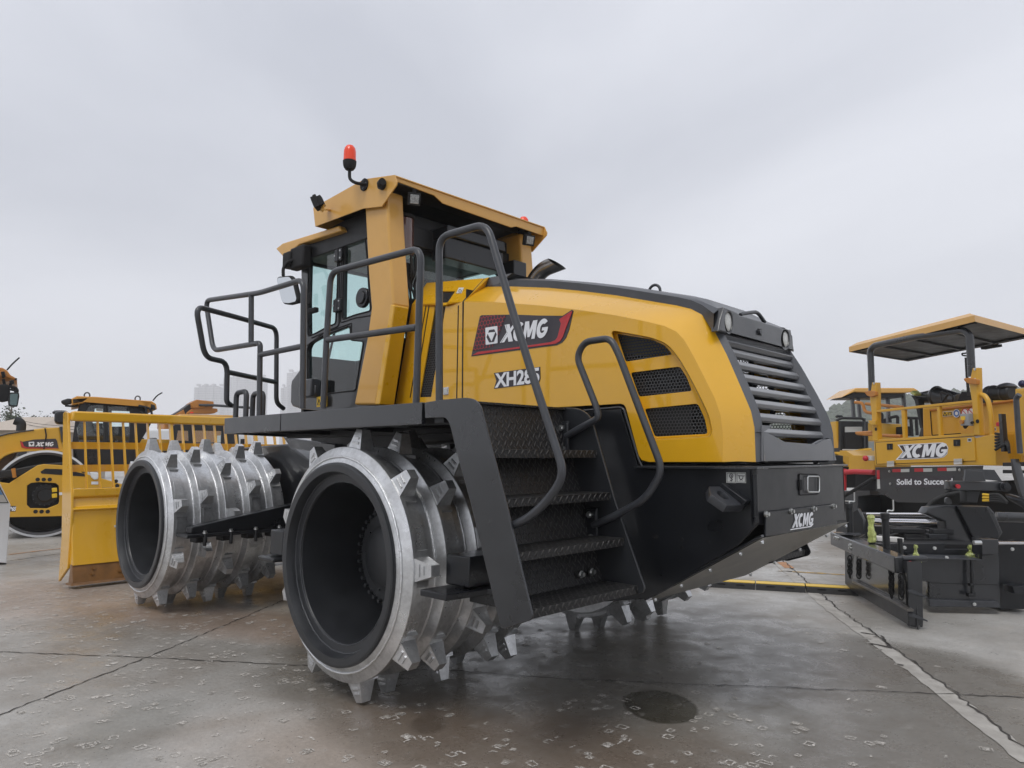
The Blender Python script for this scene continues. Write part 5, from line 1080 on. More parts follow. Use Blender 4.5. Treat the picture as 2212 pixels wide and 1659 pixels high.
# hopper side, engine hood and tall block to the right
bp3('engine_hood', 'M', [(1075, 1190), (1235, 1160), (1600, 1120), (2120, 1108), (2120, 1680), (1840, 1500), (1080, 1520)], .55, 1.6, 'byellow', pv_, .03)
tube('hood_lip', [B3('M', [(1165, 1222), (1820, 1150), (2110, 1112)], .53)], .02, 'orange', pv_, fl=0)
tube('panel_gap', [B3('M', [(1165, 1225), (1185, 1500), (1500, 1480)], .545)], .008, 'dark', pv_, fl=.02)
bp3('side_block', 'M', [(2095, 985), (2230, 975), (2260, 1760), (2110, 1700)], -.15, 1.2, 'byellow', pv_, .03)
bp3('side_panel', 'N', [(1425, -40), (1640, -60), (1640, 210), (1425, 205)], .3, .5, 'byellow', pv_, .01)
tube('side_grab', [B3('M', [(2150, 1050), (2115, 1090), (2135, 1400), (2160, 1700)], -.35)], .035, 'rail', pv_, fl=.1)
bp3('black_strut', 'M', [(1915, 1262), (1950, 1262), (1985, 1680), (1945, 1680)], -.2, .08, 'frame', pv_, .006)
for k_ in range(6): tube('hose', [B3('M', [(1885, 1480 + 36 * k_), (1960 + 8 * k_, 1490 + 20 * k_), (2030, 1570 + 10 * k_), (2040, 1700)], -.05 - .03 * k_)], .018, 'rubber', pv_, fl=.2)
bp3('tail_lamp', 'M', [(1885, 1355), (1920, 1350), (1925, 1400), (1890, 1404)], -.04, .05, 'redpaint', pv_, .01, .02); bp3('small_label', 'M', [(1865, 1410), (1892, 1408), (1894, 1452), (1867, 1454)], .285, .003, 'label', pv_, .0003)
bp3('label_print', 'M', [(1872, 1420), (1887, 1418), (1888, 1444), (1874, 1446)], .282, .001, 'decal', pv_, .0001)
# air filter with mushroom cap
p = B3('M', [(1800, 1040), (2080, 1030)], .9); mb = MB(); mb.cyl(p[0], p[1], .125, n=32); af = mb.build('air_filter', 'black2', pv_, bevel=.03)
for q in (.25, .7): mb = MB(); cc = p[0].lerp(p[1], q); dd = (p[1] - p[0]).normalized(); mb.cyl(cc - dd * .012, cc + dd * .012, .132, n=32); mb.build('filter_band', 'rail', af)
cpos = B3('M', [(2010, 945)], .9)[0]; mb = MB(); mb.cyl(cpos - Vector((0, 0, .12)), cpos + Vector((0, 0, .01)), .05, n=24); mb.lathe([(-.04, .135), (-.025, .14), (.015, .10), (.035, .04), (.04, .001)], cpos, 32, 'Z'); mb.build('rain_cap', 'rail', af, smooth=40)
mb = MB(); bb0 = B3('M', [(2185, 930)], .6)[0]; mb.sph(bb0, .055); mb.build('pre_cleaner', mat('navy_plastic', (.01, .015, .07), .3), pv_, smooth=180)
# black drum-shaped heater lying on the hood
hp0 = B3('M', [(1035, 1090), (1200, 1070), (1245, 1070), (1480, 1110)], 1.0)
mb = MB(); mb.cyl(hp0[0], hp0[1], .10, .12, n=28); mb.cyl(hp0[1] + (hp0[2] - hp0[1]) * .7, hp0[2] + (hp0[2] - hp0[1]) * .2, .185, n=28); mb.cyl(hp0[1], hp0[1] + (hp0[2] - hp0[1]) * .7, .14, .17, n=28); mb.cyl(hp0[2], hp0[3], .165, .12, n=28); ht_ = mb.build('exhaust_hood', 'frame', pv_, bevel=.02)
tube('duct_frame', [B3('M', [(1290, 1120), (1285, 1010), (1420, 1060), (1410, 1130)], .6), B3('M', [(1290, 1140), (1365, 1040)], .6)], .02, 'black2', pv_, fl=.05)
bp3('control_board', 'M', [(1510, 1015), (1620, 1045), (1620, 1115), (1460, 1125)], .5, .2, 'dark', pv_, .01)
bp3('folded_plate', 'M', [(1680, 1075), (1790, 1135), (1690, 1140)], .4, .2, 'dark', pv_, .01)
bp3('lift_strut', 'M', [(950, 1060), (1030, 1095), (1080, 1420), (1050, 1420), (990, 1120)], .8, .12, 'black2', pv_, .01); bp3('strut_end', 'M', [(930, 1035), (960, 1005), (1000, 1040), (985, 1062)], .75, .15, 'wrap', pv_, .02)
bp3('strut_foot', 'M', [(1060, 1410), (1085, 1415), (1085, 1510), (1035, 1515)], .8, .15, 'rail', pv_, .01)
# labels on the hood and the grey switch box
bl_ = bp3('warning_label', 'M', [(1293, 1235), (1414, 1225), (1415, 1288), (1297, 1300)], .54, .004, 'warn', pv_, .0005)
link('label_frame', tube_me([B3('M', [(1300, 1241), (1408, 1232), (1409, 1282), (1303, 1293)], .537)], .006, 0, True, 1), 'whitep', bl_, 0); link('label_symbol', join([tube_me([B3('M', [(1327, 1246), (1308, 1284), (1348, 1280)], .536)], .008, 0, True, 1), tube_me([B3('M', [(1362, 1250), (1400, 1246), (1400, 1272), (1362, 1276)], .536)], .007, 0, True, 1)]), 'decal', bl_, 0)
for x, y, m_ in ((1459, 1257, 'blue'), (1551, 1248, 'whitep'), (1622, 1240, 'whitep')):
    c0 = B3('M', [(x, y)], .54)[0]; mb = MB(); mb.cyl(c0, c0 - bn * .006, .068, n=28); o_ = mb.build('safety_sign', m_, pv_)
    rr2 = [c0 - bn * .008 + (bu * cos(t * pi / 12) + Vector((0, 0, 1)) * sin(t * pi / 12)) * .062 for t in range(24)]; link('sign_ring', tube_me([rr2], .006, 0, True, 1), 'whitep' if m_ == 'blue' else 'redpaint', o_, 0)
    if m_ != 'blue': link('sign_bar', tube_me([[rr2[9], rr2[21]]], .006, 0, False, 1), 'redpaint', o_, 0)
    else: mb = MB(); mb.cyl(c0 - bn * .006, c0 - bn * .009, .030, n=16); mb.build('sign_face', 'whitep', o_)
sb = bp3('switch_box', 'M', [(1490, 1262), (1585, 1258), (1588, 1392), (1498, 1394)], -.10, .2, 'rail', pv_, .01); sb.data.materials[0] = mat('grey_box', (.30, .31, .32), .5)
bp3('box_label', 'M', [(1500, 1290), (1550, 1287), (1551, 1330), (1502, 1332)], -.105, .004, 'warn', sb, .0005); c0 = B3('M', [(1524, 1352)], -.11)[0]; mb = MB(); mb.cyl(c0, c0 - bn * .03, .03, n=16); mb.build('push_button', 'orange', sb)
tube('box_cable', [B3('M', [(1540, 1395), (1550, 1420), (1590, 1370), (1640, 1355)], -.05)], .018, 'rubber', sb, fl=.05)
# railing
def bpost(name, pts, off=-.02, th=.10): return bp3(name, 'M', pts, off, th, 'byellow', pv_, .01)
bpost('rail_post', [(520, 915), (562, 915), (568, 1010), (570, 1330), (585, 1560), (525, 1560), (515, 1270), (495, 1080)]); bpost('rail_post', [(1632, 755), (1678, 752), (1685, 930), (1682, 1050), (1715, 1500), (1645, 1495), (1625, 1140), (1592, 930)])
bp3('post_bracket', 'M', [(430, 1015), (500, 1005), (560, 1015), (562, 1060), (510, 1078), (460, 1060)], -.06, .06, 'orange', pv_, .01, .02); bp3('post_bracket', 'M', [(1528, 870), (1580, 862), (1680, 880), (1680, 940), (1590, 930), (1545, 905)], -.06, .06, 'orange', pv_, .01, .02)
bolts('post_bolt', B3('M', [(1662, 768), (1662, 880)], -.02) + B3('M', [(545, 925), (548, 1025)], -.02), -bn, .013, 'bolt', pv_, h=.018)
for k_, (x, y) in enumerate(((564, 1432), (1688, 1344))): c0 = B3('M', [(x, y)], -.022)[0]; mb = MB(); mb.cyl(c0, c0 - bn * .002, .03, n=16); mb.build('post_hole', 'dark', pv_)
def bbar(name, a, b_, hgt, off=-.01, th=.07, m_='byellow'): return bp3(name, 'M', [(a[0], a[1] - hgt / 2), (b_[0], b_[1] - hgt / 2), (b_[0], b_[1] + hgt / 2), (a[0], a[1] + hgt / 2)], off, th, m_, pv_, .008)
bbar('top_rail', (530, 1236), (1640, 1122), 28); bbar('foot_rail', (550, 1563), (1650, 1490), 30)
bpost('baluster', [(840, 1222), (878, 1218), (888, 1532), (858, 1534)], .0, .06); bpost('baluster', [(1233, 1180), (1264, 1177), (1284, 1508), (1252, 1510)], .0, .06)
tube('corner_rail', [B3('M', [(1685, 1050), (1760, 1052), (1805, 1110), (1835, 1260), (1850, 1490)], .05)], .035, 'byellow', pv_, fl=.15)
for pts in ([(335, 1135), (420, 1140), (440, 1240), (520, 1255)], [(455, 1150), (620, 1165), (860, 1190)], [(350, 1475), (530, 1465)], [(360, 1480), (620, 1500), (850, 1510)]): tube('step_rail', [B3('M', pts, .35)], .03, 'orange', pv_, fl=.1)
bpost('rail_bracket', [(475, 1335), (560, 1335), (560, 1385), (500, 1385)], -.08, .06)
# canopy
ZB = B3('L', [(2075, 700)])[0].z
def cz(x, y, z): return at('M', x, y, Z=z)
A_, B_, C_, D_ = at('L', 1834, 757, Z=ZB), at('L', 2106, 690, Z=ZB), at('L', 2330, 728, Z=ZB), at('L', 1968, 779, Z=ZB)
D_ = A_ + (D_ - A_).normalized() * min((D_ - A_).length, 2.3); C_ = B_ + (D_ - A_); cen = (A_ + B_ + C_ + D_) / 4
def sc4(f, dz): return [cen + (p - cen) * f + Vector((0, 0, dz)) for p in (A_, B_, C_, D_)]
mb = MB(); mb.loft(sc4(1, -.035), sc4(1, .06), True); mb.loft(sc4(1, .06), sc4(.90, .13), True); mb.face(sc4(.90, .13)); cnp = mb.build('canopy', 'roofyellow', pv_, smooth=0, weld=.001)
mb = MB(); mb.face(sc4(.985, -.005)); mb.loft(sc4(.99, -.033), sc4(.985, -.005), True); mb.build('canopy_lining', 'black2', cnp, smooth=0)
e0, e1 = (B_ - A_), (D_ - A_)
for q in (.25, .5, .75): mb = MB(); mb.bar(A_ + e0 * q + e1 * .03 + Vector((0, 0, -.025)), A_ + e0 * q + e1 * .97 + Vector((0, 0, -.025)), .05, .03); mb.build('canopy_beam', 'black2', cnp)
for q in (.06, .94): mb = MB(); mb.bar(A_ + e1 * q + e0 * .02 + Vector((0, 0, -.025)), A_ + e1 * q + e0 * .98 + Vector((0, 0, -.025)), .05, .03); mb.build('canopy_beam', 'black2', cnp)
hoop = B3('M', [(518, 1010), (512, 800), (500, 560), (545, 508), (1060, 400), (1530, 335), (1600, 385), (1612, 600), (1625, 850)], .05)
tube('canopy_frame', [hoop], .055, 'frame', pv_, fl=.14)
h2 = [p + bn * 2.0 for p in hoop]; tube('canopy_frame', [[h2[0]] + [h2[2], h2[3]]], .05, 'frame', pv_, fl=.1) if False else None
tube('canopy_hose', [B3('M', [(1560, 640), (1575, 900), (1590, 1060)], .1)], .02, 'rubber', pv_, fl=.1); tube('canopy_hook', [B3('M', [(1565, 590), (1515, 595), (1520, 615), (1575, 622)], .1)], .012, 'rubber', pv_, fl=.04)
bp3('canopy_lamp', 'M', [(1715, 522), (1905, 490), (1908, 518), (1725, 550)], 1.2, .1, 'dark', pv_, .01)
# tracks, chassis below
mb = MB(); q0 = B3('N', [(300, 480), (1600, 470)], .4); 
def slab(name, k, pts, off, th, m_, bev=.01): return bp3(name, k, pts, off, th, m_, pv_, bev)
mb.bm.free()
slab('chassis', 'N', [(260, 300), (430, 300), (430, 420), (1659, 350), (1659, 880), (120, 700), (120, 460), (260, 450)], .9, 1.0, 'dark')
slab('track_guard', 'N', [(100, 445), (380, 445), (388, 480), (280, 490), (280, 640), (380, 640), (380, 760), (100, 800)], .3, .5, 'frame')
mb = MB()
# red frame of the left side
for pts, r_ in (([(140, 292), (255, 285), (420, 292)], .05), ([(165, 262), (167, 440)], .045)): tube('red_bar', [B3('N', pts, .2)], r_, 'redpaint', pv_, fl=.02)
bp3('side_bracket', 'N', [(120, 462), (135, 462), (136, 522), (250, 528), (250, 536), (122, 532)], -.1, .03, 'bolt', pv_, .003)
tube('chain', [B3('N', [(150, 500), (250, 440), (330, 390), (420, 335)], .0)], .03, 'dark', pv_, fl=.2, res=1)
p_ = B3('N', [(336, 172), (364, 170)], -.05); slab('lamp_box', 'N', [(350, 153), (390, 153), (391, 192), (352, 194)], -.03, .1, 'label'); c0 = B3('N', [(345, 175)], -.06)[0]; mb.sph(c0, .05); mb.build('red_knob', 'redpaint', pv_, smooth=180)
slab('yellow_frame_side', 'N', [(130, 110), (180, 110), (245, 150), (420, 150), (420, 280), (205, 280), (205, 165), (130, 150)], .6, .8, 'byellow')
slab('tow_arm', 'N', [(1545, 180), (1560, 180), (1659, 540), (1659, 620), (1560, 310)], -.3, .12, 'frame'); slab('cross_arm', 'N', [(1480, 210), (1659, 205), (1659, 240), (1480, 240)], -.1, .1, 'black2'); slab('lower_arm', 'N', [(1480, 270), (1659, 275), (1659, 300), (1480, 300)], 0, .1, 'black2')
slab('cylinder', 'N', [(1490, 470), (1659, 520), (1659, 600), (1520, 520)], -.4, .14, 'black', .03)
for k_ in range(3): tube('hose_end', [B3('N', [(1320, 475 + 25 * k_), (1375, 480 + 22 * k_)], -.6)], .017, 'warn', pv_, fl=0)
for k_ in range(4): tube('hose', [B3('N', [(1380, 480 + 15 * k_), (1450, 470 + 20 * k_), (1520, 540)], -.6)], .02, 'rubber', pv_, fl=.1)
# ---- screed (its own direction)
g0 = at('N', 700, 1560, Z=.02); g1_ = at('N', 175, 1215, Z=.10); sd = (g1_ - g0); sd.z = 0; sd.normalize(); sn = Vector((-sd.y, sd.x, 0)); sn = sn if sn.dot(RT) > 0 else -sn     # sn: towards the right
def S3(k, pts, off=0.0): return [at(k, x, y, pl=(g0 + sn * off, sn)) for x, y in pts]
def sp3(name, pts, off, th, m_, bev=.004, fl=0, holes=(), par=None): return plate(name, S3('N', pts, off), th, sn, m_, par or pv_, [S3('N', h, off) for h in holes], bev, fl)
w0 = at('N', 873, 1405, Z=.06); wn = Vector((-sn.y, sn.x, 0)); wn = wn if wn.dot(_fh) > 0 else -wn
def W3(pts, off=0.0, k='N'): return [at(k, x, y, pl=(w0 + wn * off, wn)) for x, y in pts]
def wp3(name, pts, off, th, m_, bev=.004, fl=0, par=None, holes=()): return plate(name, W3(pts, off), th, wn, m_, par or pv_, [W3(h, off) for h in holes], bev, fl)
ge = sp3('end_gate', [(172, 905), (245, 925), (650, 1080), (690, 1180), (703, 1560), (240, 1280), (175, 1215)], .0, .025, 'black', .004)
M['skid'] = mat('worn_skid_edge', (.16, .15, .14), .35, .4, noise=.4, nscale=12)
sp3('gate_skid', [(228, 1180), (560, 1348), (686, 1425), (686, 1445), (560, 1370), (232, 1205)], -.06, .06, 'skid', .006, par=ge)
M['gatepanel'] = mat('wet_gate_panel', (.045, .043, .040), .22, 0, .6, noise=.3, nscale=3)
sp3('gate_panel', [(250, 975), (640, 1130), (672, 1200), (680, 1400), (560, 1340), (235, 1180)], -.012, .012, 'gatepanel', par=ge)
bmA, bmB = S3('N', [(105, 838), (655, 1062)], -.02); mb = MB(); mb.bar(bmA, bmB, .14, .15); tb = mb.build('gate_beam', 'frame', pv_, bevel=.012)
sp3('beam_cap', [(92, 790), (178, 792), (180, 812), (95, 812)], -.08, .16, 'rail', .006); 
bolts('beam_bolt', S3('N', [(118, 838), (222, 895), (222, 922), (98, 832)], -.09), -sn, .013, 'bolt', tb, h=.02)
def screw(x0, x1, y0, y1, dep_, cap=True):
    a = at('N', (x0 + x1) / 2, y1, dep=dep_); b2 = at('N', (x0 + x1) / 2, y0, dep=dep_); r_ = (x1 - x0) * .2604 / FOC * dep_ / 2; b2 = Vector((a.x, a.y, b2.z)); mb = MB(); mb.cyl(a, b2, r_, n=20)
    if cap: mb.cyl(b2 - Vector((0, 0, .06)), b2, r_ * 1.3, n=20)
    return mb.build('height_screw', 'black2', pv_, bevel=.006)
screw(192, 240, 548, 832, 8.3); screw(495, 550, 630, 962, 7.1); screw(618, 658, 838, 1000, 6.9, False); screw(375, 425, 660, 905, 7.5, False)
for x, y, d_ in ((210, 530, 8.3), (525, 605, 7.1)): c0 = at('N', x, y, dep=d_); tube('crank_handle', [[c0 - Vector((0, 0, .06)), c0, c0 + RT * .06 + Vector((0, 0, -.01)), c0 + RT * .062 + Vector((0, 0, .10))]], .008, 'bolt', pv_, fl=.02)
def film(label, cx_, y0, y1, w0_, dep_, waist=.5, name='film_wrap', gr='film wraps'):
    a = at('N', cx_, y1, dep=dep_); top__ = at('N', cx_, y0, dep=dep_); H = top__.z - a.z; r_ = w0_ * .2604 / FOC * dep_ / 2; mb = MB(); prof = []
    for i in range(13): t_ = i / 12; prof.append((H * t_, r_ * (1.0 if waist > .9 else (1 - (1 - waist) * math.exp(-((t_ - .62) / .13) ** 2)) * (1.0 - .15 * t_ if waist > .55 else max(.28, 1 - 1.1 * t_))) * random.uniform(.88, 1.1)))
    mb.lathe([(0, .001)] + prof + [(H, .001)], a, 14, 'Z')
    for v in mb.bm.verts: v.co += Vector([random.uniform(-1, 1) * r_ * .16 for _ in range(3)])
    setp(mb.build(name, 'wrap', None, smooth=25), label, 'plastic film', gr)
film('tall yellow film wrapped round a screw tube on the screed gate', 398, 645, 868, 60, 7.45, .72); film('yellow film knot tied over the near corner of the screed', 768, 895, 1030, 78, 6.75, .45); film('small yellow film bag on the screed wall left of the black frame', 1216, 898, 1012, 96, 7.4, .4)
# corner plates and ski
sp3('corner_post', [(650, 1030), (690, 1030), (700, 1190), (706, 1560), (690, 1180), (655, 1080)], -.02, .12, 'frame')
k0 = wp3('corner_plate', [(652, 1030), (760, 1035), (768, 1190), (700, 1190), (700, 1565), (820, 1600), (820, 1250), (770, 1190)], -.30, .02, 'black') if False else None
plate('corner_plate', [at('N', x, y, dep=6.62) for x, y in [(655, 1025), (760, 1032), (765, 1185), (820, 1215), (822, 1560), (820, 1578), (700, 1565), (688, 1190), (655, 1075)]], .03, _fh, 'frame', pv_, bevel=.004)
plate('ski_web', [at('N', x, y, dep=6.52) for x, y in [(765, 1185), (872, 1240), (874, 1640), (770, 1585)]], .015, (wn * .5 - sn * .8).normalized(), 'frame', pv_, bevel=.003)
for yy in (1275, 1470): plate('ski_rib', [at('N', x, y, dep=6.5) for x, y in [(700, yy - 5), (740, yy - 10), (862, yy + 50), (862, yy + 62), (700, yy + 12)]], .03, _fh, 'rail', pv_, bevel=.003)
bolts('ski_bolt', [at('N', x, y, dep=6.6) for x, y in [(703, 1137), (718, 1225), (720, 1515)]], -wn, .012, 'bolt', pv_, h=.018)
for x, y in ((712, 1044), (712, 1114)): c0 = at('N', x, y, dep=6.61); mb = MB(); mb.cyl(c0, c0 - wn * .02, .020, n=16); mb.build('red_plug', 'redpaint', pv_)
mb = MB(); c0 = at('N', 645, 1007, dep=6.62); mb.cyl(c0, c0 + RT * .22, .028, n=16); mb.build('side_pin', 'frame', pv_, bevel=.004)
# screed rear wall
wl = wp3('screed_wall', [(755, 1003), (1312, 1018), (1315, 975), (1450, 975), (1466, 1415), (880, 1405), (872, 1200), (765, 1190)], .02, .08, 'frame'); wp3('wall_foot', [(872, 1348), (1440, 1360), (1465, 1415), (880, 1406)], -.03, .06, 'rail', .006)
wp3('screed_shelf', [(800, 1000), (1312, 1014), (1312, 1022), (800, 1008)], -.06, .3, 'rail', .003); bolts('wall_bolt', W3([(1247, 1385), (1562, 928), (918, 920), (668, 915), (1018, 998)], -.04), -wn, .011, 'bolt', pv_, h=.018)
wp3('screed_wall', [(1450, 895), (1700, 880), (1700, 1425), (1465, 1430)], .12, .3, 'black'); wp3('wall_trim', [(1448, 868), (1700, 868), (1700, 890), (1452, 888)], -.02, .12, 'chrome', .003)
wp3('frame_block', [(1308, 845), (1450, 850), (1452, 975), (1315, 975)], -.06, .2, 'frame', .008); mb = MB(); c0 = W3([(1285, 875)], -.06)[0]; mb.cyl(c0 - RT * .05, c0 + RT * .02, .022, n=18); mb.build('frame_pin', 'bolt', pv_)
tube('locking_rod', [W3([(1226, 1022), (1232, 1300)], -.05)], .016, 'black2', pv_, fl=0); wp3('rod_foot', [(1200, 1298), (1262, 1300), (1264, 1325), (1202, 1326)], -.08, .06, 'black2'); wp3('rod_guide', [(1215, 1215), (1248, 1217), (1248, 1238), (1216, 1238)], -.08, .06, 'black2')
wp3('side_step', [(1565, 1238), (1700, 1232), (1700, 1300), (1582, 1300)], -.12, .18, 'black', .01)
tube('wall_seam', [W3([(880, 1208), (1440, 1225)], .018)], .003, 'dark', pv_, fl=0)
# chromed guide tubes
for (a, b_, rw_) in (((355, 640), (950, 642), 15), ((420, 705), (1045, 718), 34)):
    p0, p1 = at('N', *a, dep=8.7), at('N', *b_, dep=8.2); mb = MB(); mb.cyl(p0, p1, rw_ * .2604 / FOC * 8.4, n=28); mb.build('guide_tube', 'chrome', pv_)
p0, p1 = at('N', 1045, 718, dep=8.2), at('N', 1180, 722, dep=8.1); mb = MB(); mb.cyl(p0, p1, .068, n=28); mb.cyl(p0, p0.lerp(p1, .12), .085, n=28); mb.build('tube_sleeve', 'frame', pv_, bevel=.006)
p0, p1 = at('N', 1430, 660, dep=8.1), at('N', 1720, 668, dep=8.0); mb = MB(); mb.cyl(p0, p1, .055, n=28); mb.build('guide_tube', 'frame', pv_)
plate('tube_bracket', [at('N', x, y, dep=8.75) for x, y in [(240, 620), (300, 590), (372, 680), (365, 800), (300, 830), (245, 800)]], .08, (wn * .6 + sn * .6).normalized(), 'frame', pv_, bevel=.006)
arm = [(1015, 840), (1000, 700), (840, 630), (870, 580), (1010, 565), (1100, 568), (1375, 575), (1415, 620), (1490, 790), (1452, 850), (1310, 850), (1262, 895), (1010, 905)]
plate('screed_arm', [at('N', x, y, dep=8.0) for x, y in arm], .16, _fh, 'frame', pv_, bevel=.02)
plate('arm_cover', [at('N', x, y, dep=7.95) for x, y in [(1105, 572), (1355, 575), (1455, 790), (1452, 848), (1310, 848), (1265, 885)]], .05, _fh, 'black', pv_, bevel=.01); plate('lifting_lug', [at('N', x, y, dep=7.9) for x, y in [(1010, 560), (1012, 505), (1035, 495), (1058, 515), (1065, 560)]], .03, _fh, 'frame', pv_, bevel=.004, fl=.03)
plate('tower_block', [at('N', x, y, dep=7.7) for x, y in [(1048, 368), (1075, 362), (1522, 372), (1525, 445), (1075, 443), (1050, 430)]], .12, _fh, 'frame', pv_, bevel=.01); plate('tower_stem', [at('N', x, y, dep=7.75) for x, y in [(1180, 440), (1300, 440), (1275, 545), (1182, 540)]], .12, _fh, 'black2', pv_, bevel=.01)
plate('tower_channel', [at('N', x, y, dep=7.65) for x, y in [(1180, 268), (1315, 285), (1345, 365), (1168, 365)]], .03, _fh, 'frame', pv_, bevel=.004); plate('tower_channel', [at('N', x, y, dep=8.0) for x, y in [(1180, 262), (1415, 270), (1480, 365), (1330, 350)]], .03, _fh, 'rail', pv_, bevel=.004)
bolts('tower_bolt', [at('N', 1500, 412, dep=7.68)], -wn, .035, 'black', pv_, h=.05); c0 = at('N', 1105, 407, dep=7.69); mb = MB(); mb.cyl(c0, c0 - wn * .03, .022, n=16); mb.build('red_plug', 'redpaint', pv_)
# clutter inside the screed: valve blocks, pipes and hoses
for i in range(26):
    x = random.uniform(440, 1000); y = random.uniform(770, 880); c0 = at('N', x, y, dep=random.uniform(7.9, 8.8)); mb = MB(); mb.box(c0, (random.uniform(.08, .35), random.uniform(.06, .2), random.uniform(.03, .10)), rz=math.atan2(sn.y, sn.x) + random.uniform(-.2, .2)); mb.build('valve_block', random.choice(['black2', 'rail', 'frame', 'frame', 'dark']), pv_, bevel=.006)
plate('silver_cover', [at('N', x, y, dep=7.8) for x, y in [(440, 825), (665, 838), (662, 875), (445, 862)]], .15, _fh, 'steel', pv_, bevel=.006)
for i in range(9):
    pts = [at('N', x, y + 9 * i, dep=8.2 + .05 * i) for x, y in [(1150, 455), (1000, 480), (900, 530), (850, 590)]]; tube('hose', [pts], .022, 'rubber', pv_, fl=.2)
for i in range(7): x0 = random.uniform(450, 800); tube('hose', [[at('N', x0, 840, dep=8.3), at('N', x0 + 90, 790, dep=8.3), at('N', x0 + 200, 850, dep=8.2)]], .018, 'rubber', pv_, fl=.2)
wp3('inner_floor', [(250, 880), (1310, 890), (1310, 1010), (660, 1000), (560, 960), (420, 930)], .45, .4, 'dark')
wp3('inner_deck', [(430, 880), (1005, 880), (1005, 930), (1310, 930), (1310, 1010), (700, 1000), (660, 975), (520, 935)], .30, .06, 'black', .01)
for x0, y0_, n_ in ((215, 1010, 6), (290, 1040, 5), (560, 1120, 8), (640, 1160, 7)):
    mbs = []
    for i in range(n_):
        c0 = S3('N', [(x0, y0_ + 26 * i)], -.06)[0]; e_ = (sd if i % 2 else sn); rg_ = [c0 + e_ * .022 * cos(t * pi / 5) + Vector((0, 0, .038 * sin(t * pi / 5))) for t in range(10)]; mbs.append(tube_me([rg_], .007, 0, True, 1))
    link('chain', join(mbs), 'dark', ge, 60)
wp3('screed_tracks', [(350, 640), (1659, 700), (1659, 900), (1300, 960), (350, 840)], 1.9, .5, 'dark')
# ================================================================ SECOND PAVER BEHIND
def q3(k, pts, d0, off=0.0): o = at('L', 1920, 985, dep=d0); return [at(k, x, y, pl=(o + _fh * off, _fh)) for x, y in pts]
p2_ = thing('asphalt_paver', 'smaller yellow paver with canopy and open steel grille box, behind the large paver', 'paver', Vector((*at('L', 1900, 985, dep=17).to_tuple()[:2], 0)))
def f2(name, pts, d0, th, m_, bev=.01, fl=0, k='M', par=None): return plate(name, q3(k, pts, d0), th, _fh, m_, par or p2_, (), bev, fl)
roof2 = f2('canopy', [(188, 1078), (345, 975), (985, 975), (1030, 1000), (1028, 1012), (880, 1030), (570, 1032), (330, 1020)], 17, .9, 'roofyellow', .02)
f2('canopy_lining', [(215, 1085), (340, 1020), (885, 1032), (840, 1083)], 17.1, .8, 'black2', .005, par=roof2)
for q in ([(300, 1060), (325, 1060), (343, 1300), (318, 1300)], [(365, 1050), (388, 1050), (410, 1300), (388, 1300)], [(695, 1085), (720, 1085), (732, 1360), (705, 1360)], [(865, 1035), (890, 1035), (910, 1260), (888, 1260)]): f2('canopy_post', q, 17.2, .12, 'frame', .01)
bx = f2('grille_box', [(170, 1340), (480, 1345), (485, 1660), (215, 1700), (172, 1690)], 16.2, 1.5, 'black2', .02)
f2('grille_panel', [(230, 1470), (470, 1475), (470, 1648), (235, 1650)], 16.1, .1, 'dark', .01, par=bx); f2('grille_mesh', [(232, 1405), (430, 1405), (430, 1462), (232, 1465)], 16.12, .06, 'label', .004, par=bx); f2('grille_sill', [(215, 1652), (405, 1654), (405, 1664), (215, 1664)], 16.0, .1, 'label', .004, par=bx)
f2('box_post', [(430, 1310), (452, 1310), (452, 1660), (432, 1660)], 16.0, .08, 'frame', .006); f2('side_frame', [(118, 1345), (172, 1340), (182, 1700), (160, 1700), (125, 1500)], 16.3, 1.0, 'byellow', .02)
tube('box_rail', [q3('M', [(130, 1335), (180, 1308), (410, 1312), (440, 1335)], 16.0), q3('M', [(125, 1300), (135, 1288), (185, 1290), (190, 1305)], 16.5)], .03, 'black2', p2_, fl=.1)
f2('yellow_body', [(480, 1360), (850, 1375), (850, 1560), (480, 1560)], 17.5, 1.5, 'byellow', .02); f2('yellow_deck', [(130, 1700), (520, 1640), (520, 1860), (250, 1850), (170, 1760)], 15.8, 1.0, 'byellow', .02)
tube('hand_rail', [q3('M', [(575, 1270), (600, 1253), (632, 1265), (632, 1350)], 17), q3('M', [(705, 1310), (790, 1288), (805, 1300), (805, 1370)], 17), q3('M', [(905, 1308), (1045, 1310)], 17), q3('M', [(1010, 1315), (1020, 1500)], 17), q3('M', [(950, 1320), (965, 1510)], 17)], .035, 'dark', p2_, fl=.08)
f2('operator_seat', [(700, 1310), (745, 1310), (748, 1358), (695, 1360)], 17.4, .4, 'dark', .04); f2('console', [(905, 1400), (960, 1400), (965, 1505), (905, 1510)], 17, .5, 'dark', .03)
f2('undercarriage', [(170, 1850), (560, 1860), (560, 2080), (170, 2080)], 16.5, 1.5, 'dark', .02)
f2('lower_left_block', [(110, 1720), (205, 1720), (205, 1960), (110, 1960)], 15.5, .8, 'black2', .02)

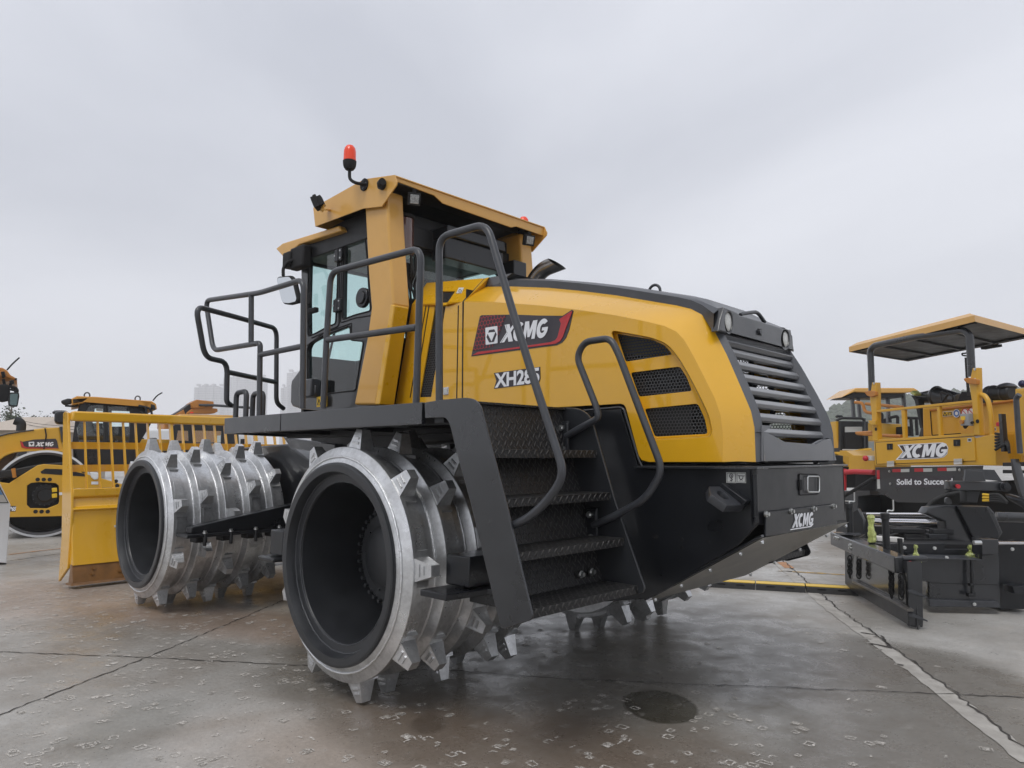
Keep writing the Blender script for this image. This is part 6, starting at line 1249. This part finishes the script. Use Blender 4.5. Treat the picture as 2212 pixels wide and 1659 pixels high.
# ================================================================ MACHINES ON THE LEFT
def frame_at(k, x, y, vpx, Z=0.0, dep=None):
    o = at(k, x, y, Z=Z) if dep is None else at(k, x, y, dep=dep)
    u = ray('L', vpx, 985); u.z = 0; u.normalize(); n = Vector((-u.y, u.x, 0)); n = n if n.dot(_fh) > 0 else -n
    return o, u, n
def kit(F, par):
    o, u, n = F
    def P3(k, pts, off=0.0): return [at(k, x, y, pl=(o + n * off, n)) for x, y in pts]
    def f(name, k, pts, off, th, m_, bev=.01, fl=0, holes=(), par_=None): return plate(name, P3(k, pts, off), th, n, m_, par_ or par, [P3(k, h, off) for h in holes], bev, fl)
    return P3, f, n, u
FA = frame_at('F', 230, 1335, 3600)
ra_ = thing('drum_roller', 'yellow single drum roller with black cab, behind the compactor blade at the left edge', 'road roller', FA[0]); P3, f, n_, u_ = kit(FA, ra_)
# drum
dc = P3('F', [(290, 1040)])[0]; dr_ = dc.z; dc.z = dr_
dvn = n_; dux = u_
def disc_lathe(prof, c, nseg=72):
    mb = MB(); rings = []
    for off, r_ in prof: rings.append([mb.bm.verts.new(c + dvn * off + (dux * cos(2 * pi * i / nseg) + Vector((0, 0, 1)) * sin(2 * pi * i / nseg)) * r_) for i in range(nseg)])
    for a, b in zip(rings, rings[1:]):
        for i in range(nseg): mb.bm.faces.new((a[i], a[(i + 1) % nseg], b[(i + 1) % nseg], b[i]))
    return mb
dd_ = disc_lathe([(.22, dr_ * .90), (.20, dr_ * .955), (.20, dr_ * .985), (.24, dr_), (2.3, dr_), (2.33, dr_ * .95)], dc).build('roller_drum', 'rail', ra_)
dd_.data.materials[0] = mat('roller_drum_paint', (.10, .10, .105), .4, .3)
disc_lathe([(.185, dr_ * .955), (.185, dr_ * 1.004)], dc).build('drum_edge', 'whitep', dd_)
disc_lathe([(.9, dr_ * .90), (.22, dr_ * .90)], dc).build('drum_bore', 'black2', dd_); disc_lathe([(.5, dr_ * .92), (.5, .002)], dc).build('drum_web', 'dark', dd_)
# main frame plate over the drum with the motor opening
fr_pts = [(-20, 960), (60, 970), (100, 942), (248, 850), (290, 842), (420, 850), (480, 870), (560, 905), (900, 1000), (1000, 1120), (1000, 1240), (780, 1180), (60, 1195), (-20, 1195)]
hub_h = [(180, 985), (205, 968), (255, 962), (368, 968), (390, 985), (392, 1090), (385, 1108), (312, 1137), (200, 1135), (178, 1112)]
win_h = [(268, 892), (300, 872), (415, 876), (560, 905), (570, 925), (415, 915), (275, 905)]
fp_ = f('roller_frame', 'F', fr_pts, -.05, .10, 'byellow', .012, 0, [hub_h])
f('frame_slot', 'F', win_h, -.056, .01, 'dark', .002, .01, par_=fp_); 
f('hub_cavity', 'F', [(170, 955), (400, 955), (400, 1145), (170, 1145)], .22, .05, 'black2', .002, par_=fp_)
c0 = P3('F', [(300, 1045)], .15)[0]
for r0, r1_, th in ((.215, .19, .05), (.13, .11, .16)): disc_lathe([(0, .001), (0, r1_), (.02, r0), (.08, r0)], c0 - n_ * th, 40).build('motor_hub', 'black', fp_)
for k_ in range(16): t_ = 2 * pi * k_ / 16; q = c0 - n_ * .11 + (u_ * cos(t_) + Vector((0, 0, 1)) * sin(t_)) * .195; mb = MB(); mb.cyl(q, q - n_ * .03, .011, n=6); mb.build('hub_bolt', 'rail', fp_)
for yy in (1020, 1058): f('hose_end', 'F', [(343, yy - 18), (378, yy - 22), (380, yy + 6), (345, yy + 10)], -.10, .06, 'warn', .012, .012, par_=fp_)
for x, y in ((250, 944), (290, 944), (330, 944), (236, 1157), (276, 1157), (317, 1157), (770, 955), (778, 985)): c0 = P3('F', [(x, y)], -.052)[0]; mb = MB(); mb.cyl(c0, c0 - n_ * .004, .036, n=20); mb.build('frame_hole', 'dark', fp_)
f('white_tag', 'F', [(392, 1030), (414, 1029), (414, 1047), (393, 1048)], -.06, .005, 'white', .001, par_=fp_); f('white_tag', 'F', [(606, 958), (652, 957), (652, 977), (606, 977)], -.06, .005, 'white', .001, par_=fp_)
a, b_, c_ = P3('V', [(60, 522), (222, 522), (75, 460)], -.056); tx = text('model_letters', 'XS365', a, b_, c_, 'white', fp_, bold=.05)
bq = f('letter_plate', 'V', [(50, 450), (232, 450), (222, 530), (40, 530)], -.053, .002, 'decal', .0003, par_=fp_)
f('round_lamp', 'F', [(595, 898), (612, 895), (650, 898), (656, 915), (650, 942), (625, 947), (605, 930)], -.12, .06, 'whitep', .02, .012)
# rear hood above the drum
hdz = f('roller_hood', 'F', [(-60, 665), (0, 650), (140, 622), (300, 600), (395, 598), (412, 690), (425, 760), (420, 800), (300, 745), (200, 752), (90, 760), (20, 800), (-60, 880)], .35, 1.5, 'byellow', .03)
f('fender_lip', 'F', [(-10, 800), (30, 770), (90, 752), (180, 746), (300, 745), (420, 752), (420, 762), (300, 756), (190, 757), (100, 764), (40, 785), (0, 812)], .20, .2, 'byellow', .01)
f('fender_inside', 'F', [(-20, 830), (40, 785), (110, 765), (60, 850), (0, 930)], .6, .8, 'rust', .005)
f('hood_cover', 'O', [(-80, 890), (60, 850), (240, 822), (300, 815), (300, 825), (60, 862), (-80, 902)], .33, 1.4, 'frame', .01)
tube('hood_seam', [P3('O', [(398, 805), (410, 870), (388, 990)], .34)], .012, 'dark', ra_, fl=.05)
bgd = f('roller_badge', 'O', [(176, 916), (200, 925), (300, 905), (490, 897), (505, 915), (519, 985), (230, 985), (190, 975)], .34, .004, 'decal', .0005, par_=hdz)
f('badge_stripe', 'O', [(178, 920), (200, 930), (212, 965), (240, 975), (516, 980), (516, 984), (230, 984), (192, 972)], .335, .003, 'red', .0005, par_=bgd)
f('badge_emblem', 'O', [(253, 927), (303, 924), (303, 964), (255, 966)], .334, .002, 'white', .0003, .01, par_=bgd)
f('emblem_triangle', 'O', [(262, 936), (296, 934), (280, 958)], .331, .002, 'decal', .0003, par_=bgd)
a, b_, c_ = P3('O', [(312, 966), (470, 964), (322, 929)], .333); logo('badge_letters', a, b_, c_, 'white', bgd)
tube('exhaust_elbow', [P3('O', [(185, 830), (190, 770), (175, 748), (128, 735)], .8)], .085, 'black2', ra_, fl=.12)
f('air_intake', 'O', [(482, 668), (510, 655), (600, 655), (602, 680), (580, 770), (500, 765), (478, 740)], .5, .5, 'black', .04, .03)
mb = MB(); ai = P3('O', [(535, 662)], .7)[0]; mb.lathe([(-.04, .13), (0, .14), (.03, .10), (.035, .001)], ai, 28, 'Z'); mb.build('intake_cap', 'black', ra_, smooth=40)
f('black_post', 'O', [(525, 790), (556, 790), (556, 930), (545, 930)], .3, .3, 'frame', .01)
# cab
cw1 = [(795, 600), (912, 600), (918, 690), (915, 925), (700, 925), (680, 800)]; cw2 = [(955, 610), (1130, 615), (1160, 690), (1140, 930), (960, 930)]
cb_ = f('roller_cab', 'O', [(705, 590), (770, 545), (1230, 565), (1290, 620), (1340, 760), (1240, 930), (1180, 1125), (700, 1125), (640, 930), (670, 700)], .45, .06, 'black', .01, 0, [cw1, cw2])
f('cab_far_side', 'O', [(705, 590), (770, 545), (1230, 565), (1290, 620), (1340, 760), (1240, 930), (700, 930), (670, 700)], 1.9, .06, 'black', .01, 0, [[(840, 630), (910, 632), (912, 760), (820, 760)], [(990, 650), (1150, 655), (1140, 790), (980, 790)]])
for q in (cw1, cw2): pq = P3('O', q, .5); mb = MB(); mb.face(pq); mb.build('cab_glass', 'glass', cb_, smooth=0)
f('cab_mid_post', 'O', [(930, 590), (945, 590), (950, 700), (948, 930), (925, 930)], .40, .06, 'black2', .01, par_=cb_)
f('green_sticker', 'O', [(850, 632), (908, 636), (908, 655), (852, 652)], .495, .004, 'label', .0005, par_=cb_)
f('cab_seat', 'O', [(760, 850), (850, 800), (1000, 860), (1060, 925), (760, 925)], 1.0, .5, 'fabric', .04, par_=cb_); f('cab_floor', 'O', [(650, 925), (1240, 925), (1200, 1140), (660, 1140)], .55, 1.3, 'dark', .01, par_=cb_)
rf_ = f('roller_roof', 'O', [(632, 545), (680, 520), (860, 527), (1345, 565), (1382, 590), (1390, 636), (1345, 625), (1290, 625), (1240, 572), (780, 548), (735, 580), (640, 598)], .2, 1.9, 'orange', .02)
rf_.data.materials[0] = mat('roller_roof_paint', (.58, .27, .035), .4)
for q in (770, 1218): c0 = P3('O', [(q, 515 if q < 1000 else 545)], 1.0)[0]; rg_ = [c0 + Vector((0, 0, .06)) * sin(t * pi / 6) + u_ * .05 * cos(t * pi / 6) for t in range(12)]; tube('roof_eye', [rg_], .014, 'rail', rf_, fl=0, cyclic=True)
f('roof_camera', 'O', [(540, 560), (600, 540), (640, 545), (630, 590), (570, 598), (542, 580)], .3, .2, 'black2', .03, .02, par_=rf_); tube('roof_bracket', [P3('O', [(575, 606), (660, 612), (690, 600)], .4)], .02, 'black2', rf_)
f('roof_lamp', 'O', [(1335, 590), (1372, 600), (1378, 640), (1340, 640)], .15, .15, 'black2', .02, .01, par_=rf_); tube('aerial', [P3('O', [(1353, 562), (1390, 515), (1436, 490)], .6)], .014, 'dark', rf_, fl=.5)
tube('mirror_frame', [P3('O', [(1225, 605), (1330, 625), (1350, 700), (1300, 700), (1240, 660)], .2), P3('O', [(1290, 620), (1300, 705)], .2)], .022, 'black2', ra_, fl=.1)
for q in ([(-20, 1195), (120, 1185), (330, 1140), (560, 1120)],): 
    for k_ in range(4): tube('hose', [P3('O', [(a, b + 14 * k_) for a, b in q], .1)], .035, 'rubber', ra_, fl=.2)
f('hose_clamp', 'O', [(98, 1165), (135, 1158), (145, 1240), (112, 1245)], -.1, .1, 'orange', .01)
# ---- second roller further right, behind the screen
FB = frame_at('L', 420, 985, 3400, dep=17.5)
rb_ = thing('drum_roller', 'second roller with low orange roof, seen through the right half of the blade screen', 'road roller', Vector((FB[0].x, FB[0].y, 0))); P3, f, n_, u_ = kit(FB, rb_)
w1_ = [(1575, 825), (1665, 828), (1670, 915), (1560, 915)]; w2_ = [(1720, 825), (1960, 830), (1955, 940), (1730, 940)]
cb2 = f('roller_cab', 'O', [(1600, 715), (2060, 715), (2110, 800), (2120, 1060), (1490, 1040), (1520, 800)], 0, .06, 'black', .01, 0, [w1_, w2_]); 
for q in (w1_, w2_): mb = MB(); mb.face(P3('O', q, .03)); mb.build('cab_glass', 'glass', cb2, smooth=0)
f('cab_interior', 'O', [(1560, 930), (1960, 930), (1960, 1060), (1560, 1060)], .8, .4, 'dark', .01, par_=cb2)
r2 = f('roller_roof', 'O', [(1570, 705), (1600, 680), (2070, 690), (2170, 715), (2180, 740), (2060, 722), (1700, 722), (1640, 712)], -.3, 1.9, 'roofyellow', .02)
f('roller_body', 'O', [(1180, 900), (1500, 905), (1500, 1010), (2090, 1005), (2090, 1360), (1180, 1360)], .3, 1.5, 'byellow', .02)
bb2 = f('roller_badge', 'O', [(1380, 1005), (1490, 1005), (1495, 1052), (1380, 1052)], .28, .01, 'decal', .001)
a, b_, c_ = P3('O', [(1400, 1044), (1482, 1044), (1404, 1018)], .275); logo('badge_letters', a, b_, c_, 'white', bb2)
# ---- orange folded conveyor of a planer behind
FC = frame_at('L', 420, 985, 3400, dep=24)
pc_ = thing('cold_planer', 'orange folded planer conveyor rising behind the second roller roof', 'milling machine', Vector((FC[0].x, FC[0].y, 0))); P3, f, n_, u_ = kit(FC, pc_)
f('conveyor_belt', 'O', [(1470, 720), (1610, 640), (1720, 560), (1735, 640), (1640, 700), (1480, 735)], 0, .8, 'black2', .02); f('conveyor_head', 'O', [(1690, 580), (1740, 552), (1890, 568), (1898, 610), (1880, 625), (1700, 625)], -.2, .9, 'orange', .02)
f('conveyor_frame', 'O', [(1660, 660), (1730, 610), (1925, 632), (1928, 655), (1900, 672), (1690, 672), (1640, 690)], -.1, .9, 'orange', .02); f('conveyor_slot', 'O', [(1812, 592), (1842, 588), (1845, 612), (1815, 615)], -.22, .02, 'dark', .002)
f('red_lamp', 'O', [(1685, 660), (1712, 660), (1712, 674), (1685, 674)], -.25, .1, 'beacon', .01); tube('long_boom', [P3('O', [(1760, 600), (1900, 603), (2230, 625)], -.3)], .045, 'rail', pc_, fl=0)
for k_ in range(5): f('conveyor_rib', 'O', [(1600 - 26 * k_, 655 + 15 * k_), (1625 - 26 * k_, 640 + 15 * k_), (1640 - 26 * k_, 680 + 12 * k_), (1615 - 26 * k_, 692 + 12 * k_)], -.1, .2, 'orange', .01)
f('planer_body', 'O', [(1450, 735), (2050, 735), (2050, 1300), (1450, 1300)], .6, 1.5, 'orange', .05)
# ---- machine cut by the left edge
FD = frame_at('L', 10, 985, 3400, dep=9.5)
fd_ = thing('grader', 'tall orange roofed machine cut off by the left edge, with black mirror and aerial', 'grader', Vector((FD[0].x, FD[0].y, 0)) - FD[1] * .6); P3, f, n_, u_ = kit(FD, fd_)
f('grader_roof', 'O', [(-220, 270), (20, 268), (62, 292), (95, 335), (150, 365), (130, 385), (60, 360), (0, 350), (-220, 345)], 0, 1.6, 'orange', .02)
f('grader_cab', 'O', [(-220, 345), (-30, 345), (-20, 700), (-220, 720)], .2, 1.3, 'black2', .02); tube('aerial', [P3('O', [(62, 290), (110, 235), (172, 180)], .3)], .010, 'dark', fd_, fl=.3)
for q in ([(5, 305), (40, 300), (50, 345), (20, 360)], [(80, 385), (122, 375), (125, 410), (90, 415)], [(128, 362), (152, 360), (148, 376), (130, 378)]): f('roof_lamp', 'O', q, -.1, .1, 'dark', .01, .01)
f('mirror_block', 'O', [(-40, 415), (60, 415), (88, 430), (90, 555), (20, 572), (-40, 560)], -.1, .15, 'dark', .02, .02); mr_ = f('mirror_housing', 'O', [(82, 488), (168, 486), (172, 520), (155, 615), (75, 612), (68, 560)], -.15, .06, 'dark', .015, .02)
f('mirror_glass', 'O', [(90, 500), (160, 498), (150, 605), (85, 600)], -.153, .004, 'glassdark', .001, .02, par_=mr_) if 'glassdark' in M else None
tube('mirror_arm', [P3('O', [(85, 435), (140, 448), (155, 470), (150, 490)], -.1), P3('O', [(90, 460), (135, 470), (140, 490)], -.1), P3('O', [(30, 370), (40, 420)], 0), P3('O', [(95, 410), (90, 440)], 0)], .018, 'dark', fd_, fl=.04)
f('grader_frame', 'O', [(-260, 720), (-60, 700), (-60, 1400), (-260, 1400)], .3, 1.2, 'byellow', .02)
# ---- white van behind the screen
FV = frame_at('L', 335, 985, 3400, dep=22)
vn_ = thing('white_van', 'white van glimpsed through the middle of the blade screen', 'van', Vector((FV[0].x, FV[0].y, 0))); P3, f, n_, u_ = kit(FV, vn_)
f('van_body', 'O', [(1245, 835), (1290, 815), (1500, 812), (1540, 830), (1560, 1150), (1240, 1150)], 0, 1.8, 'whitep', .06); 
for q in ([(1252, 890), (1275, 890), (1275, 935), (1252, 935)], [(1312, 893), (1385, 890), (1400, 930), (1318, 935)]): f('van_window', 'O', q, -.01, .02, 'dark', .01, .02)
FV2 = frame_at('L', 525, 985, 3400, dep=21); v2 = thing('white_truck', 'white cab with pale windows at the right end of the blade screen, under the platform', 'truck', Vector((FV2[0].x, FV2[0].y, 0))); P3, f, n_, u_ = kit(FV2, v2)
f('truck_cab', 'O', [(2040, 860), (2230, 862), (2260, 1200), (2040, 1200)], 0, 1.8, 'whitep', .05); f('truck_window', 'O', [(2080, 880), (2110, 880), (2112, 940), (2070, 940)], -.02, .03, 'dark', .01, .01); f('truck_window', 'O', [(2130, 900), (2165, 900), (2165, 945), (2128, 945)], -.02, .03, 'dark', .01, .01)
# ---- information stand
ks = thing('info_stand', 'white information stand with slanted screen top, cut off at the left edge', 'display stand', at('F', 20, 1508, Z=0)); FK = frame_at('F', 45, 1508, 3000); P3, f, n_, u_ = kit(FK, ks)
f('stand_body', 'F', [(-60, 1110), (30, 1110), (70, 1112), (43, 1500), (-60, 1490)], 0, .35, 'whitep', .01); 
f('stand_top', 'F', [(-60, 850), (0, 968), (70, 1112), (-60, 1112)], .02, .33, 'whitep', .01)
sc_ = f('stand_screen', 'F', [(-50, 870), (-4, 985), (58, 1100), (-50, 1102)], .012, .01, 'dark', .001)
f('screen_face', 'F', [(-50, 890), (-8, 992), (50, 1095), (-50, 1096)], .006, .006, 'label', .001, par_=sc_); f('screen_picture', 'F', [(-50, 900), (-8, 998), (20, 1045), (-50, 1045)], .002, .004, 'bluepic', .001, par_=sc_)
f('stand_foot', 'F', [(-60, 1490), (43, 1500), (40, 1510), (-60, 1508)], .01, .33, 'dark', .004)
#PARTS6
# ---------------------------------------------------------------- haze
hm = bpy.data.materials.new('haze'); hm.use_nodes = True; t = hm.node_tree; t.nodes.clear()
pv = t.nodes.new('ShaderNodeVolumePrincipled'); pv.inputs['Density'].default_value = .0011; pv.inputs['Color'].default_value = (.985, .99, 1, 1); pv.inputs['Anisotropy'].default_value = .3
t.links.new(pv.outputs[0], t.nodes.new('ShaderNodeOutputMaterial').inputs['Volume'])
mb = MB(); mb.bb(-1400, 1000, -700, 1700, -2, 140); hz_o = mb.build('haze', None, smooth=0); hz_o.data.materials.append(hm); setp(hz_o, 'thin pale haze over the whole yard', 'haze', kind='stuff')
